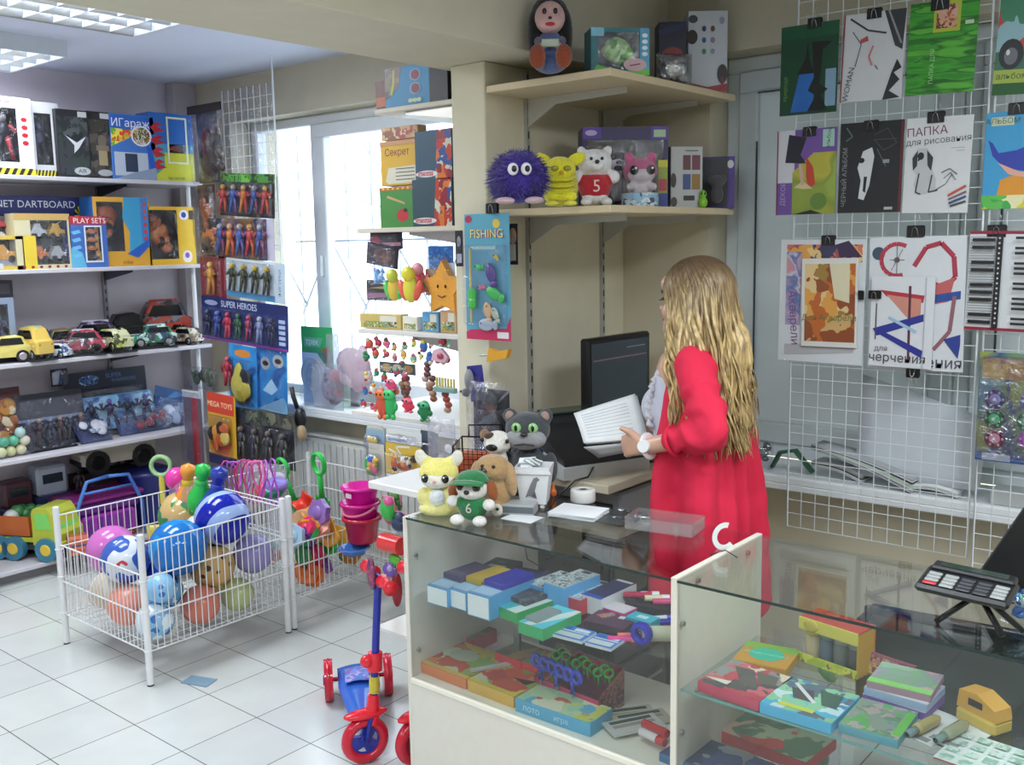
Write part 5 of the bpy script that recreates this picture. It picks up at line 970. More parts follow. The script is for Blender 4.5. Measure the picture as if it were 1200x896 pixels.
# small baskets with orange and blue things behind the plush toys
t=thing('wire_tray','black wire mesh desk tray with orange papers behind the yellow plush cat','desk tray',(-2.17,2.44,.901),R_(25))
mb=MB(); K=M('17171a','metal')
for i in range(11): mb.tube([(-.08+i*.016,-.05,0),(-.08+i*.016,-.055,.1)],.0012,K,4); 
for i in range(6): mb.tube([(-.085,-.055,.01+i*.018),(.085,-.055,.01+i*.018)],.0012,K,4)
for s in(-.085,.085): mb.tube([(s,-.055,0),(s,-.055,.105),(s,.05,.12),(s,.05,0)],.003,K,5)
mb.tube([(-.085,.05,.12),(.085,.05,.12)],.003,K,5); mb.tube([(-.06,.05,.12),(-.06,.05,.16),(.06,.05,.165),(.06,.05,.12)],.003,K,5); mb.build('wire_frame',t)
MB().box(-.075,.075,-.04,.04,.0,.075,M('b0502c'),.003).build('orange_folder',t)
t=thing('pen_tray','open silver and black spiral notebooks stack behind the brown plush dogs','notebooks',(-2.02,2.38,.901),R_(20)); mb=MB(); mb.box(-.08,.08,-.05,.05,0,.055,M('3c3e44'),.003)
mb.build('notebook',t); mb=MB(); [mb.torus((-.075+i*.01,-.053,.045),.008,.0014,M('c4c6cc','metal'),'X',8,4) for i in range(16)]; mb.build('spiral_binding',t)
mb=MB(); [mb.ell((rr.uniform(-.06,.06),rr.uniform(-.03,.03),.02+rr.uniform(0,.05)),rr.uniform(.012,.022),M(rr.choice(['1c2c5c','2c2c34','8c8c94','5c2c24','22262c']),'pl'),8) for _ in range(16)]; mb.build('trinkets',None,(-2.08,2.56,.915),label='pile of small dark blue and silver trinkets left of the grey plush cat',cat='trinkets',kind='stuff')

t=thing('added_dark_drawers','dark drawer unit added under the cash desk to darken the view through the glass','drawer unit',(-2.02,2.90,0),0)  # dark block added so the space under the desk looks dark
MB().box(-.24,.22,-.25,.5,0,.70,M('3c342e'),.004).build('cabinet',t)
for i in range(3): d_=MB().box(.2205,.235,-.24,.24,.03+i*.22,.235+i*.22,M('463d36'),.003).build('drawer',t); MB().box(.236,.25,-.05,.05,.13+i*.22,.145+i*.22,M('8c8c8c','metal'),.003).build('drawer_handle',d_)
for i in range(3): MB().box(-.23,.2,-.2655,-.2505,.03+i*.22,.235+i*.22,M('463d36'),.003).build('side_trim',t)
# ================================================================= GLASS DISPLAY COUNTERS
LAM=M('d9d4ca','card'); EDGE=M('ece7d8','pl')
CX0,CXM,CX1=-2.025,-1.118,-.10; CY0,CY1=1.925,2.365; CT=.9; SHZ=.645; LOWZ=.415
GEDGE=M('1c2e2a','gl')
def clips(par,x,y,zs,dx=.008):
    for z in zs: m=MB(); m.cyl((x,y,z),(x+dx,y,z),.006,.006,M('b4b8bc','metal'),10); m.build('shelf_pin',par)
t=thing('display_counter','left glass-fronted display counter with stationery inside and a solid lower panel','display counter',(CX0,CY0,0))
W_=CXM-CX0-.016; D_=CY1-CY0
MB().box(-.0,.016,0,D_,0,CT-.001,LAM,.001).build('side_panel',t)
MB().box(.0165,W_,0.0,.016,0,LOWZ-.018,LAM).build('front_panel',t)
MB().box(.0165,W_,-.004,D_-.02,LOWZ-.017,LOWZ-.001,EDGE,.002).build('base_shelf',t)
MB().box(.0165,W_,.004,.009,LOWZ,CT-.0065,GLASS).build('front_glass',t)
MB().box(.0165,W_,.12,D_-.01,SHZ-.006,SHZ,GLASS).build('glass_shelf',t)
MB().box(.0165,W_,.0,D_,CT-.006,CT,GLASS).build('top_glass',t); MB().box(.0165,W_,-.0025,-.0003,CT-.006,CT,GEDGE).build('glass_edge',t)
clips(t,.0165,.03,(.49,.78)); clips(t,.0165,.15,(SHZ-.012,)); 
t=thing('display_counter','right glass display counter with tall side panel, holding paint and craft sets','display counter',(CXM-.016,CY0,0))
W2_=CX1-CXM
MB().box(0,.016,-.002,D_+.0,0,CT+.004,M('dcd6c8'),.001).build('side_panel',t)
MB().box(.0165,W2_,0,.016,0,.10,LAM).build('front_panel',t)
MB().box(.0165,W2_,.004,.009,.101,CT-.0065,GLASS).build('front_glass',t)
MB().box(.0165,W2_,.02,D_-.02,SHZ-.022,SHZ-.016,GLASS).build('glass_shelf',t)
MB().box(.0165,W2_,.02,D_-.02,LOWZ-.016,LOWZ-.01,GLASS).build('glass_shelf',t)
MB().box(.0165,W2_,.0,D_,CT-.006,CT,GLASS).build('top_glass',t); MB().box(.0165,W2_,-.0025,-.0003,CT-.006,CT,GEDGE).build('glass_edge',t); MB().box(.0165,W2_,.0175,.0195,SHZ-.022,SHZ-.016,M('6c9c98','gl')).build('shelf_edge',t)
MB().box(.0165,W2_,.017,D_-.02,.1,.116,LAM).build('base_shelf',t); MB().box(W2_+.0005,W2_+.016,0,D_,0,CT,LAM).build('side_panel',t)
clips(t,.0165,.09,(.875,.6)); clips(t,.0165,.35,(.875,)); clips(t,.0165,.02,(.79,.52))
S1z=SHZ+.0005; S2z=LOWZ-.0005; R1z=SHZ-.0155; R2z=LOWZ-.0095
def flat(name,label,cat,x,y,z,w,d,h,rz,base,art=(),side=None,group=None,topart_rot=0):
    """a box lying flat: art on its top face; u runs along w, v along d"""
    t=thing(name,label,cat,(x,y,z),R_(rz),group)
    mb=MB(); mb.box(-w/2,w/2,-d/2,d/2,0,h,asmat(side or base),.0012)
    mb.T=Mx.Translation((0,-d/2,h))@Mx.Rotation(-PI/2,4,'X'); mb.art(w,d,-.0003,[('r',.005,.005,.995,.995,asmat(base))]+list(art)); 
    mb.T=Mx.Identity(4); mb.build('carton',t); return t
def px_flat(px0,py0,z): return onZ(px0,py0,z)
# boxes given by the two ends of their front bottom edge
def pb(name,label,cat,A,B_,z,ln,h,base,art=(),side=None,group=None,w=None,rz=None,fit=True):
    a=onZ(A[0],A[1],z); b=onZ(B_[0],B_[1],z); c=(a+b)/2; d=b-a; r=math.degrees(math.atan2(d.y,d.x)) if rz is None else rz; r=max(-9,min(9,r)) if rz is None else r
    n=V((-math.sin(R_(r)),math.cos(R_(r)),0)); c=c+n*ln/2
    if fit: c.y=min(max(c.y,CY0+.012+ln/2),CY1-.008-ln/2)
    t=flat(name,label,cat,c.x,c.y,z,w or d.length,ln,h,r,base,art,side,group); t['w']=w or d.length; return t
def on_top(name,label,cat,under,z0,dx,dy,w,d,h,rz,base,art=(),side=None):
    l=under.location; q=Mx.Rotation(under.rotation_euler[2],3,'Z')@V((dx,dy,0)); return flat(name,label,cat,l.x+q.x,l.y+q.y,l.z+z0,w,d,h,rz,base,art,side)
for i,(A,B_,h,lab,tl,tc) in enumerate([((501,706),(525,713),.056,'left of three pen boxes with white end, topped by purple pen pack','dark purple pen pack on the left white-ended pen box','4c3c64'),((526,710),(547,717),.056,'middle of three pen boxes with white end, yellow pack on top','yellow pen pack on the middle white-ended pen box','c8a42c'),((548,720),(574,728),.068,'right of three pen boxes with white end, royal blue pack on top','royal blue pen pack on the right white-ended pen box','2424a0')]):
    t=pb('pen_box',lab,'pen box',A,B_,S1z,.20,h,'7c9cc0',[('r',.05,.05,.95,.3,'a8c8e4')],side='4c9cd0'); w=t['w']
    MB().box(-w/2+.003,w/2-.003,-.1018,-.1003,.004,h-.004,M('e6e9eb','pap')).build('end_label',t)
    on_top('pen_pack',tl,'pen pack',t,h+.0008,.004,.03,w*.92,.13,.016,-5,tc,[('r',.1,.1,.9,.3,'5c5478' if i==0 else tc)])
SIL=lambda s_:[('r',.06,.04,.94,.96,PRINT(['aab4b8','d4dadc','5c646c','bcc6ca'],60,seed=s_)),('r',.3,.85,.7,.96,'2c3034')]
sp=[('green pencil box with a grey pack on top, front centre of the stationery shelf',(576,719),(605,731),.17,.03,'3cb4bc','2c9c4c',[('p',[(.6,0),(1,0),(1,1),(.75,1)],'d0e0dc')]),
('green and turquoise pencil box nearest the front glass',(606,742),(635,752),.16,.032,'5ccce0','34a860',[('p',[(.2,0),(.5,0),(1,.7),(1,1),(.8,1)],'dce8e4')]),
('light blue pen trays with silver pens, left of the pair',(616,704),(636,711),.15,.055,'a8b4b8','4c9cd8',SIL(111)),
('light blue pen trays with silver pens, right of the pair',(637,712),(661,720),.16,.075,'a8b4b8','5ca8e0',SIL(112)),
('red-ended box of pens with silver clips on top',(657,715),(680,722),.17,.045,'b8b0a8','c03448',SIL(113)),
('blue and white ended pen box with a dark navy top',(681,716),(704,723),.17,.05,'2c2c5c','d4d8dc',[('r',.0,.0,1,.12,'2c50b8'),('r',.1,.9,.9,.98,'d0d4d8')]),
('dark navy pen pack at the back left of the stationery shelf',(590,692),(622,697),.12,.035,'1c2860','1a2250',[('r',.1,.2,.5,.5,'3c4c9c')]),
('black pen tray behind the yellow pen pack',(556,683),(588,689),.13,.045,'1c2228','181c22',[('r',.2,.2,.8,.5,'8c9094'),('r',.3,.6,.6,.8,'3c4c48')]),
('dark plum pencil packet with a rainbow end',(683,735),(731,746),.10,.02,'54324c','3c2438',[('p',[(.1,.55),(.35,.95),(.5,.75),(.3,.4)],PRINT(['c8484c','d8a83c','5cb04c','3c8cc0'],70,seed=114)),('r',.6,.6,.75,.8,'dcdce0')]),
('turquoise eraser box in the right part of the stationery shelf',(733,734),(762,742),.05,.028,'3cb4c8','2c9cb0',[('r',.3,.3,.7,.7,'c8e4e8')]),
('white and pink eraser box with magenta end',(706,722),(731,730),.06,.026,'d4ccd4','c03c8c',[('r',.3,.1,.9,.9,'dcd4dc')]),
('dark glue stick tray at the back right of the stationery shelf',(735,713),(783,722),.10,.022,'34303c','23202a',[('r',.05,.5,.95,.9,PRINT(['d8c8a0','c83c74','4cb0a8','b8c8dc','e0d8d0'],60,seed=115))])]
for k_,(lab,A,B_,ln,h,base,side,art) in enumerate(sp):
    t=pb('pen_box',lab,'pen box',A,B_,S1z,ln,h,base,art,side)
    if k_==0: on_top('pen_pack','smoky grey clear pack lying on the green graphite pencil box','pen pack',t,h+.0008,-.005,.02,.075,.11,.014,-8,PRINT(['4c4c54','6c6c70','3c3c44'],40,seed=117),[])
    if k_==1: on_top('pen_pack','flat grey sleeve on the green and turquoise pencil box','pen pack',t,h+.0008,-.015,-.01,.045,.10,.008,-4,'8c9898',[])
for i,(A,B_,lab) in enumerate([((640,744),(682,755),'blue and white blister of pens at the front, left of the pair'),((685,756),(716,764),'blue and white blister of pens at the front, right of the pair')]):
    pb('pen_pack',lab,'pen pack',A,B_,S1z,.075,.008,'3c80cc',[('r',.05,.55,.95,.62,'e0e8f0'),('r',.04,.1,.9,.45,'c8ccd0'),('r',.5,.66,.9,.88,'d8e4f0'),('r',.08,.66,.4,.88,'2c60b0')],side='c8ccd0')
# markers and tubes
def pen(name,label,cat,px,py,z,L,r,rz,body,capc,group=None,dz=0):
    p=onZ(px,py,z); t=thing(name,label,cat,(p.x,p.y,z+r+dz),R_(rz),group)
    MB().cyl((-L/2,0,0),(L*.2,0,0),r,r,M(body,'gl'),14).build('barrel',t); MB().cyl((L*.2,0,0),(L/2,0,0),r*1.08,r*1.0,M(capc,'gl'),14).build('cap',t); return t
k=0
for (px,py,b_,c_,lab) in [(737,752,'dc4c8c','b02c6c','pink highlighter lying farthest left in the highlighter group'),(748,748,'e87868','d0405c','salmon highlighter, second in the highlighter group'),(756,750,'e87080','e8a090','coral highlighter, third in the highlighter group'),(764,752,'ec8878','e89c8c','pale coral highlighter at the right of the highlighter group'),(765,733,'2c2cb4','2424a0','royal blue marker lying behind the paper roll'),(772,728,'d8dce4','3c3cc0','white and blue marker beside the royal blue marker')]:
    pen('highlighter',lab,'marker',px,py,S1z,.11,.008,38+k*2,b_,c_,dz=.001); k+=1
for (px,py,b_,lab) in [(758,700,'c8305c','magenta pen standing out at the back of the glue stick tray'),(770,704,'e0d8b0','cream glue stick at the back right of the stationery shelf'),(780,708,'d84c84','pink and white glue stick at the back right'),(745,700,'b82c50','dark pink sharpener behind the turquoise eraser box')]:
    pen('glue_stick',lab,'glue stick',px,py,S1z+.026,.07,.009,40,b_,'e8e8ec')
p=onZ(752,755,S1z); t=thing('tape_roll','royal blue round tape roll in front of the coral highlighters','tape',(p.x,p.y,S1z+.03),0); MB().torus((0,0,0),.022,.009,M('2a24a8','gl'),'Y',20,8,1.6).build('roll',t)
p=onZ(783,758,S1z); t=thing('paper_roll','cream paper roll with pale blue end at the front right of the stationery shelf','roll',(p.x,p.y+.05,S1z+.0205),R_(38)); mb=MB(); mb.cyl((-.09,0,0),(.09,0,0),.02,.02,M('c9c6ac','pap'),20); mb.build('roll',t); mb=MB(); mb.cyl((-.094,0,0),(-.0902,0,0),.0195,.0195,M('b4ccdc','pap'),20); mb.cyl((-.0955,0,0),(-.0941,0,0),.006,.006,M('5c7c9c'),10); mb.build('end',t)
# cables
for i,(l,pts) in enumerate([('thin black wire curling at the back of the stationery shelf',[(615,640),(618,655),(640,668)]),('black wire looping behind the silver pen trays',[(628,642),(640,655),(655,652),(662,662)])]):
    MB().tube([onZ(x,y,S1z+.05-.02*q) for q,(x,y) in enumerate(pts)],.002,M('141416','pl'),5).build('wire',None,label=l,cat='wire')
# ---- lower shelf: games
GR_=lambda s:PRINT(['c84c2c','d8b83c','d87c34','8cb04c','c8c8a0','b83c34'],16,seed=s)
pb('board_game','orange and yellow board game at the left of the game shelf','board game',(487,785),(546,808),S2z,.19,.032,GR_(121),[('r',0,0,1,.1,'d8b44c'),('e',.45,.6,.25,.2,'b8b89c')],'d8783c')
t=pb('board_game','red and yellow board game with green edge, second from left','board game',(548,809),(602,830),S2z,.18,.034,GR_(122),[('p',[(.3,1),(.9,1),(.6,.7)],'5c9c3c'),('r',0,0,1,.1,'d8c03c'),('p',[(.55,.5),(.95,.6),(.9,.4)],'3c2420')],'d8a83c')
on_top('ruler','grey plastic ruler lying across the two board games','ruler',t,.035,-.08,.02,.02,.15,.004,-28,'b8b4ac',[('r',.1,.1,.9,.9,'c4c0b8')])
t=pb('board_game','light blue-edged picture lotto game at the front centre of the game shelf','board game',(604,833),(692,864),S2z,.105,.038,PRINT(['c8cc5c','b8cc9c','5ca8c8','c85c4c','d8d8b8','9cc4a0'],18,seed=123),[('e',.85,.3,.05,.08,'c8a04c')],'4ca4cc')
w_=t['w']; mb=MB(); mb.text('лото',-w_*.28,.019,.026,-.0532,M('c8dce8')); mb.text('игра',w_*.12,.019,.022,-.0532,M('b8d4e4')); mb.build('side_lettering',t)
for i,(A,B_,z,lab) in enumerate([((526,755),(556,765),S2z,'small red game box lying at the back left of the game shelf'),((580,785),(610,797),S2z,'red game box left of the scissors stand, with white lettering'),((612,797),(640,807),S2z,'red game box partly behind the blue scissors')]):
    t=pb('game_box',lab,'game box',A,B_,z,.11,.058 if i else .042,PRINT(['8c6c34','6c5c38','a87c3c','8c3428','5c7c4c'],20,seed=130+i),[],'d02c2c')
    mb=MB(); mb.text('мозаика',-.01,.02,.016,-.0512,M('e4c8c0')); mb.ell((t['w']*.4,-.05,.02),(.009,.002,.010),M('e0a060'),12); mb.build('side_lettering',t)
# scissors stand
p=onZ(668,822,S2z); STX,STY=p.x+.01,CY0+.185
t=thing('scissors_stand','red and purple counter-top stand with patterned side holding children scissors','display stand',(STX,STY,S2z),R_(-4))
MR=PRINT(['5c1c34','7c2c44','8c6c3c','3c1428','a85c4c'],60,seed=141); w_=.23
mb=MB(); mb.box(-w_/2,w_/2,-.055,-.05,0,.05,M('c22c5c')); mb.box(-w_/2,w_/2,.05,.055,0,.11,M('8c2440')); mb.box(-w_/2,w_/2,-.05,.05,0,.003,M('5c1c30'))
for s in(-1,1): mb.T=Mx.Translation((s*w_/2,0,0))@Mx.Rotation(PI/2,4,'Z'); mb.prism([(-.055,0),(.055,0),(.055,.11),(-.055,.055)],-.002,.002,MR)
mb.T=Mx.Identity(4); mb.text('ножницы',-.02,.028,.02,-.0556,M('e0a0b0')); mb.build('stand',t)
MB().box(-w_/2+.003,w_/2-.003,.03,.032,.06,.13,FILM).build('film_window',t)
sc_=[]
for i in range(3):
    q=thing('scissors',['blue-handled children scissors, left of three in the stand','blue-handled children scissors, middle of three in the stand','blue-handled children scissors, right of three in the stand'][i],'scissors',(0,0,0),R_(-8)); q.location=t.matrix_basis@V((-.09+i*.055,-.058,.045)) if False else V((STX,STY,S2z))+Mx.Rotation(R_(-8),3,'Z')@V((-.085+i*.062,-.064,.05))
    for s in(-1,1): MB().torus((s*.016,-.0,.052),.0155,.007,M('2c3cb8','gl'),'Y',18,6,1.0).build('handle',q)
    mb=MB(); mb.tube([(-.006,0,.036),(.006,0,0)],.004,M('2c3cb8','gl'),6); mb.tube([(.006,0,.036),(-.006,0,0)],.004,M('2c3cb8','gl'),6); mb.build('shank',q)
    MB().prism([(-.004,0),(.004,0),(.001,-.04),(-.001,-.04)],-.001,.001,M('b8bcc0','metal')).build('blades',q)
for i in range(16):
    mb=MB(); a_=-.1+i*.0135; cc=['3cb034','2c9c2c','c83428'][i%3]; mb.torus((0,0,.01),.012,.0035,M(cc,'gl'),'Y',14,6); mb.tube([(0,0,0),(.003,0,-.03)],.003,M(cc,'gl'),6)
    v=V((STX,STY,S2z))+Mx.Rotation(R_(-8),3,'Z')@V((a_,.012+(i%3)*.012,.085+.01*(i%2)))
    mb.build('scissors',None,v,R_(40),label='green or red handled children scissors packed in the back row of the stand',cat='scissors',group='green and red scissors in the back row')
# pencil packs, glue at right lower
for i,(px,py,lab,c_) in enumerate([(736,838,'white and green flat pencil pack at the front right of the game shelf','c4c8b8'),(752,846,'cream flat craft pack lying beneath the red-capped glue','b8b49c'),(742,856,'white flat pack with black stripe nearest the front glass','c8c8c4')]):
    p=onZ(px,py,S2z); flat('craft_pack',lab,'craft pack',min(p.x,CXM-.11),max(p.y,CY0+.09)+i*.002,S2z+i*.006,.075,.15,.005,-38+i*4,c_,[('r',.1,.1,.3,.9,'3c4438'),('r',.4,.1,.6,.9,'8ca070' if i==0 else '9c9488')])
for i,(px,py,lab) in enumerate([(765,868,'white glue tube with red cap, front of the pair by the divider'),(768,858,'red glue tube behind the white one by the divider')]):
    p=onZ(px,py,S2z); pen('glue_tube',lab,'glue',min(px,770),py,S2z+.02,.08,.011,-10,'d8d0d0' if i==0 else 'c03030','c02c2c')
t=thing('sticker_roll','white roll standing at the right end of the game shelf','roll',(CXM-.05,CY0+.10,S2z),0); MB().cyl((0,0,0),(0,0,.05),.018,.018,M('dcdad4','pap'),18).build('roll',t); MB().cyl((0,0,.05),(0,0,.052),.006,.006,M('5c4c3c'),10).build('core',t)
MB().box(-.015,.015,-.006,.006,0,.13,M('4c5058','metal'),.002).build('shelf_post',None,(CXM-.08,CY0+.26,S2z),label='short dark metal post supporting the stationery shelf at the right',cat='post')
MB().box(-.012,.012,-.006,.006,0,.22,M('8c9094','metal'),.002).build('shelf_post',None,(-1.80,CY0+.24,S2z+.0),label='grey metal post supporting the stationery shelf behind the pen boxes',cat='post')
# ---- right case upper shelf
K=PRINT(['b83c4c','d8c8b0','8c8c88','c8606c','4c4c4c'],22,seed=151); K2=PRINT(['4cb0d0','c8dce0','3c8cbc','5c6c7c','8cc49c'],22,seed=152)
rs_=[('red creativity set box with clear windows, leftmost on the upper shelf of the right counter',866,800,.155,.125,.025,-3,K,'c8405c',[('p',[(.15,.8),(.45,.85),(.8,.3),(.5,.35)],'5c5854'),('p',[(.5,.85),(.85,.85),(.95,.55),(.7,.5)],'646058'),('p',[(.0,.2),(.4,.15),(.4,.3)],'d8d0c0')]),
('light blue creativity set box with a spoon-shaped picture, next to the red one',945,822,.175,.125,.025,-3,K2,'4cb0dc',[('p',[(.15,.7),(.45,.75),(.6,.4),(.3,.4)],'4c4c4c'),('p',[(.5,.85),(.85,.8),(.9,.4),(.7,.4)],'3c5c50'),('l',[(.15,.85),(.5,.5),(.6,.4)],.06,'d8d4d8'),('r',.2,.1,.7,.2,'c8cc4c')]),
('mottled grey-green puzzle box on the upper shelf, right of the light blue set',1030,845,.17,.12,.02,-3,PRINT(['8c9c8c','a89cb0','6c8c74','b8a8a0','7c98a8','5cb058'],34,seed=153),'5ca0b0',[('r',.85,.1,1,.9,'6cc04c')]),
]
for (lab,px,py,w,d,h,rz,base,side,art),(A,B_,ln) in zip(rs_,[((817,809),(889,834),.16),((890,835),(974,861),.165),((982,858),(1052,878),.15)]):
    pb('craft_set',lab,'craft set',A,B_,R1z,ln,h,base,art,side)
t=pb('clay_pack','ochre and green modelling clay packet with a turquoise oval label','clay pack',(858,782),(921,795),R1z,.13,.022,'c08c30',[('r',0,.7,1,1,'7ca83c'),('e',.5,.5,.33,.3,'2cb090'),('t','пластилин',.5,.5,.022,'8cd0c0')])
# paint jars set box
p=onZ(966,790,R1z); t=thing('paint_set','yellow-topped open box of finger paint jars on the right counter shelf','paint set',(p.x,p.y+.06,R1z),R_(-10))
w_,h_=.16,.115; mb=MB(); mb.box(-w_/2,w_/2,.045,.05,0,h_,M('b83c34')); mb.box(-w_/2,w_/2,-.03,.045,h_-.004,h_,M('b04034')); mb.box(-w_/2,w_/2,-.034,-.03,h_-.03,h_,M('d8cc5c')); mb.box(w_/2-.003,w_/2,-.03,.045,0,h_-.004,M('c0942c')); mb.box(-w_/2,w_/2,-.03,.045,0,.003,M('c8cc3c')); mb.box(-w_/2,w_/2,-.034,-.03,0,.022,PRINT(['c8cc3c','b0c03c','d8d85c','8c6c3c'],40,seed=155)); mb.ell((-.045,-.035,h_-.015),(.02,.003,.016),M('c8b450'),12); mb.build('carton',t)
for i,(c_,c2) in enumerate((('c8b490','d8c868'),('5c6c7c','8c9498'),('6c706c','b0b0b0'),('4c4c4c','a8a8a8'))):
    j=MB(); j.lathe([(.0,.003),(.019,.003),(.02,.008),(.02,.06),(.017,.066)],M(c_,'gl'),18,(-.058+i*.039,0,0)); j.build('jar',t); j=MB(); j.lathe([(.0,.082),(.019,.082),(.02,.08),(.02,.066),(.0,.066)],M(c2,'gl'),18,(-.058+i*.039,0,0)); j.build('jar_lid',t)
# pencil cases pile
for i,(A,B_,ln,h,dz,base,lab) in enumerate([((1010,823),(1084,846),.12,.02,0,'7c5cb0','purple and white pencil case at the bottom of the pile'),((1011,823),(1084,846),.12,.018,.021,'b8c4e0','lilac-blue striped pencil case in the middle of the pile'),((1013,823),(1086,844),.125,.016,.040,PRINT(['b87c84','a0b0a8','7ca878','9c94ac','c8a0a0'],18,seed=156,soft=True),'pink and green pastel pencil case on top of the pile')]):
    t=pb('pencil_case',lab,'pencil case',A,B_,R1z,ln,h,base,[('r',0,.0,1,.2,'d8d8dc' if i<2 else '8cd06c')],side='7c4cac' if i==0 else ('a8bce0' if i==1 else 'b08c9c'),fit=False); t.location.z+=dz; t.rotation_euler[2]+=.04*i
p=onZ(1065,775,R1z); carton('glitter_pack','clear-lidded pack of dark red glitter tubes behind the pencil cases',(p.x-.01,CY1-.09,R1z),R_(-10),.13,.055,.015,'8c4c5c',[('r',.05,.1,.95,.9,PRINT(['7c3444','a86c74','5c2c3c','b0a048'],60,seed=158)),('e',.35,.2,.05,.15,'b8c04c')],cat='glitter pack',lean=-15)
# glue guns cards
for i,(px,py,lab) in enumerate([(1092,853,'white card with a yellowish glue bottle, left of the pair on the right counter shelf'),(1125,860,'white card with an olive glue bottle, right of the pair on the right counter shelf')]):
    p=onZ(px,py,R1z); t=thing('glue_card',lab,'glue card',(p.x,max(p.y,CY0+.09),R1z+.001*i),R_(-14))
    mb=MB(); mb.box(-.045,.045,-.075,.085,0,.003,M('d4d6d4'),.001); mb.box(-.03,.03,-.07,-.05,.003,.0035,M('8c8c8c')); mb.build('backing_card',t)
    b_=MB(); b_.T=Mx.Translation((0,-.02,.016))@Mx.Rotation(-PI/2,4,'X'); b_.lathe([(0,-.04),(.012,-.04),(.013,-.03),(.013,.03),(.006,.045)],M('b8a868' if i==0 else '9ca080','gl'),14); b_.build('bottle',t)
    b_=MB(); b_.T=Mx.Translation((0,-.02,.016))@Mx.Rotation(-PI/2,4,'X'); b_.lathe([(.006,-.075),(.009,-.07),(.009,-.041),(0,-.041)],M('7c9494','gl'),12); b_.build('bottle_cap',t)
flat('sticker_sheet','white sheet of small printed pictures at the far right of the right counter shelf','sticker sheet',-.475,CY0+.12,R1z,.15,.15,.003,-5,'cfd8d2',[('r',.05+.24*(i%4),.05+.24*(i//4),.25+.24*(i%4)-.03,.25+.24*(i//4)-.04,PRINT(['b8ccc0','c8d4cc','8cb0a0'],40,seed=170)) for i in range(16)],side='a83c4c')
p=onZ(1172,822,R1z); t=thing('hole_punch','yellow and orange cutter toy with a black slot on the right counter shelf','craft punch',(p.x,CY0+.26,R1z),R_(-25)); mb=MB(); mb.box(-.05,.05,-.03,.03,0,.03,M('d0b04c','pl'),.006); mb.build('base',t)
mb=MB(); mb.T=Mx.Translation((0,0,.0)); mb.prism([(-.05,.03),(.05,.03),(.045,.055),(.0,.075),(-.045,.07)],-.025,.025,M('d8a040','pl')); mb.box(-.02,.015,-.0262,-.025,.045,.06,M('1c1c20')); mb.build('lever',t)
p=onZ(1112,800,R1z); MB().prism([(-.012,0),(.012,0),(.02,.045),(.0,.06),(-.018,.035)],-.001,.001,M('b8b8b8','pap')).build('price_tag',None,(p.x,CY0+.30,R1z),R_(-20),label='small grey folded price tag standing behind the glue cards',cat='price tag')
# lower glass shelf of right case
for i,(px,py,w,d,lab,pl_) in enumerate([(850,880,.24,.14,'blue and grey picture box at the left of the lower shelf in the right counter',['2c3c5c','5c6478','3c4c78','8c8c94']),(905,860,.26,.16,'green and red picture box behind the blue one on the lower shelf',['4c6c4c','8c9c7c','a83c34','5c7c64','c8a08c']),(985,885,.2,.13,'blue-green boxed puzzle at the front of the lower shelf',['2c5c8c','3c7c6c','4c84a4'])]):
    p=onZ(px,py,R2z+.03); flat('puzzle_box',lab,'puzzle box',p.x,CY0+(.10 if i!=1 else .30),R2z,w,d,.03,-4,PRINT(pl_,16,seed=180+i),[],side='b83c3c' if i==1 else '3c6c9c')
flat('craft_set','grey-blue folder lying on the lower shelf beneath the glue cards','folder',-.52,CY0+.14,R2z,.22,.16,.02,-4,'8c98ac',[],side='7c88a0')
# ---- things on the counter top
T0=CT+.0006
def plush_base(name,label,px,py,rz,s=1): p=onZ(px,py,T0); t=thing(name,label,'plush toy',(p.x,p.y,T0),R_(rz)); t.scale=(s,s,s); return t
# yellow cat
t=plush_base('plush_cat','pale yellow big-eyed plush cat sitting at the left end of the glass counter',516,598,30,1.0); YC=M('e3dc8e','plush')
blobmesh([((0,0,.04),(.045,.038,.042)),((-.045,-.01,.045),(.022,.02,.028)),((.045,-.01,.045),(.022,.02,.028)),((-.025,-.035,.012),(.026,.022,.014)),((.025,-.035,.012),(.026,.022,.014))],YC,.005,name='body',parent=t)
blobmesh([((0,-.005,.115),(.06,.05,.045)),((.035,0,.145),(.02,.016,.02)),((-.035,0,.145),(.02,.016,.02))],M('e6dc7c','plush'),.005,name='head',parent=t)
blobmesh([((0,-.025,.102),(.052,.034,.03))],M('e4e2d6','plush'),.005,name='face',parent=t); blobmesh([((0,-.028,.045),(.026,.018,.03))],M('d9e0e2','plush'),.005,name='bib',parent=t)
for s in(-1,1):
    blobmesh([((s*.046,0,.150),(.030,.012,.020),RY(-s*35)),((s*.056,0,.166),(.016,.010,.018),RY(s*20))],M('dcd8cc','plush'),.004,name='ear',parent=t); dot((s*.03,-.052,.108),(.011,.007,.013),'16130f',t); MB().ell((s*.03-.003,-.0585,.113),(.003,.002,.003),M('ffffff','gl'),6).build('eye_glint',t)
dot((0,-.061,.1),(.006,.004,.004),'e08c94',t,'nose'); MB().torus((0,.0,.01),.05,.013,YC,'Z',20,8).build('tail',t)
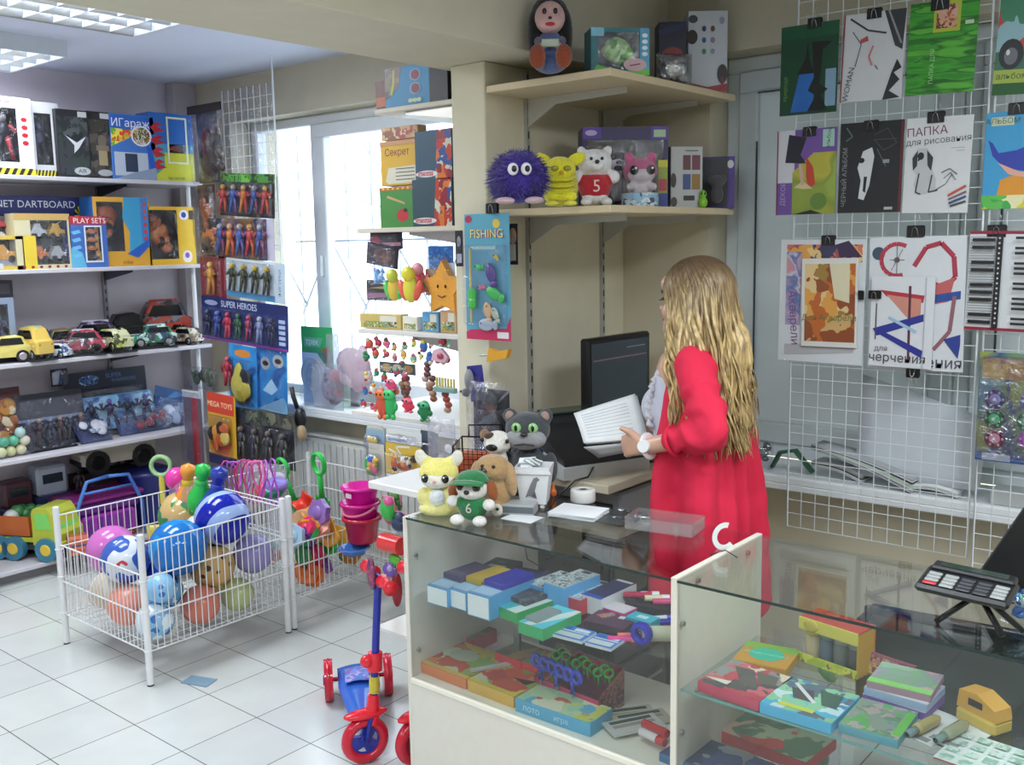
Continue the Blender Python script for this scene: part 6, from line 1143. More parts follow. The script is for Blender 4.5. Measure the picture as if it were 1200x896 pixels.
# white/brown dog with green cap
t=plush_base('plush_dog','white and brown plush puppy wearing a green cap and green number 6 shirt',555,611,22,.95); W2=M('dedad4','plush'); GN=M('1d6f3c','plush')
blobmesh([((0,-.005,.105),(.05,.042,.038)),((0,-.03,.098),(.03,.024,.02)),((.056,-.02,.06),(.02,.02,.018)),((-.056,-.02,.065),(.02,.02,.018)),((-.035,-.045,.016),(.022,.024,.016)),((.035,-.045,.016),(.022,.024,.016))],W2,.005,name='body',parent=t)
blobmesh([((0,-.002,.045),(.044,.038,.04)),((-.035,-.012,.062),(.02,.02,.018)),((.035,-.012,.06),(.02,.02,.018))],GN,.005,name='shirt',parent=t)
MB().text('6',0,.05,.042,-.0415,M('c8b8b8')).build('number',t)
mb=MB(); mb.grid(lambda u,v:(math.cos(2*PI*u)*.052*math.cos(v*PI/2)+.0, math.sin(2*PI*u)*.045*math.cos(v*PI/2)-.0, .125+.032*math.sin(v*PI/2)),20,8,GN,.003); mb.grid(lambda u,v:((u-.5)*.1,-.04-.03*v*(1-(2*u-1)**2*.6),.13-.008*v+.004*math.cos((u-.5)*4)),10,4,GN,.003); mb.build('cap',t)
for s in(-1,1):
    blobmesh([((s*.06,0,.098),(.018,.015,.034),RY(-s*14))],M('8a4a1e','plush'),.005,name='ear',parent=t); blobmesh([((s*.025,-.038,.115),(.015,.009,.014))],M('6a3a20','plush'),.004,name='eye_patch',parent=t); dot((s*.024,-.046,.114),(.008,.006,.009),'121214',t)
dot((0,-.055,.102),(.009,.006,.007),'121214',t,'nose')
# tan dog behind with big brown ears, and panda-like white dog on top
t=plush_base('plush_dog','tan plush dog with long ears lying behind the puppy in the green cap',580,598,20,.95); TN=M('a8875c','plush')
blobmesh([((0,.0,.06),(.055,.045,.06)),((.02,-.04,.02),(.02,.03,.018)),((0,-.01,.135),(.058,.048,.045)),((0,-.045,.13),(.032,.02,.02))],TN,.005,name='body',parent=t)
for s in(-1,1): blobmesh([((s*.058,-.01,.105),(.02,.016,.055),RY(-s*8))],M('b09068','plush'),.005,name='ear',parent=t); dot((s*.018,-.052,.15),(.006,.004,.006),'241a14',t)
dot((-.012,-.066,.138),(.014,.008,.01),'221c1c',t,'nose'); dot((.03,-.06,.02),(.018,.012,.02),'d8d0c0',t,'paw','plush')
MB().ell((.035,-.071,.026),(.006,.004,.005),M('2c2420'),8).build('paw_pad',t)
t=plush_base('plush_dog','white-faced plush dog with dark eye patches behind the tan dog',582,583,20,.9)
blobmesh([((0,.03,.05),(.05,.04,.055)),((0,.02,.19),(.052,.042,.04)),((0,.025,.12),(.035,.03,.05)),((0,-.012,.18),(.034,.026,.024))],M('d8d4cc','plush'),.005,name='body',parent=t)
for s in(-1,1): blobmesh([((s*.05,.03,.21),(.02,.012,.022))],M('8c6a48','plush'),.005,name='ear',parent=t)
blobmesh([((-.022,-.0,.215),(.022,.02,.013))],M('4a3424','plush'),.004,name='eye_patch',parent=t); dot((.0,-.04,.182),(.022,.006,.012),'201a1a',t,'mouth'); 
for s in(-1,1): dot((s*.045,-.008,.2),(.007,.006,.008),'16130f',t)
# grey plush cat (plain)
t=plush_base('plush_cat','large dark grey plush cat with green eyes standing by the cash register',620,578,28,1.0); DG=M('3c4044','plush'); LG=M('8f9092','plush')
blobmesh([((0,0,.075),(.06,.048,.08)),((.07,0,.085),(.022,.025,.05)),((-.07,0,.085),(.022,.025,.05)),((.03,-.02,.015),(.03,.04,.018)),((-.03,-.02,.015),(.03,.04,.018)),((0,-.005,.205),(.072,.055,.055)),((.055,.0,.245),(.024,.014,.026),RY(25)),((-.055,.0,.245),(.024,.014,.026),RY(-25))],DG,.006,name='body',parent=t)
blobmesh([((.026,-.045,.182),(.04,.026,.028)),((-.026,-.045,.182),(.04,.026,.028)),((0,-.04,.172),(.045,.026,.026))],LG,.005,name='muzzle',parent=t)
for s in(-1,1):
    dot((s*.026,-.056,.218),(.0155,.008,.016),'8fc07c',t); MB().ell((s*.026,-.0632,.218),(.005,.003,.01),M('141416','gl'),10).build('pupil',t); dot((s*.055,-.011,.247),(.014,.006,.016),'9c8478',t,'inner_ear','plush')
dot((0,-.07,.2),(.012,.007,.007),'2c2428',t,'nose'); MB().tube([(-.03,-.066,.166),(0,-.073,.172),(.03,-.066,.166)],.0025,M('3c3438'),6).build('mouth',t)
# white box-shaped bin with bird picture & torn papers
p=onZ(627,592,T0); t=thing('waste_box','small white tapering desk bin with a grey bird picture, full of paper slips','desk bin',(p.x,p.y,T0),R_(28))
mb=MB(); W3=M('e1e2e4','pl'); a0,a1,hh=.038,.052,.125
vs=[(sx*a0,sy*a0*.8,.012) for sx,sy in((-1,-1),(1,-1),(1,1),(-1,1))]+[(sx*a1,sy*a1*.8,hh) for sx,sy in((-1,-1),(1,-1),(1,1),(-1,1))]+[(sx*a1*.93,sy*a1*.74,hh) for sx,sy in((-1,-1),(1,-1),(1,1),(-1,1))]+[(sx*a0*.93,sy*a0*.74,.016) for sx,sy in((-1,-1),(1,-1),(1,1),(-1,1))]
fs=[(0,3,2,1)]+[(i,(i+1)%4,4+(i+1)%4,4+i) for i in range(4)]+[(4+i,4+(i+1)%4,8+(i+1)%4,8+i) for i in range(4)]+[(8+i,8+(i+1)%4,12+(i+1)%4,12+i) for i in range(4)]+[(12,13,14,15)]
mb.add(vs,fs,W3); [mb.box(sx*.026-.006,sx*.026+.006,sy*.02-.006,sy*.02+.006,0,.012,W3) for sx in(-1,1) for sy in(-1,1)]; mb.box(-a1-.003,a1+.003,-a1*.8-.003,-a1*.8,hh-.02,hh-.012,W3); mb.build('bin',t)
mb=MB(); mb.T=Mx.Translation((0,-.0362,.06))@Mx.Rotation(R_(5.2),4,'X'); mb.prism([(-.022,-.028),(-.012,-.022),(-.004,-.024),(.008,-.002),(.014,.022),(.022,.028),(.014,.036),(.004,.032),(-.006,.012)],-.0012,-.0002,M('7a7a80')); mb.prism([(-.004,-.024),(.012,-.03),(.01,-.02),(.006,-.006)],-.0014,-.0004,M('5c5c64')); mb.build('bird_picture',t)
rr=random.Random(9)
for i in range(7):
    mb=MB(); mb.T=Mx.Translation((rr.uniform(-.03,.03),rr.uniform(-.02,.02),hh+.002+rr.uniform(0,.014)))@Mx.Rotation(rr.uniform(-.8,.8),4,'Y')@Mx.Rotation(rr.uniform(-.8,.8),4,'X'); mb.box(-.018,.018,-.014,.014,-.0015,.0015,M('dde3e4','pap')); mb.build('paper_slip',t)
# papers on the glass
def sheets(label,px,py,w,d,h,rz,col='e6eaec',name='papers',cat='papers'):
    p=onZ(px,py,T0); t=thing(name,label,cat,(p.x,p.y,T0),R_(rz)); 
    for i in range(max(1,int(h/.002))):
        MB().box(-w/2,w/2,-d/2,d/2,i*.002,i*.002+.0012,M(col,'pap')).build('sheet',t); 
    for i,c in enumerate(t.children): c.rotation_euler=(0,0,.03*((i*7)%5-2))
    return t
sheets('thin white sheet lying in front of the bird bin on the glass counter',612,607,.10,.07,.002,10)
sheets('stack of white papers lying at the middle of the glass counter',678,602,.145,.115,.012,15)
p=onZ(690,583,.905); t=thing('tape_roll','large white paper tape roll behind the stack of papers','paper roll',(p.x,p.y-.03,.901),0)
mb=MB(); mb.lathe([(.012,0),(.036,0),(.038,.004),(.038,.034),(.036,.038),(.012,.038),(.012,0)],M('dcdcd8','pap'),28); mb.build('roll',t); MB().lathe([(.012,.001),(.012,.037),(.009,.037),(.009,.001),(.012,.001)],M('3c3c3c'),16).build('core',t)
p=onZ(648,582,T0); t=thing('orange_figure','small orange rubber squirrel-like toy beside the bird bin','toy',(p.x,p.y,T0),R_(30)); MB().ell((0,0,.014),(.012,.01,.014),M('d8682c','pl'),12).build('body',t); MB().cyl((0,0,.02),(.002,0,.045),.008,.002,M('e07834','pl'),10).build('head',t)
p=onZ(594,600,T0); t=thing('card_holder','grey box under the paws of the tan plush dog on the counter','box',(p.x+.03,p.y+.02,T0),R_(25)); MB().box(-.05,.05,-.03,.03,0,.03,M('a8acac','pl'),.002).build('box',t); MB().box(-.05,.05,-.031,-.03,.006,.024,M('5c6468')).build('slot',t)
# clear acrylic tray with hooks
p=onZ(772,622,T0); t=thing('acrylic_tray','shallow clear acrylic tray on the glass counter in front of the woman','tray',(p.x,p.y+.03,T0),R_(10))
mb=MB(); w_,d_=.19,.10; mb.box(-w_/2,w_/2,-d_/2,d_/2,0,.002,ACRYL)
for s in(-1,1): mb.box(-w_/2,w_/2,s*d_/2-.001,s*d_/2+.001,.002,.035,ACRYL); mb.box(s*w_/2-.001,s*w_/2+.001,-d_/2,d_/2,.002,.035,ACRYL)
mb.build('tray',t)
for i,(px,py) in enumerate([(728,600),(742,612),(720,608),(752,608)]):
    p=onZ(px,py,T0+.002); mb=MB(); rr2=random.Random(i); mb.tube([(rr2.uniform(-.03,.03),rr2.uniform(-.02,.02),.004+.006*abs(math.sin(j*1.7))) for j in range(7)],.0025,M(['c8ccd0','3c3c44','b0b4b8','dcdcdc'][i],'metal'),5)
    mb.build('earphone_wire',None,p,0,label=['silver crumpled clip strip by the acrylic tray','dark tangled cord between papers and the acrylic tray','grey twisted strip right of the stack of papers','pale wire loop in front of the acrylic tray'][i],cat='wire')
# letter C-shaped white ring stuck behind divider
p=onZ(845,640,.93); t=thing('paper_ring','white paper letter C leaning on the divider between the counters','paper letter',(CXM-.028,onX(849,640,CXM-.028).y,.93),R_(60))
a0=R_(35); P=[(.034*math.cos(a0-i*R_(13)),.034*math.sin(a0-i*R_(13))) for i in range(0,18)]; P=P=[(.036*math.cos(R_(70)+i*R_(13.5)),.036*math.sin(R_(70)+i*R_(13.5))) for i in range(19)]; Q=[(.0225*math.cos(R_(70)+i*R_(13.5)),.0225*math.sin(R_(70)+i*R_(13.5))) for i in range(19)]
mb=MB(); 
for i in range(18): mb.prism([P[i],P[i+1],Q[i+1],Q[i]],-.001,.001,M('e4e8e8','pap'))
mb.build('letter',t)
# calculator with stand, black
p=onZ(1108,700,1.0)
pc=onY(1133,687,2.03)
t=thing('calculator','large black desk calculator with grey keys and one red key on a tall stand','calculator',pc,R_(8)); t.rotation_euler=(R_(3),R_(3),R_(4))
mb=MB(); w_,d_=.172,.125; mb.box(-w_/2,w_/2,-d_/2,d_/2,-.008,.008,M('151517','pl'),.006); mb.box(-w_/2+.01,w_/2-.005,d_/2-.03,d_/2+.01,.0,.016,M('17171a','pl'),.004); mb.build('case',t)
MB().box(-w_/2+.025,w_/2-.02,d_/2-.022,d_/2+.004,.0162,.0168,M('1f2e24','gl')).build('display',t)
for i in range(5):
    for j in range(4):
        c_='8e9290' if (i<2 and not(i==0 and j==0)) or i>=4 else ('b02c34' if i==0 and j==0 else '2c2e34')
        MB().box(-w_/2+.012+i*.031,-w_/2+.038+i*.031,-d_/2+.01+j*.018,-d_/2+.023+j*.018,.008,.012,M(c_,'pl'),.002).build('key',t)
st=MB(); K0=M('141416','pl')
g0=V((pc.x,pc.y,0)); zt=pc.z-.012; 
s_=thing('calculator_stand','black crossed-leg stand under the calculator on the right glass counter','stand',(pc.x,pc.y,T0))
hz_=pc.z-.008-T0-.014
for x0,x1 in((-.05,.01),(.075,.03)): MB().tube([(x0,-.02,.004),(x1,0,hz_)],.006,K0,6).build('leg',s_)
MB().tube([(.10,.03,.004),(.03,.02,hz_)],.006,K0,6).build('leg',s_)
MB().box(-.04,.05,-.02,.03,hz_,hz_+.006,K0,.002).build('top_plate',s_)
# paper cup shape ghost: small white bottle beneath calculator
p=onZ(1098,712,T0); 
# black phone/terminal at right edge
p=onZ(1190,700,T0); t=thing('card_terminal','black slanted holder with a round hole at the right edge of the glass counter','holder',(-.50,2.27,T0),R_(20)); t.scale=(1.15,1.15,1.15)
mb=MB(); mb.T=Mx.Rotation(R_(0),4,'X'); mb.prism([(-.07,0),(.06,0),(.09,.17),(.05,.19),(.02,.17)],-.006,.006,K0); mb.build('back_plate',t); MB().torus((.045,-.008,.14),.014,.003,M('c8ccd0','pl'),'Y',16,6).build('hole_rim',t); MB().box(-.07,.06,-.05,.05,-.0,.006,K0,.002).build('foot_plate',t)
t=bag('clear crinkled packet of blue and green beads at the right edge of the glass counter',(-.435,2.13,T0),R_(15),.10,.09,.05,blobs(['3c78b8','4ca88c','b8d0dc','2c5c9c'],14,191,.25))
MB().tube([onZ(832,650,.902)+V((.0,0,.0)),onZ(850,646,.902)+V((0,0,.004)),onZ(864,653,.902)],.0015,M('1c1c20','pl'),5).build('wire',None,label='short black wire lying by the divider under the right counter glass',cat='wire')
# black chair behind the right counter
t=thing('chair','black office chair whose rounded back shows through the right glass counter','chair',(-.64,2.46,0),R_(6)); BKm=M('2f3532','pl')
mb=MB(); mb.grid(lambda u,v:((u-.5)*.46,-.05*(1-(2*u-1)**2),.46+v*.28),14,8,BKm,.02); mb.build('backrest',t); mb=MB(); mb.tube([(-.23,0,.46),(-.235,0,.70),(-.2,-.02,.745),(0,-.05,.755),(.2,-.02,.745),(.235,0,.70),(.23,0,.46),(.0,-.045,.445),(-.23,0,.46)],.014,M('17171a','pl'),8); mb.build('back_rim',t)
MB().box(-.22,.22,.05,.46,.40,.45,M('222624','plush'),.02).build('seat',t); MB().cyl((0,.25,.1),(0,.25,.4),.025,.025,M('1c1c20','metal'),12).build('column',t)
for i in range(5): a_=i*2*PI/5; mb=MB(); mb.tube([(0,.25,.1),(.25*math.cos(a_),.25+.25*math.sin(a_),.06)],[.022,.014],M('1c1c20','pl'),8); mb.build('base_arm',t); MB().cyl((.25*math.cos(a_)-.01,.25+.25*math.sin(a_),.027),(.25*math.cos(a_)+.01,.25+.25*math.sin(a_),.027),.026,.026,M('141416','pl'),12).build('castor',t)
for s in(-.12,.12): MB().tube([(s,.1,.4),(s,.02,.42),(s,.0,.55)],.012,M('1c1c20','metal'),8).build('back_bar',t)
# green and white item behind paints
p=onY(948,738,2.46); t=bag('green and white plastic bag standing behind the paint jars',(onY(948,760,2.46).x,2.50,.0),R_(0),.2,.72,.1,blobs(['2c8c4c','dce0e0','c8d4d0','24743c'],12,201,.35))
# ================================================================= RIGHT WALL GRID WITH FOLDERS
GYp=3.36
WG=M('d4dcde','pl')
def wiregrid(label,x0,x1,z0,z1):
    t=thing('wire_grid',label,'wire display grid',((x0+x1)/2,GYp,z0),0); w=x1-x0;h=z1-z0; mb=MB(); n=round(w/.05)
    for i in range(1,n): x=-w/2+w*i/n; mb.cyl((x,0,0),(x,0,h),.0017,.0017,WG,5,False)
    m_=round(h/.05)
    for j in range(1,m_): z=h*j/m_; mb.cyl((-w/2,.003,z),(w/2,.003,z),.0017,.0017,WG,5,False)
    mb.build('wire_mesh',t); f=MB(); f.tube([(-w/2,0,0),(w/2,0,0),(w/2,0,h),(-w/2,0,h)],.0035,WG,6,True); f.build('frame',t)
    for x in(-w/2+.03,w/2-.03): MB().tube([(x,.0,h-.1),(x,.05,h-.09),(x,.17,h-.09)],.004,WG,6).build('wall_hook',t)
    return t
wiregrid('tall white wire grid panel in front of the closed window, carrying six folders',-1.492,-.868,.625,2.52)
wiregrid('second white wire grid panel at the right edge, carrying the whale folder',-.850,-.23,.56,2.52)
YF=3.348
def folder(label,corners,base,art=(),Y=YF,name='folder',cat='folder',th=.004,group=None):
    """corners in the view: tl,tr,br,bl"""
    P=[onY(x,y,Y) for x,y in corners]; c=(P[2]+P[3])/2; tl,tr,br,bl=P
    ux=((tr-tl)+(br-bl))/2; w=ux.length; h=((tl-bl).length+(tr-br).length)/2; roll=math.atan2(ux.z,ux.x)
    t=thing(name,label,cat,(c.x,Y,c.z),0,group); t.rotation_euler=(0,-roll,0)
    mb=MB().box(-w/2,w/2,0,th,0,h,asmat(base),.0008); mb.art(w,h,0,art); mb.build('cover',t); MB().box(-w/2+.003,w/2-.003,th+.0002,th+.003,.003,h-.003,M('dcdcd8','pap')).build('pages',t)
    return t
def cl(px,py,lab,s=.048,Y=YF+.002): return clip(lab,onY(px,py,Y),s)
GRN=PRINT(['1c4c28','163c22','24643c','103018'],7,seed=201,soft=True)
folder('dark green folder with a blue lake and black tower picture, top row left',[(918,33),(985,22),(980,131),(913,136)],'12402a',[('r',0,.85,1,1,'145034'),('p',[(.2,.03),(.6,.03),(.6,.45),(.34,.45)],PRINT(['1c4c9c','2c7cc4','1c60b4'],9,seed=202,soft=True)),('p',[(.3,.45),(.6,.45),(.5,.62),(.48,.8),(.44,.62)],'0c140c'),('r',.8,.07,.98,.48,'7c9cb4'),('p',[(.5,.03),(.85,.03),(.72,.2),(.85,.26),(.7,.32),(.74,.7),(.9,.78),(.55,.8),(.6,.4),(.5,.26),(.64,.2)],'0f1612'),('t','природа',.1,.3,.02,'6c9c50',90)])
folder('white folder with black calligraphy sketch and red marks, top row middle',[(988,18),(1060,10),(1056,115),(984,121)],'c4c6ca',[('l',[(.1,.95),(.4,.8),(.7,.75)],.03,'33353a'),('l',[(.15,.8),(.3,.65),(.22,.4)],.015,'44464c'),('p',[(.65,1),(1,1),(.97,.55),(.85,.6)],'33353a'),('l',[(.72,1),(.95,.62)],.03,'8c8c90'),('p',[(.9,.45),(.98,.35),(.86,.3),(.96,.22),(.8,.1),(.98,.02),(.7,.0),(.82,.3)],'24262a'),('p',[(.28,.7),(.4,.74),(.42,.68),(.3,.66)],'b04c48'),('l',[(.5,.62),(.44,.5),(.5,.4)],.03,'c4707c'),('l',[(.55,.4),(.6,.35)],.015,'5c3c44'),('t','WOMAN',.13,.2,.038,'4c4c54',80),('r',0,0,.02,1,'8c2430')])
folder('bright green grass-textured folder with a small picture tag, top row right',[(1063,5),(1144,-4),(1140,106),(1060,113)],PRINT(['2c7c24','3c9c2c','1c5c1c','54a834'],12,seed=203,stretch=(1,1,6),soft=True),[('t','ПАПКА ДЛЯ',.38,.3,.018,'9cc88c',90),('r',.82,.72,.94,.76,'b8ccac'),('r',.36,.66,.75,1,'a8b43c'),('r',.4,.7,.7,.95,PRINT(['a85c3c','c89c7c','6c3c2c','d0a090'],50,seed=204))])
cl(955,33,'black binder clip on the green lake folder'); cl(1025,22,'black binder clip on the white calligraphy folder'); cl(1102,12,'black binder clip on the bright green folder',.055)
folder('purple folder with a red-haired mermaid-like drawing on yellow, second row left',[(914,154),(983,148),(979,250),(909,252)],'6c4c94',[('r',.0,.38,.3,1,'c4c4cc'),('p',[(.27,0),(1,0),(1,.72),(.62,.72),(.27,.5)],PRINT(['9c9c34','b0a83c','7c8c34','8ca044'],9,seed=205,soft=True)),('p',[(.2,.95),(.5,.9),(.4,.7),(.5,.6),(.14,.62)],'1c1c2c'),('p',[(.5,.68),(.62,.55),(.66,.35),(.55,.3),(.5,.45)],'b43c28'),('p',[(.3,.32),(.45,.4),(.62,.3),(.45,.3)],'c8b88c'),('e',.72,.15,.14,.1,'5c7c34'),('l',[(.4,.6),(.45,.35)],.06,'c0a08c'),('p',[(.28,0),(.6,.05),(.8,0)],'1c1c20'),('r',.77,.78,.96,.98,'9cc0b4'),('t','альбом',.87,.88,.02,'1c5c44',85),('t','ДЕКОР',.12,.25,.024,'b0a0d0',88),('r',0,0,.02,1,'7c1c40')])
folder('black folder with a white horse-head chalk drawing, second row middle',[(985,145),(1057,140),(1056,248),(980,250)],'1a1c20',[('p',[(.3,.5),(.38,.68),(.52,.72),(.56,.62),(.5,.3),(.42,.14),(.33,.16),(.36,.36)],'c8cacc'),('p',[(.41,.4),(.46,.4),(.44,.22),(.4,.24)],'1a1c20'),('e',.36,.58,.05,.03,'1a1c20'),('l',[(.1,.95),(.2,.85),(.1,.8)],.02,'5c6c60'),('l',[(.55,.85),(.75,.92),(.9,.75),(.7,.68),(.55,.8),(.9,.8)],.008,'4c5a58'),('l',[(.6,.7),(.75,.5)],.012,'5c6c70'),('t','ЧЕРНЫЙ АЛЬБОМ',.1,.4,.022,'8c8c90',90),('r',.7,.54,.8,.58,'8c9498'),('r',.96,0,1,1,'5c1c28'),('r',.75,.03,.88,.06,'b0b0b0')])
folder('white folder reading ПАПКА для рисования with a shaggy dog sketch',[(1061,139),(1140,134),(1133,249),(1057,250)],'ced0d2',[('t','ПАПКА',.32,.85,.055,'6c2440',3),('t','для рисования',.5,.755,.036,'55585c',3),('r',.7,.67,.9,.675,'8c8c90'),('r',.78,.64,.9,.645,'8c8c90'),
 ('p',[(.12,.6),(.2,.68),(.34,.68),(.42,.6),(.44,.45),(.5,.35),(.5,.25),(.34,.2),(.22,.2),(.16,.3),(.2,.4),(.12,.5)],'b8babc'),('p',[(.12,.58),(.2,.66),(.2,.5),(.14,.45)],'2f3236'),('p',[(.34,.66),(.44,.58),(.42,.44),(.36,.5)],'2f3236'),('e',.25,.6,.05,.04,'24262a'),('e',.22,.56,.015,.012,'000000'),('l',[(.24,.42),(.2,.22),(.28,.2)],.02,'3c3f44'),('l',[(.44,.4),(.4,.22),(.54,.24)],.02,'3c3f44'),('l',[(.5,.24),(.65,.3),(.74,.4)],.012,'5c5f64'),('l',[(.58,.42),(.7,.46),(.82,.4)],.014,'5c5f64'),('l',[(.62,.36),(.72,.42),(.8,.34)],.012,'5c5f64'),
 ('l',[(.7,.18),(.96,.28)],.035,'b85040'),('l',[(.71,.14),(.97,.22)],.03,'7c5c6c'),('l',[(.72,.1),(.97,.17)],.035,'34507c'),('l',[(.74,.07),(.97,.12)],.03,'3c4048')])
cl(949,160,'black binder clip on the purple folder'); cl(1021,153,'black binder clip on the black chalk-drawing folder'); cl(1097,144,'black binder clip on the shaggy dog folder',.052)
folder('large white folder with flowers and Акварели lettering, third row left',[(916,281),(1016,280),(1010,429),(911,421)],'cfd4d8',[('r',.08,.0,.1,.01,'ffffff'),('r',.08,.82,.96,.96,PRINT(['d89c50','c8705c','6c5c94','e0c07c','a04c5c','3c3c5c'],26,seed=206)),('p',[(.66,.96),(.8,.99),(.96,.86),(.7,.86)],'3c2c4c'),('r',.08,.3,.26,.9,PRINT(['8c90b8','b8a0b8','5c6ca0','c8c4d4','c08c98'],18,seed=207,soft=True)),('p',[(.08,.05),(.9,.1),(.9,.16),(.08,.14)],'b0b0b4'),('t','Акварели',.18,.36,.042,'7c4c7c',-85)],th=.006)
folder('smaller sheet pad with an orange autumn town picture clipped over the Акварели folder',[(940,303),(1007,302),(1003,408),(939,405)],'d8d8d2',[('r',.06,.06,.96,.94,PRINT(['b8642c','d89c4c','8c4c2c','c8a46c','9c7c3c','dcc08c'],20,seed=208)),('p',[(.5,.94),(.86,.94),(.86,.5),(.6,.55)],'d8d0b0'),('t','Для Акварели',.5,.33,.035,'5c6c3c')],Y=YF-.012,th=.005)
cl(971,287,'black binder clip on the Акварели folder'); cl(1004,351,'black binder clip on the side of the autumn town pad',.045,YF-.005)
folder('large white drawing folder with a red wheel and big letter Я, third row right',[(1024,279),(1138,275),(1128,437),(1016,430)],'d2d6da',[('e',.1,.88,.07,.05,'3c5060')]+[('l',[(.3+.17*math.cos(a),.83+.12*math.sin(a)) for a in [i*.314+1 for i in range(14)]],.045,'b03c4c'),('l',[(.48+.0,.78),(.6,.92),(.75,.95),(.88,.85),(.9,.7),(.8,.62),(.65,.66)],.05,'a8344a'),('p',[(.62,.62),(.9,.7),(.84,.52),(.7,.5)],'b85c5c'),('p',[(.62,.56),(.96,.6),(.96,.54),(.62,.5)],'2c4c94'),('l',[(.9,.56),(.86,.3),(.7,.16)],.04,'8c5c64'),('p',[(.8,.24),(.97,.28),(.97,.2),(.95,.1)],'2c3c88'),('t','черчения',.62,.06,.075,'4c4c58'),('l',[(.22,.83),(.38,.83)],.006,'4c4c50'),('l',[(.3,.72),(.3,.94)],.006,'4c4c50'),('l',[(.24,.75),(.36,.91)],.006,'4c4c50'),('e',.3,.83,.03,.02,'5c4c50')],th=.006)
folder('white pad reading для черчения with a blue letter А, clipped over the wheel folder',[(1022,323),(1096,325),(1091,433),(1017,428)],'d6dade',[('p',[(.15,.85),(.85,.8),(.83,.72),(.25,.78)],'b03040'),('p',[(.25,.8),(.6,.55),(.8,.55),(.8,.76)],'c88878'),('p',[(.6,.9),(.64,.9),(.66,.1),(.62,.1)],'5c2c38'),('p',[(.05,.42),(.85,.6),(.85,.52),(.12,.34)],'2c348c'),('p',[(.1,.38),(.84,.12),(.86,.2),(.2,.4)],'2c348c'),('l',[(.3,.55),(.6,.45),(.75,.4)],.05,'9cc0d4'),('l',[(.1,.7),(.1,.3)],.02,'4c5058'),('t','для',.2,.2,.026,'6c6c70'),('t','черчения',.46,.1,.048,'3c3c44'),('r',.86,0,.875,1,'b0b8c0')],Y=YF-.014,th=.005)
cl(1073,278,'black binder clip on top of the wheel folder',.055); cl(1070,432,'black binder clip upside down at the foot of the для черчения pad',.042,YF-.02).rotation_euler=(0,PI,0)
cl(1025,350,'black binder clip with chrome handle on the left edge of the для черчения pad',.04,YF-.02)
ks=[('r',.0,.0,1,.03,'8c1c34'),('r',.0,.97,1,1,'8c1c34')]+[('r',.02,.06+.9*i/34,.36,.06+.9*i/34+.008,'8c9094') for i in range(34)]+[('r',.05,.07+.9*i/12,.34,.075+.9*i/12+.028,'17181c') for i in range(12) if i%7 not in(2,6)]+[('r',.36,.03,.44,.97,'141418')]+[('e',.4,.08+i*.05,.012,.01,'c8c8cc') for i in range(18)]+[('r',.6,.07+.9*i/18,.95,.075+.9*i/18+.02,'17181c') for i in range(18) if i%7 not in(2,6)]
folder('white music book printed with black piano keys, beside the wheel folder',[(1131,273),(1226,268),(1222,393),(1130,383)],'cfd3d6',ks,Y=YF-.004)
cl(1168,278,'black binder clip on the piano keys book',.055)
folder('dark folder with a grey bear and green leaves picture, top right corner',[(1165,0),(1240,-8),(1236,108),(1162,112)],'3c6c54',[('r',.0,.45,1,1,PRINT(['3c7c5c','8cb0b8','5c9c8c','b83c3c','4c6c94','2c5c34'],14,seed=209)),('e',.25,.42,.2,.16,'2c2e34'),('e',.25,.4,.11,.09,'6c6e74'),('e',.2,.44,.03,.03,'d0d0d0'),('r',0,.12,.6,.26,'9cac4c'),('t','альбом',.3,.19,.025,'2c4c2c'),('r',0,0,1,.12,'24582c')])
folder('blue folder with a cartoon whale over orange corals, second row at the right edge',[(1154,133),(1240,126),(1236,243),(1149,245)],'3c94c4',[('p',[(.05,.72),(.12,.68),(.2,.58),(.45,.6),(.8,.7),(1,.66),(1,.42),(.6,.38),(.3,.42),(.12,.55)],'2c3c9c'),('p',[(.2,.48),(.5,.38),(.85,.36),(.85,.28),(.6,.3),(.35,.36)],'d8a08c'),('e',.66,.56,.05,.03,'f0f0f0'),('p',[(.2,.1),(.25,.3),(.4,.34),(.6,.32),(.8,.24),(.8,.08)],'d08c2c'),('r',0,0,1,.14,PRINT(['3c9c4c','c8c43c','dcd8a8','58b04c'],22,seed=210)),('r',.08,.86,.4,.95,'b8c4ac'),('t','АЛЬБОМ',.24,.905,.024,'5c6c4c'),('e',.75,.8,.06,.04,'c0488c')])
cl(1192,134,'black binder clip on the whale folder',.05)
a=onY(1148,412,3.33); b_=onY(1226,548,3.33)
t=card_pack('blue spinning tops blister with six coloured discs at the right edge',((a.x+b_.x)/2,3.335,b_.z),0,abs(b_.x-a.x),a.z-b_.z,PRINT(['3c5c9c','4c8cb4','6c8c5c','2c4c84','8c9c4c'],9,seed=211,soft=True),[('r',.05,.76,1,.95,PRINT(['b8804c','a85c6c','c8a04c'],20,seed=212)),('t','SPINNERS',.55,.86,.04,'d8b04c'),('r',0,0,1,.08,'2c5c9c'),('r',.1,.01,.5,.07,'c8ccd8')],None,bubble=(.03,.03,1,.97),cat='toy pack',depth=.03,film=thin('shiny_film','f4f6fa',1.5,.12,18,.07))
w_=abs(b_.x-a.x); h_=a.z-b_.z
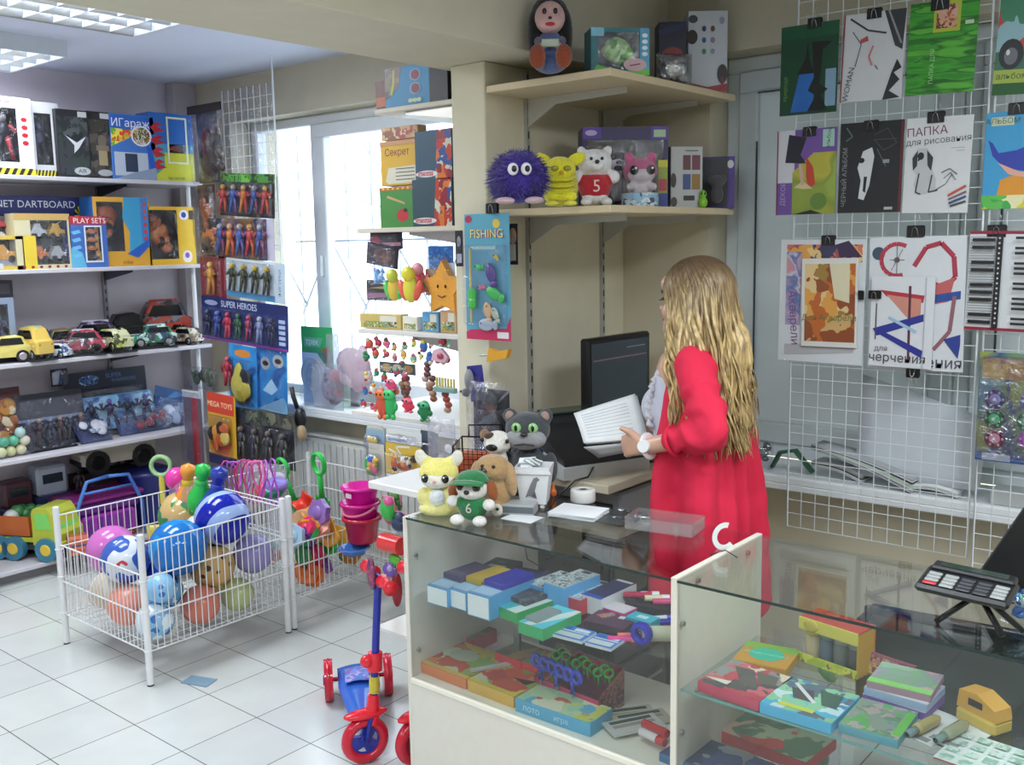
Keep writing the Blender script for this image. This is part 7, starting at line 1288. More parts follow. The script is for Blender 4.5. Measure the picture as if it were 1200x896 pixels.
for i,(u,v,c1,c2) in enumerate([(.26,.58,'2c2c5c','8c8cc4'),(.26,.4,'1c3c3c','4cb078'),(.28,.22,'5c2c44','d08ca0'),(.75,.58,'5c5c9c','a8a8d8'),(.72,.4,'2c5c4c','7cc0a0'),(.75,.24,'8c3c9c','d06cc8')]):
    m_=MB(); c=(-w_/2+u*w_,-.012,v*h_); m_.cyl((c[0],-.003,c[2]),(c[0],-.014,c[2]),.028,.03,M(c1,'gl'),20); m_.cyl((c[0],-.014,c[2]),(c[0],-.02,c[2]),.017,.012,M(c2,'gl'),16); m_.cyl((c[0],-.02,c[2]),(c[0],-.026,c[2]),.005,.004,M('e0e0e4','gl'),10)
    for k_ in range(6): a_=k_*PI/3; m_.ell((c[0]+.023*math.cos(a_),-.013,c[2]+.023*math.sin(a_)),.005,M(c2,'gl'),6)
    m_.build('spinning_top',t)
# ---- things on the right windowsill
ZS_=.8012
def lying(label,pts,h,col,name='paper_stack',cat='papers',kindm='pap',z=ZS_):
    P=[onZ(x,y,z) for x,y in pts]; c=sum(P,V())/len(P); t=thing(name,label,cat,(c.x,c.y,z),0)
    for i in range(max(1,int(h/.006))):
        n=len(P); rr=random.Random(i); dx,dy=rr.uniform(-.006,.006),rr.uniform(-.006,.006); vs=[(p.x-c.x+dx,p.y-c.y+dy,i*.006) for p in P]+[(p.x-c.x+dx,p.y-c.y+dy,i*.006+.004) for p in P]
        MB().add(vs,[tuple(range(n)),tuple(range(2*n-1,n-1,-1))]+[(k_,(k_+1)%n,n+(k_+1)%n,n+k_) for k_ in range(n)],M(col,kindm)).build('sheet',t)
    return t
def fold_stack(label,x,y,L,w,n,rz,cols,tilt=14,cat='papers'):
    t=thing('document_folders',label,cat,(x,y,ZS_),R_(rz)); rr=random.Random(n)
    for i in range(n):
        mb=MB(); mb.T=Mx.Translation((0,0,.006+i*.006+L*math.sin(R_(max(0,tilt-i*.6)))))@Mx.Rotation(R_(max(0,tilt-i*.6)),4,'Y'); mb.grid(lambda u,v:(-.0+(u)*L-L*.0,(v-.5)*w,.012*math.sin(u*PI)),8,2,M(cols[i%len(cols)],'pap'),.004); mb.build('document',t)
    return t
fold_stack('fanned pile of grey, white and green document folders on the right windowsill',-1.43,3.47,.38,.1,8,-3,['c4c8cc','8c9094','dcdfe0','b8d8b0','d0d4d8','3c4048','e0e2e4','a8acb0'],16)
for o in [c for c in C.objects if c.get('label','').startswith('fanned pile')][0].children: o.location.z+=.0
fold_stack('clear plastic file sleeves heaped at the left of the document pile',-1.44,3.50,.2,.09,5,-6,['b8bcc0','d8dcdf','4c5450','a0a4a8'],10)
mb=MB(); mb.tube([(0,0,0),(.03,0,.06),(.09,0,.075),(.16,0,.0)],[.018,.02,.02,.018],M('2c5c44','pl'),8,flat=.4); mb.build('green_strap',None,(-1.60,3.46,ZS_+.012),0,label='dark green curled strap on the windowsill left of the document pile',cat='strap')
bag('shiny crumpled clear packet at the left end of the right windowsill',(-1.70,3.50,ZS_),0,.2,.13,.07,blobs(['3c4440','8c9498','5c6864'],8,221,.3))
fold_stack('open white notebook sheets lying at the right of the windowsill',-1.08,3.47,.16,.1,3,0,['d8dcdc','c0c6c8','e0e4e4'],3)
t=thing('paper_sheet','large translucent sheet hanging behind the grid above the document pile','sheet',(-1.1,3.45,.83),0); t.rotation_euler=(0,0,0)
MB().grid(lambda u,v:(-.18+u*.42,.0+.04*v,v*.36-.12*u*v),6,6,M('c4ccd2','pap'),.001).build('sheet',t)
carton('box','flat grey cardboard box on the windowsill under the spinning tops',(-.70,3.42,ZS_),0,.24,.05,.09,'b8bcbc',cat='box')
# ================================================================= THE SHOP ASSISTANT
WY_=2.60
wo=thing('person','woman with long wavy blonde hair in a red cardigan holding an open booklet','person',(-1.43,WY_,0))
O=V((-1.43,WY_,0))
SK=M('d0a48c','pl')
L=lambda x,y,Y: onY(x,y,Y)-O
head=onY(812,352,2.6)-O; head.x+=.005
shN=V((.048,-.14,1.322)); shF=V((.01,.14,1.325))
el=L(836,507,2.385); wr=L(757,523,2.41); kn=L(727,521,2.45)
bm=MB()
hr=Mx.Rotation(R_(-24),3,'Y')
bm.ell(head,(.085,.070,.108),SK,18,hr)
jaw=head+V((-.052,0,-.07)); bm.ell(jaw,(.05,.045,.045),SK,14,hr)
# nose, brow, lips, chin
fx=head+V((-.103,0,-.012)); bm.ell(fx+V((.012,0,.022)),(.012,.010,.02),SK,10,hr); bm.ell(fx+V((-.004,0,-.012)),(.014,.012,.011),SK,10,hr)
bm.ell(fx+V((.02,0,-.045)),(.014,.022,.012),SK,10); bm.ell(head+V((-.085,0,-.088)),(.022,.024,.018),SK,10); bm.ell(head+V((-.075,0,.05)),(.03,.05,.03),SK,12)
for s in(-1,1): bm.ell(head+V((.0,s*.07,-.01)),(.018,.008,.028),SK,8); bm.ell(head+V((-.06,s*.035,-.03)),(.03,.025,.03),SK,10)
cap(bm,head+V((.0,0,-.06)),V((-.01,0,1.30)),.052,.06,SK)
# torso
for a_,b_,r1,r2 in [((-.03,.0,1.28),(-.03,0,1.10),.095,.085),((-.03,.05,1.29),(-.03,.04,1.1),.085,.08),((-.03,-.05,1.29),(-.03,-.04,1.1),.085,.08),((-.03,0,1.10),(-.01,0,.90),.085,.10),((-.0,.05,.92),(.0,.05,.82),.09,.09),((-.0,-.05,.92),(.0,-.05,.82),.09,.09)]: cap(bm,a_,b_,r1,r2,SK)
bm.ell((-.10,-.055,1.19),(.055,.055,.055),SK,12); bm.ell((-.10,.055,1.19),(.055,.055,.055),SK,12)
cap(bm,shN+V((0,.02,0)),shF-V((0,.02,0)),.05,.05,SK)
for sh_,e_,w_ in ((shN,el,wr),(shF,V((.02,.19,1.09)),V((-.20,.06,1.05)))):
    cap(bm,sh_,e_,.043,.034,SK); cap(bm,e_,w_,.034,.024,SK)
for s in(-1,1):
    cap(bm,(.01,s*.085,.84),(.0,s*.08,.46),.085,.055,SK); cap(bm,(.0,s*.08,.46),(.02,s*.08,.09),.055,.036,SK); cap(bm,(.02,s*.08,.05),(-.11,s*.085,.03),.034,.028,SK)
# near (left) hand: palm, four curled fingers under the booklet, thumb on top
def hand(mb,w0,k0,side):
    f=(k0-w0).normalized(); up=V((0,0,1)); sd=f.cross(up).normalized()*side; up=sd.cross(f).normalized()*side
    pc_=w0+f*.045; 
    for q in(-.022,-.007,.008,.022): cap(mb,w0+f*.012+up*q*.5,w0+f*.078+up*q*1.0,.0145,.0125,SK,8)
    for i,(q,ln) in enumerate(((.026,.9),(.009,1.0),(-.009,.95),(-.026,.75))):
        b0=w0+f*.08+up*q; p1=b0+f*.034*ln+sd*.006-up*.004; p2=p1+f*.02*ln+sd*.018; p3=p2-f*.004+sd*.016
        cap(mb,b0,p1,.0105,.0095,SK,8); cap(mb,p1,p2,.0095,.0085,SK,8); cap(mb,p2,p3,.0085,.0075,SK,8)
    t0=w0+f*.03+up*.022; t1=t0+f*.03+up*.022-sd*.01; t2=t1+f*.03+up*.008-sd*.006
    cap(mb,w0+f*.02+up*.012,t0,.015,.0135,SK,8); cap(mb,t0,t1,.013,.011,SK,8); cap(mb,t1,t2,.011,.009,SK,8)
hand(bm,wr,kn,1); hand(bm,V((-.20,.06,1.05)),V((-.27,.03,1.06)),-1)
body=bm.build('body',wo); remesh(body,.0058,4)
# face details
def wd(name,p,r,c,kind='gl',rot=None): MB().ell(p,r,M(c,kind),12,rot).build(name,wo)
for s in(-1,1):
    wd('eye',head+V((-.086,s*.030,.005)),(.008,.012,.005),'4c3c34'); MB().tube([head+V((-.092,s*.016,.024)),head+V((-.093,s*.032,.029)),head+V((-.082,s*.048,.024))],.003,M('6c4c34'),5).build('eyebrow',wo)
MB().tube([head+V((-.094,-.041,.003)),head+V((-.098,-.03,.0)),head+V((-.096,-.018,.003))],.0016,M('2a2020'),5).build('eyelashes',wo)
wd('lips',fx+V((.008,0,-.047)),(.008,.019,.006),'b05c5c','pl')
# blouse
bl=MB(); WB=M('c9cddc','mat')
for a_,b_,r1,r2 in [((-.04,0,1.28),(-.04,0,1.10),.095,.095),((-.04,.045,1.26),(-.04,.04,1.08),.088,.09),((-.04,-.045,1.26),(-.04,-.04,1.08),.088,.09),((-.035,0,1.1),(-.03,0,.90),.10,.12)]: cap(bl,a_,b_,r1,r2,WB)
bl.ell((-.105,-.052,1.18),(.066,.064,.068),WB,14); bl.ell((-.105,.052,1.18),(.066,.064,.068),WB,14)
remesh(bl.build('blouse',wo),.009,6)
fr=MB()
for s in(-.11,-.085,-.055):
    pts=[L(776,432,2.6+s),L(767,447,2.6+s),L(762,463,2.6+s),L(760,478,2.6+s),L(763,500,2.6+s)]
    Q=[]
    for i in range(25):
        u=i/24*(len(pts)-1); k_=min(int(u),len(pts)-2); p=pts[k_].lerp(pts[k_+1],u-k_); Q.append(p+V((.007*math.cos(i*2.1),.008*math.sin(i*2.1),0)))
    fr.tube(Q,.009,M('d4d6e0','mat'),6)
fr.build('ruffle',wo)
# trousers + shoes
tr=MB(); TRm=M('23252c','mat')
cap(tr,(.0,-.05,.90),(.0,.05,.90),.10,.10,TRm)
for s in(-1,1): cap(tr,(.0,s*.07,.84),(.0,s*.08,.46),.08,.062,TRm); cap(tr,(.0,s*.085,.46),(.02,s*.085,.1),.068,.055,TRm)
remesh(tr.build('trousers',wo),.014,4)
for s in(-1,1):
    m_=MB(); m_.ell((-.05,s*.085,.032),(.12,.046,.034),M('1c1a1c','gl'),14); m_.box(-.15,.06,s*.085-.042,s*.085+.042,0,.014,M('17161a','pl'),.006); m_.build('shoe',wo)
# cardigan
RC=M('d41f43','mat'); cg=MB(); 
cap(cg,(.03,0,1.33),(.03,0,1.33),.062,.062,RC)
cap(cg,shN+V((.01,.015,-.005)),shF+V((.01,-.015,-.005)),.054,.054,RC)
for yy in(-.10,-.05,0,.05,.10):
    cap(cg,(.03,yy,1.28),(.045,yy,1.10),.064,.072,RC); cap(cg,(.045,yy,1.10),(.06,yy*1.1,.85),.072,.085,RC); cap(cg,(.06,yy*1.1,.85),(.065,yy*1.25,.58),.085,.09,RC)
for s in(-1,1):    # fronts hanging open
    cap(cg,(-.01,s*.115,1.27),(-.025,s*.125,1.10),.04,.043,RC); cap(cg,(-.025,s*.125,1.10),(-.03,s*.14,.82),.045,.055,RC); cap(cg,(-.03,s*.14,.82),(-.015,s*.155,.58),.055,.06,RC)
    cap(cg,(-.04,s*.115,1.0),(-.06,s*.14,.58),.03,.035,RC)
el2=V((.02,.19,1.09)); wr2=V((-.20,.06,1.05)); sl=el.lerp(wr,.56)
cap(cg,shN,el,.056,.052,RC); cap(cg,el,sl,.050,.043,RC); cap(cg,shF,el2,.056,.05,RC); cap(cg,el2,el2.lerp(wr2,.5),.05,.043,RC)
def folds(p,n):
    k_=0
    if p.z<1.22:
        a_=math.atan2(p.y,p.x); k_+=.014*math.sin(a_*10+3*NZ.noise(V((p.x*4,p.y*4,p.z*2))))*min(1,(1.22-p.z)/.3)
    d=min((p-el).length,1); 
    k_+=.006*NZ.noise(p*18)+ (.006*math.sin((p-el).length*95+6*NZ.noise(p*10)) if d<.15 else 0)
    return p+n*k_
remesh(cg.build('cardigan',wo),.008,4,folds)
m_=MB(); d_=(wr-el).normalized(); q=d_.to_track_quat('Z','Y').to_matrix(); cu=[sl+q@V((.041*math.cos(i*PI/8),.041*math.sin(i*PI/8),0)) for i in range(16)]; m_.tube(cu,.006,RC,6,True); m_.build('cuff',wo)
# watch
wc=el.lerp(wr,.955); m_=MB(); WW=M('e6e8ea','gl')
cu=[wc+q@V((.030*math.cos(i*PI/10),.030*math.sin(i*PI/10),0)) for i in range(20)]; m_.tube(cu,.0105,WW,8,True,.45)
m_.build('watch_strap',wo); fdir=V((.1,-1,.15)).normalized(); MB().cyl(wc+fdir*.028,wc+fdir*.039,.019,.018,WW,20).build('watch_case',wo)
# hair
def hairmat():
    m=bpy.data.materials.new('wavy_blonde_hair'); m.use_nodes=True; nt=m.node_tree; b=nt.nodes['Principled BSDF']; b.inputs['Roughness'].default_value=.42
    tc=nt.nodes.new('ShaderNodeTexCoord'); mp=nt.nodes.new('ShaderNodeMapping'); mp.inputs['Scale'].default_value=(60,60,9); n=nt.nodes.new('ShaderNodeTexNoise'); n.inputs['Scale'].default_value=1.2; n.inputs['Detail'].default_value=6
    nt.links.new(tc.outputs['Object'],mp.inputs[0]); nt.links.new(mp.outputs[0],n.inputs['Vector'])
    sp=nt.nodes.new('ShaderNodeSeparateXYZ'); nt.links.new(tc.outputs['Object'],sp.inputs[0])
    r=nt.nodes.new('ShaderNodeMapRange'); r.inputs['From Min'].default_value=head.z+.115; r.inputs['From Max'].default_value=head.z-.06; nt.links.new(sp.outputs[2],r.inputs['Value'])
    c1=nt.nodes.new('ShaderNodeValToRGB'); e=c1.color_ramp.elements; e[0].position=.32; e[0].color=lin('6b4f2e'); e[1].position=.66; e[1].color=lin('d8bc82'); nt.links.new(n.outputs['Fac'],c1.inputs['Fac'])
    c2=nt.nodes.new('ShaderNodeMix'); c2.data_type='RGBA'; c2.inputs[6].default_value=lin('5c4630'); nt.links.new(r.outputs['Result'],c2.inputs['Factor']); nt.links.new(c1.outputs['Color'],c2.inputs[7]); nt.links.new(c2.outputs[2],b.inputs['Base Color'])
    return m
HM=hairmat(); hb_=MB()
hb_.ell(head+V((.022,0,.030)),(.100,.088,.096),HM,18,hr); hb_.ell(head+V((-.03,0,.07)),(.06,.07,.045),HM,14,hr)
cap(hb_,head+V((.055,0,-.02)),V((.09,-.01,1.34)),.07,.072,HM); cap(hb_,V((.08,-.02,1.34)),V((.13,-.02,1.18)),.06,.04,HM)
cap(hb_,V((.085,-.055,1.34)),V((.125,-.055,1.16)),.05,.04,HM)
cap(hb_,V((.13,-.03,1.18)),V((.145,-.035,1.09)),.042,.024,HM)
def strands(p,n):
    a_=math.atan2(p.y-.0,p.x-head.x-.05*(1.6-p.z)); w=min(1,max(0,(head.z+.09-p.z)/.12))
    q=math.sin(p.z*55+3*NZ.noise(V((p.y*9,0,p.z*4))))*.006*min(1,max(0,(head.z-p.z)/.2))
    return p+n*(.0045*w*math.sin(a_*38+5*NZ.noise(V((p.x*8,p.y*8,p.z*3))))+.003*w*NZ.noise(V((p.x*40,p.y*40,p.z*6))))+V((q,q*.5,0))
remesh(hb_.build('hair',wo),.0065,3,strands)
lk=MB(); rr=random.Random(77)
def lock(az,st,end,rad,wav,seedp):
    """az: angle round the head (0=face -X side, 90=near side, 180=back)"""
    a=R_(az); d=V((-math.cos(a),-math.sin(a),0)); pts=[]; N=16; c=head+V((.012,0,.022))
    for i in range(7):
        t_=R_(78-i*14*st); p=hr@V((d.x*math.cos(t_)*.116,d.y*math.cos(t_)*.097,math.sin(t_)*.108)); pts.append(c+p)
    last=pts[-1]
    for i in range(1,N):
        u=i/(N-1); e=last.lerp(end,u**.9); w=wav*min(1,u*2.5)
        ph=seedp+u*11
        e=e+V((math.cos(ph)*w*.9,math.sin(ph)*w,0))+V((.0,-.01*math.sin(PI*u),0)); pts.append(e)
    n=len(pts); rs=[rad*(.6+.4*min(1,i/4))*(1-.75*(i/(n-1))**3) for i in range(n)]
    lk.tube(pts,rs,HM,6,flat=.32)
for i in range(460):
    az=rr.uniform(58,215) if i<390 else rr.uniform(215,318)
    a=R_(az); 
    if az<85: end=V((.0+rr.uniform(-.02,.03),-.15+rr.uniform(-.03,.02),rr.uniform(1.14,1.30))) if rr.random()<.35 else V((.04+rr.uniform(-.03,.03),-.15+rr.uniform(-.02,.02),rr.uniform(1.10,1.28)))
    elif az<120: end=V((.06+rr.uniform(-.06,.05),-.165+rr.uniform(-.02,.03),rr.uniform(1.06,1.25)))
    elif az<215: end=V((.150+rr.uniform(-.05,.03),-.05+rr.uniform(-.09,.09),rr.uniform(1.05,1.18)))
    else: end=V((.12+rr.uniform(-.05,.03),.06+rr.uniform(-.05,.05),rr.uniform(1.08,1.25)))
    lock(az,rr.uniform(.85,1.1),end,rr.uniform(.004,.0095),rr.uniform(.005,.012),rr.uniform(0,6.28))
lk.build('hair_locks',wo)
# open booklet in her hand
t=thing('booklet','open white booklet held up in her left hand in front of the monitor','booklet',(0,0,0))
A,B,Cc,D_=onY(672,484,2.56),onY(744,461,2.62),onY(757,512,2.54),onY(684,519,2.46)
cen=(A+B+Cc+D_)/4; t.location=cen
def page(u,v,off=0):
    p=D_.lerp(Cc,u).lerp(A.lerp(B,u),v)-cen; return p+V((.0,-.015*math.sin(PI*u)-off,.006*math.sin(PI*v)-.0))
mb=MB(); mb.grid(lambda u,v:page(u,v),12,10,M('e9ecec','pap'),.0015); mb.build('front_page',t)
mb=MB(); mb.grid(lambda u,v:page(u,v*.98,-.006)+V((0,.004,-.004)),12,10,M('dde0e2','pap'),.003); mb.build('back_pages',t)
mb=MB()
for j in range(9): z=.14+j*.085; mb.tube([page(u,z,.0012) for u in(.12,.3,.5,.7,.86)],.0006,M('a8aeb4'),3)
mb.build('printed_lines',t)
mb=MB(); mb.grid(lambda u,v:(D_-cen).lerp(Cc-cen,u)+V((.0+.02*v,.05*v,-.012-.02*v*(1-u)-.02*v)),8,3,M('d8dadc','pap'),.002); mb.build('lower_pages',t)
# ================================================================= WIRE BASKETS ON THE FLOOR
WW_=M('e4e6e8','pl')
def basket(label,x0,x1,y0,y1,h,low,lowside):
    cx,cy=(x0+x1)/2,(y0+y1)/2; t=thing('wire_basket',label,'wire basket',(cx,cy,0),0,None); a,b_=(x1-x0)/2,(y1-y0)/2; r=.0135
    for sx in(-1,1):
        for sy in(-1,1):
            m_=MB(); m_.cyl((sx*a,sy*b_,.006),(sx*a,sy*b_,h),r,r,WW_,14); m_.ell((sx*a,sy*b_,h),(r,r,.006),WW_,14,k=6); m_.cyl((sx*a,sy*b_,0),(sx*a,sy*b_,.006),r,r,M('2c2c30'),14)
            for z in(.14,.30,.42): m_.torus((sx*a,sy*b_,z),r+.001,.003,WW_,'Z',14,5)
            m_.build('post',t)
    zb=.135
    for side in('S','N','E','W'):
        top=low if side==lowside else h-.035
        m_=MB(); n=22
        if side in'SN': y=-b_ if side=='S' else b_; f=lambda u,z:(-a+r+(2*a-2*r)*u,y,z)
        else: x=-a if side=='W' else a; f=lambda u,z:(x,-b_+r+(2*b_-2*r)*u,z)
        for i in range(1,n): m_.cyl(f(i/n,zb),f(i/n,top),.0021,.0021,WW_,5,False)
        for z in [zb,top]+([.28] if top<.45 else [.28,.43]): m_.cyl(f(0,z),f(1,z),.0033,.0033,WW_,6)
        m_.build('side_grid',t)
    m_=MB()
    for i in range(11): x=-a+2*a*(i+.5)/11; m_.cyl((x,-b_,zb),(x,b_,zb),.002,.002,WW_,5,False)
    for i in range(6): y=-b_+2*b_*(i+.5)/6; m_.cyl((-a,y,zb-.004),(a,y,zb-.004),.0028,.0028,WW_,5,False)
    m_.build('bottom_grid',t); return t
basket('front white wire basket filled with balls, standing on the tiled floor',-4.09,-3.42,1.885,2.545,.60,.44,'S')
basket('rear white wire basket filled with sand toys, in front of the radiator',-4.09,-3.43,2.585,3.225,.60,.38,'E')
def ballmat(c1,c2,mode,sc=6,seed=0,rough=.12,c3=None):
    m=bpy.data.materials.new('ball_rubber'); m.use_nodes=True; nt=m.node_tree; b=nt.nodes['Principled BSDF']; b.inputs['Roughness'].default_value=rough
    tc=nt.nodes.new('ShaderNodeTexCoord'); mp=nt.nodes.new('ShaderNodeMapping'); mp.inputs['Location'].default_value=(seed*1.7,seed*.3,seed); nt.links.new(tc.outputs['Object'],mp.inputs[0])
    if mode=='dots':
        v=nt.nodes.new('ShaderNodeTexVoronoi'); v.inputs['Scale'].default_value=sc; out=v.outputs['Distance']
    elif mode=='star':
        v=nt.nodes.new('ShaderNodeTexWave'); v.inputs['Scale'].default_value=sc; v.inputs['Distortion'].default_value=3; out=v.outputs['Fac']
    else:
        v=nt.nodes.new('ShaderNodeTexNoise'); v.inputs['Scale'].default_value=sc; out=v.outputs['Fac']
    nt.links.new(mp.outputs[0],v.inputs['Vector']); cr=nt.nodes.new('ShaderNodeValToRGB'); cr.color_ramp.interpolation='CONSTANT'; e=cr.color_ramp.elements
    e[0].color=lin(c2); e[1].color=lin(c1); e[1].position={'dots':.30,'star':.7,'patch':.5}[mode]
    if mode=='star': e[0].color=lin(c1); e[1].color=lin(c2)
    if c3: x=e.new(.62); x.color=lin(c3)
    nt.links.new(out,cr.inputs['Fac']); nt.links.new(cr.outputs['Color'],b.inputs['Base Color']); return m
placed=[]
def ball(label,px,py,Y,r,mat,seg=28,sub=None,zmin=.14):
    p=onY(px,py,Y); p.x=min(max(p.x,-4.07+r),-3.44-r); p.y=min(max(p.y,1.90+r),2.53-r); p.z=max(p.z,zmin+r)
    o=MB().ell((0,0,0),r,asmat(mat,'gl'),seg); b=o.build('ball',None,p,0.7*len(placed),label=label,cat='ball'); b.rotation_euler=(len(placed)*.9,len(placed)*.5,0); placed.append([V(p),r,V(p),b]); return b
ball('glossy pink ball at the left front of the ball basket',112,641,2.05,.105,'c66bb4')
ball('white, red and blue panelled beach ball beside the pink ball',148,658,2.02,.10,ballmat('d8dce4','3c5cb0','patch',7,2,.15,'c83c44'))
ball('salmon-orange ball behind the front corner post of the ball basket',163,694,2.0,.085,ballmat('e08870','e8a890','patch',5,3,.3))
ball('small royal blue ball in the middle of the ball basket',190,669,2.15,.068,'1e4cc0')
ball('light blue and white football in the ball basket, under the small blue ball',203,700,2.02,.06,ballmat('8cc0e4','2c6cb8','dots',22,4,.2))
ball('large turquoise-blue ball with a round picture, centre right of the ball basket',240,673,2.12,.115,ballmat('1c84c8','1c6cb8','patch',4,5,.1))
ball('green, gold and white wrapped ball at the back of the ball basket',187,603,2.38,.115,ballmat('3c8c54','c8a870','patch',9,6,.1,'d8dcd8'))
ball('deep blue ball with white star pattern at the right of the ball basket',272,622,2.30,.115,ballmat('14209c','9cb4e4','star',3.2,7,.1))
ball('tan spotted ball low at the right side of the ball basket',297,682,2.30,.095,ballmat('c4a064','3c2c20','dots',24,8,.4))
ball('dark coral ball at the bottom right of the ball basket',270,716,2.12,.080,ballmat('c05c4c','d07c68','patch',4,9,.25))
ball('marbled light blue and white ball at the bottom middle of the basket',228,722,2.02,.080,ballmat('6cacd8','d8e4ec','patch',14,10,.2,'2c5c9c'))
ball('second marbled pale blue ball at the bottom left of the basket',190,728,1.99,.075,ballmat('8cbcdc','dce8f0','patch',16,11,.2,'3c6cac'))
ball('beige ball with faint stripes at the bottom left of the ball basket',136,690,1.99,.080,ballmat('c8bca8','e0dcd0','star',4,12,.3))
ball('pinkish patterned ball low at the left end of the ball basket',110,700,2.02,.065,ballmat('c88c98','e0c8c0','patch',12,13,.3))
ball('white and tan panelled ball between the green ball and the star ball',232,632,2.32,.085,ballmat('d0ccc4','5c4838','dots',12,14,.2))
ball('cream and maroon ball below the green wrapped ball',192,640,2.3,.075,ballmat('c8b088','7c2c34','patch',9,15,.3))
ball('white ball partly hidden behind the turquoise-blue ball',222,652,2.3,.085,'d8d8dc')
ball('pale violet ball low at the right back of the basket',300,655,2.42,.085,'8c84b8')
ball('light green ball at the bottom right corner of the basket',300,725,2.35,.070,'b0bc84')
ball('yellow ball at the bottom middle behind the coral ball',250,710,2.38,.080,'c8b070')
for it in range(260):
    for i in range(len(placed)):
        a=placed[i]
        for j in range(i):
            b=placed[j]; d=a[0]-b[0]; L_=d.length; m_=a[1]+b[1]-L_
            if m_>0: d=(d/L_ if L_>1e-5 else V((0,0,1)))*m_*.5; a[0]+=d; b[0]-=d
        a[0]+=(a[2]-a[0])*.035
        r=a[1]; a[0].x=min(max(a[0].x,-4.08+r),-3.43-r); a[0].y=min(max(a[0].y,1.895+r),2.535-r); a[0].z=max(a[0].z,.141+r)
for a in placed: a[3].location=a[0]
# picture on the turquoise ball
# balloons / pins cluster
def pin(label,px,py,Y,c1,c2,h,rot):
    p=onY(px,py,Y); t=thing('toy_pin',label,'skittle',p,0,'bowling skittles in a net'); t.rotation_euler=(0,R_(rot),0)
    MB().lathe([(0,-h*.5),(h*.2,-h*.48),(h*.24,-h*.3),(h*.22,-h*.12),(h*.1,h*.1),(h*.09,h*.18),(h*.15,h*.32),(h*.13,h*.44),(0,h*.5)],M(c1,'gl'),18).build('pin_body',t)
    MB().lathe([(h*.1,h*.06),(h*.115,h*.08),(h*.115,h*.16),(h*.1,h*.18)],M(c2,'gl'),18).build('neck_band',t); return t
pin('orange-to-yellow skittle standing out of the ball basket',220,572,2.40,'e8943c','e8c83c',.24,8)
pin('green skittle right of the orange one',236,572,2.38,'2cb84c','3cc85c',.24,14)
pin('dark blue skittle at the right of the skittle bunch',254,577,2.40,'2c3c9c','3c50b4',.26,18)
pin('purple-blue skittle behind the green one',208,590,2.44,'5c6cc4','8c6cc4',.2,-5)
pin('magenta skittle at the left of the bunch',212,588,2.38,'c84ca0','d86cb0',.14,0)
o=MB().ell((0,0,0),(.052,.052,.055),M('d83c9c','gl'),18); o.build('ball',None,onY(207,561,2.41),label='small pink ball on top of the skittles',cat='ball')
bag('clear net bag around the skittles and balls at the basket back',(onY(232,620,2.44).x,2.46,.45),0,.26,.22,.1,blobs(['c8ccd4','9c9ca8'],3,231,.2),film=FILMH)
# jump ropes
JR=['e04c94','e86cac','b05cc8','e888b8','c83c80']
rr=random.Random(21)
for i in range(9):
    px=268+i*6+rr.uniform(-2,2); base=onY(px,565,2.66); pts=[]
    for j in range(22): a_=j/21*2*PI; pts.append((.05*math.cos(a_)*rr.uniform(.8,1.1),.015*math.sin(a_*2)+.01*(i%3),-.0+.105*math.sin(a_)*rr.uniform(.9,1.05)))
    MB().tube(pts,.0042,M(rr.choice(JR),'pl'),6,True).build('jump_rope',None,base,rr.uniform(-.8,.8),label='pink or violet jump rope in the bunch behind the ball basket',cat='jump rope',group='pink jump ropes between the baskets')
bag('white plastic sheet bag lying behind the jump ropes',(onY(318,590,2.95).x,2.95,.44),R_(10),.3,.2,.08,blobs(['d8c8d4','e0dce4','d89cc0'],8,233,.3),film=FILMH)
# ---- sand toys in the rear basket
def heap(label,px,py,Y,col,fn,name='sand_toy',cat='sand toy',rot=(0,0,0)):
    p=onY(px,py,Y); mb=MB(); fn(mb,M(col,'pl')); b=mb.build(name,None,p,0,label=label,cat=cat); b.rotation_euler=[R_(a) for a in rot]; return b
def shovel2(label,px,py,Y,hc,bc,rot,L=.2,parts=True):
    p=onY(px,py,Y); t=thing('toy_shovel',label,'toy shovel',p); t.rotation_euler=[R_(a) for a in rot]
    mb=MB(); P=[(L*.16*math.cos(a),0,L*.78+L*.2*math.sin(a)) for a in [i*2*PI/18 for i in range(18)]]; mb.tube(P,L*.055,M(hc,'pl'),8,True,.6); mb.build('handle',t)
    MB().tube([(0,0,L*.6),(0,0,L*.3),(0,0,L*.05)],[L*.05,L*.05,L*.06],M(hc,'pl'),8).build('shaft',t)
    MB().grid(lambda u,v:((u-.5)*L*.4*(1-.5*(1-v)**3),.05*L*math.cos((u-.5)*3.2),-L*.3+v*L*.38),8,6,M(bc,'pl'),.004).build('blade',t); return t
shovel2('green toy shovel with loop handle at the left back of the rear basket',346,588,3.05,'2cb84c','28a844',(8,-18,0),.24)
shovel2('green toy shovel with large oval handle standing in the rear basket',378,588,2.95,'2cbc4c','28a844',(10,8,0),.26)
def tray(mb,m_): mb.grid(lambda u,v:((u-.5)*.24,(v-.5)*.10*(1-.3*abs(2*u-1)),.03*((2*v-1)**2)+.02*math.sin(u*9)),16,8,m_,.005)
heap('red wavy toy rake head with yellow rim, in the middle of the rear basket',368,601,2.90,'d8301c',tray,'toy_rake','toy rake',(50,28,0))
heap('orange and yellow scoop under the red rake head',378,615,2.84,'e0a03c',tray,'toy_scoop','toy scoop',(50,38,0))
heap('pale orange sieve with a blue middle, left of the bucket in the rear basket',356,617,2.78,'e0b488',lambda mb,m_:(mb.lathe([(.0,0),(.05,.005),(.07,.03),(.075,.03),(.054,0),(.0,-.006)],m_,20),mb.ell((0,0,.004),(.035,.035,.004),M('3c78b8','pl'),14)),'toy_sieve','toy sieve',(60,20,0))
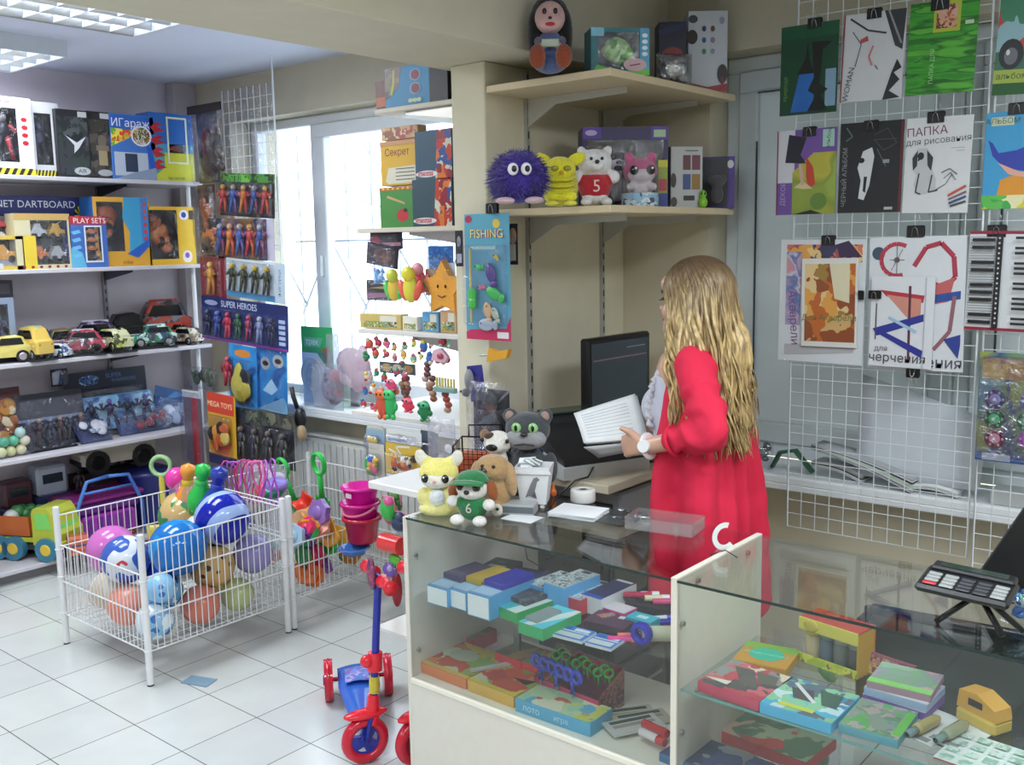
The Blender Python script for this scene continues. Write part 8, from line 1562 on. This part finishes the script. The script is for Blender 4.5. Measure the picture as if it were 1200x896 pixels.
heap('red and green bowls nested at the left of the rear basket',318,577,2.85,'c83030',lambda mb,m_:(mb.lathe([(0,0),(.04,.0),(.06,.04),(.063,.04)],m_,18,(-.03,0,-.03)),mb.lathe([(0,0),(.05,.0),(.062,.03),(.05,.045),(0,.05)],M('1c8c6c','pl'),18,(.01,0,-.005)),mb.lathe([(0,0),(.05,.0),(.06,.02),(.04,.04),(0,.045)],M('8c7cc8','pl'),18,(.02,.02,.025))),'toy_bowls','toy bowls',(10,10,0))
# buckets
p=onY(425,612,2.95)
def bucket(label,px,py,Y,z,c1,c2,r=.085,h=.13,hand=True,rot=(0,0,0)):
    p=onY(px,py,Y); t=thing('toy_bucket',label,'toy bucket',(p.x,p.y,p.z),0,None); t.rotation_euler=[R_(a) for a in rot]
    MB().lathe([(0,0),(r*.72,0),(r*.76,.01),(r*.95,h*.85),(r*1.06,h*.87),(r*1.06,h*.95),(r,h),(r*.93,h),(r*.72,.012),(0,.012)],M(c1,'gl'),26).build('bucket_body',t)
    if hand: 
        P=[(r*1.05*math.cos(a),-r*.75*math.sin(a)*1.1,h*.85-.04*math.sin(a)) for a in [i*PI/14 for i in range(15)]]; MB().tube(P,.006,M(c2,'pl'),7).build('handle',t)
    return t
bucket('deep red toy bucket at the bottom of the bucket stack in the rear basket',425,634,2.88,0,'b81c3c','c83c5c',.085,.12,False)
bucket('magenta toy bucket nested in the middle of the stack with a pale pink handle',423,612,2.88,0,'d0188c','e07c9c',.088,.10,True)
bucket('magenta toy bucket with a white price label on top of the bucket stack',423,591,2.88,0,'d81c98','e07cb0',.085,.09,False)
p=onY(429,576,2.79); MB().box(-.018,.018,-.001,.001,-.01,.01,M('d8b8c8')).build('price_label',[o for o in C.objects if o.get('label','').startswith('magenta toy bucket with a white')][0],(.02,-.087,.06))
bucket('blue sieve lid under the red bucket in the rear basket',415,648,2.82,0,'3c6cb8','3c6cb8',.07,.03,False)
for i,(px,py,Y,c_,lab) in enumerate([(364,621,2.72,'d82c5c','pink-red boat mould lying in the rear basket'),(378,628,2.74,'e04c7c','coral pink paddle lying across the rear basket heap'),(390,622,2.78,'e0947c','salmon toy rake handle end in the rear basket heap'),(372,636,2.7,'5c2c8c','purple star mould in the rear basket heap'),(384,632,2.72,'3cb85c','green leaf mould in the rear basket heap'),(398,628,2.74,'e09424','orange round mould beside the bucket stack'),(400,607,2.8,'8c6cb0','violet and pink small bottle beside the bucket stack'),(355,650,2.7,'3c8c4c','dark green mould low at the left of the rear basket'),(365,672,2.72,'d8702c','orange mould seen low through the wires of the rear basket'),(385,667,2.74,'c85c24','burnt orange mould low in the middle of the rear basket'),(402,660,2.76,'c82c5c','crimson mould low behind the scooter handle'),(420,645,2.85,'3cb84c','green mould behind the red scooter grip'),(432,640,2.9,'d8a02c','yellow mould at the right end of the rear basket'),(350,630,2.65,'a8c8dc','pale blue watering can at the left of the rear basket heap'),(440,655,2.98,'c88c2c','ochre mould at the bottom right of the rear basket'),(375,690,2.75,'e0742c','bright orange mould at the bottom of the rear basket')]):
    rr=random.Random(i+50); s=rr.uniform(.05,.068)
    def mold(mb,m_,s=s,i=i):
        n=5+i%4; P=[((s*(1 if k_%2 else .85))*math.cos(k_*PI/n),(s*(1 if k_%2 else .85))*math.sin(k_*PI/n)) for k_ in range(2*n)]
        mb.prism(P,-.014,.014,m_); mb.ell((0,-.012,0),(s*.5,.014,s*.5),m_,12)
    pz=onY(px,py,Y); b=heap(lab,px,py,Y,c_,mold,'sand_mould','sand mould',(rr.uniform(-50,20),rr.uniform(-60,60),rr.uniform(-30,30)))
    b.location.x=min(max(b.location.x,-4.03),-3.49); b.location.z=max(b.location.z,.19)
rr=random.Random(99)
nm={'d8702c':'orange','c82c5c':'crimson','3cb84c':'green','d8a02c':'yellow','3c6cc0':'blue','8c4cb0':'violet','e05c7c':'pink','2c8c7c':'teal'}
for k_ in range(26):
    c_=list(nm)[k_%8]; x=rr.uniform(-4.0,-3.5); y=rr.uniform(2.66,3.14); z=rr.uniform(.18,.36)
    mb=MB(); n=4+k_%5; s_=rr.uniform(.035,.055); P=[((s_*(1 if j%2 else .82))*math.cos(j*PI/n),(s_*(1 if j%2 else .82))*math.sin(j*PI/n)) for j in range(2*n)]; mb.prism(P,-.015,.015,M(c_,'pl')); mb.ell((0,-.012,0),(s_*.45,.014,s_*.45),M(c_,'pl'),10)
    b_=mb.build('sand_mould',None,(x,y,z),0,label='small bright plastic sand mould heaped low in the rear wire basket',cat='sand mould',group='sand moulds heaped in the rear basket'); b_.rotation_euler=(rr.uniform(-1,1),rr.uniform(-1,1),rr.uniform(0,3))
# toys hanging between basket and counter
for i,(px,py,Y,c_,lab) in enumerate([(459,606,2.62,'d02c6c','pink toy basket hanging at the left of the glass counter'),(462,590,2.64,'3c6c34','dark green toy hanging under the white worktop'),(455,596,2.6,'3cb04c','green and magenta small figure hanging under the white worktop'),(468,614,2.6,'2c3c5c','dark blue toy net hanging beside the counter side')]):
    def fn(mb,m_,i=i): mb.ell((0,0,0),(.04,.025,.03+.01*i%.03),m_,14); mb.ell((.015,-.01,.035),(.022,.02,.02),M(['e05c9c','4c8c3c','e05c9c','3c4c6c'][i],'pl'),10); mb.tube([(-.04,0,0),(-.03,0,.05),(.03,0,.05),(.04,0,0)],.004,M('e08ca8','pl'),6)
    heap(lab,px,py,Y,c_,fn,'hanging_toy','toy')
for i,(px,py,c_,lab) in enumerate([(460,637,'e03c3c','red punching bag toy hanging beside the counter'),(463,655,'5cb83c','green glove toy below the red punching bag toy'),(458,668,'6c4ca0','purple clear-packed toy below the green glove'),(465,690,'8c1420','dark red stocking toy hanging lowest beside the counter')]):
    p=onY(px,py,2.45); mb=MB(); 
    if i==0: mb.cyl((-.05,0,0),(.05,0,0),.035,.035,M(c_,'gl'),18); mb.ell((-.05,0,0),(.012,.035,.035),M(c_,'gl'),14)
    elif i==1: mb.ell((0,0,0),(.03,.015,.02),M(c_,'gl'),12); [mb.tube([(-.01+.012*k_,0,0),(-.02+.015*k_,0,-.035)],.006,M(c_,'gl'),6) for k_ in range(4)]
    else: mb.ell((0,0,0),(.04 if i==2 else .022,.02,.03 if i==2 else .07),M(c_,'gl'),14); mb.ell((.01,-.012,.012),(.015,.012,.012),M('a89cc8' if i==2 else 'a82c34','gl'),8)
    mb.build('hanging_toy',None,p,label=lab,cat='toy')
MB().box(-.06,.06,-.035,.035,0,.003,M('7c98ac','pap')).build('paper_scrap',None,(-3.30,2.02,.0005),R_(20),label='small blue-grey paper scrap on the floor under the front basket edge',cat='paper scrap')
# ================================================================= CHILD SCOOTERS
def scooter(label,w0,rl,rr_,turn,complete=True,col='b82438',blue='22309c'):
    """w0 front wheel contact; rl, rr_ rear wheel contacts"""
    rear=(rl+rr_)/2; d=(w0-rear); d.z=0; Lg=d.length; rz=math.atan2(d.y,d.x)
    t=thing('scooter',label,'scooter',rear,rz); RD=M('c8233a','gl'); BLm=M(blue,'gl'); RF=M('e02838','gl')
    R=.080; hw=(rr_-rl).length/2; Rr=.076; TT=Mx.Translation((Lg,0,0))@Mx.Rotation(R_(turn),4,'Z')@Mx.Translation((-Lg,0,0))
    def MT(): q=MB(); q.T=TT; return q
    # local +x forward; rear axle at x=0
    def wheel(nm,c,R,wd,ax='Y'):
        mb=MT(); mb.torus(c,R-.018,.018,RD,ax,32,10,1.1); 
        o=mb.build(nm,t); h=MT()
        h.cyl((c[0],c[1]-.012,c[2]),(c[0],c[1]+.012,c[2]),.022,.022,BLm,16)
        for k_ in range(3):
            a=R_(90+120*k_+20); P=[(c[0]+.012*math.cos(a+1.4),c[1],c[2]+.012*math.sin(a+1.4))]
            for q_ in(-.55,.55): pass
            x2,z2=c[0]+(R-.022)*math.cos(a),c[2]+(R-.022)*math.sin(a)
            u=V((math.cos(a),0,math.sin(a))); n=V((-math.sin(a),0,math.cos(a))); cc=V(c)
            pts=[cc+n*.016,cc+u*(R-.02)+n*.03,cc+u*(R-.02)-n*.03,cc-n*.016]
            h.prism([(p.x,p.z) for p in pts],c[1]-.008,c[1]+.008,BLm)
        h.torus(c,R-.032,.007,BLm,ax,28,6); h.build('rim',o); return o
    wheel('front_wheel',(Lg,0,R),R,.03)
    for s in(-1,1):
        mb=MB(); mb.cyl((0,s*hw-.016,Rr),(0,s*hw+.016,Rr),Rr,Rr,RD,24); mb.torus((0,s*hw,Rr),Rr-.012,.015,RD,'Y',24,8); o=mb.build('rear_wheel',t); MB().cyl((0,s*hw+s*.016,Rr),(0,s*hw+s*.02,Rr),.02,.018,BLm,14).build('hub',o)
    MB().cyl((0,-hw,Rr),(0,hw,Rr),.008,.008,M('8c1c2c','metal'),8).build('axle',t)
    mb=MB(); mb.grid(lambda u,v:(-.05+u*(Lg-.02),(v-.5)*.15*(1-.55*max(0,u-.35)/.65),.095+.012*math.sin(v*PI)-.02*u*(1-u)),12,8,M('3c6ccc','gl'),.022); mb.build('deck',t)
    m_=MB(); m_.grid(lambda u,v:(.0+u*.12,(v-.5)*.1,.111+.008*math.sin(v*PI)),6,6,PRINT(['7c8cd8','b8a8d8','8c5cb0','4c78d0'],40,seed=240),.002); m_.build('deck_sticker',t)
    # steering
    mb=MT(); hx=Lg-.03; 
    for s in(-1,1): mb.tube([(Lg,s*.022,R),(Lg-.01,s*.022,R+.06),(hx,s*.012,R+.10)],.008,BLm,8)
    mb.cyl((hx,0,R+.08),(hx-.035,0,.62),.0125,.0125,BLm,14); mb.build('steering_column',t)
    mb=MT(); mb.ell((Lg-.005,0,R*2+.008),(.075,.03,.016),RF,14); mb.cyl((hx+.005,0,R+.055),(hx-.004,0,R+.15),.026,.018,RF,14); mb.build('front_fork_cover',t)
    mb=MT(); mb.cyl((hx-.012,0,.31),(hx-.015,0,.37),.024,.024,RF,14); mb.ell((hx+.012,-.0,.345),(.025,.022,.022),RF,10); mb.build('clamp',t)
    MT().cyl((hx-.006,0,.235),(hx-.0095,0,.29),.0165,.0165,M('c8b83c','pl'),14).build('yellow_sleeve',t)
    if complete:
        mb=MT(); mb.cyl((hx-.035,-.12,.62),(hx-.035,.12,.62),.009,.009,BLm,10); mb.build('handlebar',t)
        for s in(-1,1): MT().tube([(hx-.035,s*.045,.62),(hx-.035,s*.065,.62),(hx-.035,s*.10,.62),(hx-.035,s*.125,.62)],[.024,.019,.019,.024],RF,12).build('grip',t)
        mb=MT(); mb.ell((hx-.012,0,.635),(.012,.034,.055),PRINT(['5c2c54','8c3c5c','3c3c74','b8506c'],50,seed=241),14); mb.build('handlebar_shield',t)
    return t
scooter('red and blue three-wheeled child scooter standing beside the display counter',onZ(429,893,0),onZ(391,826,0),onZ(449,805,0),-76)
t=scooter('second red child scooter mostly hidden behind the counter corner',onZ(463,888,0)+V((.08,.02,0)),onZ(463,888,0)+V((.02,.33,0)),onZ(463,888,0)+V((.20,.33,0)),0,True,blue='8c1c2c')
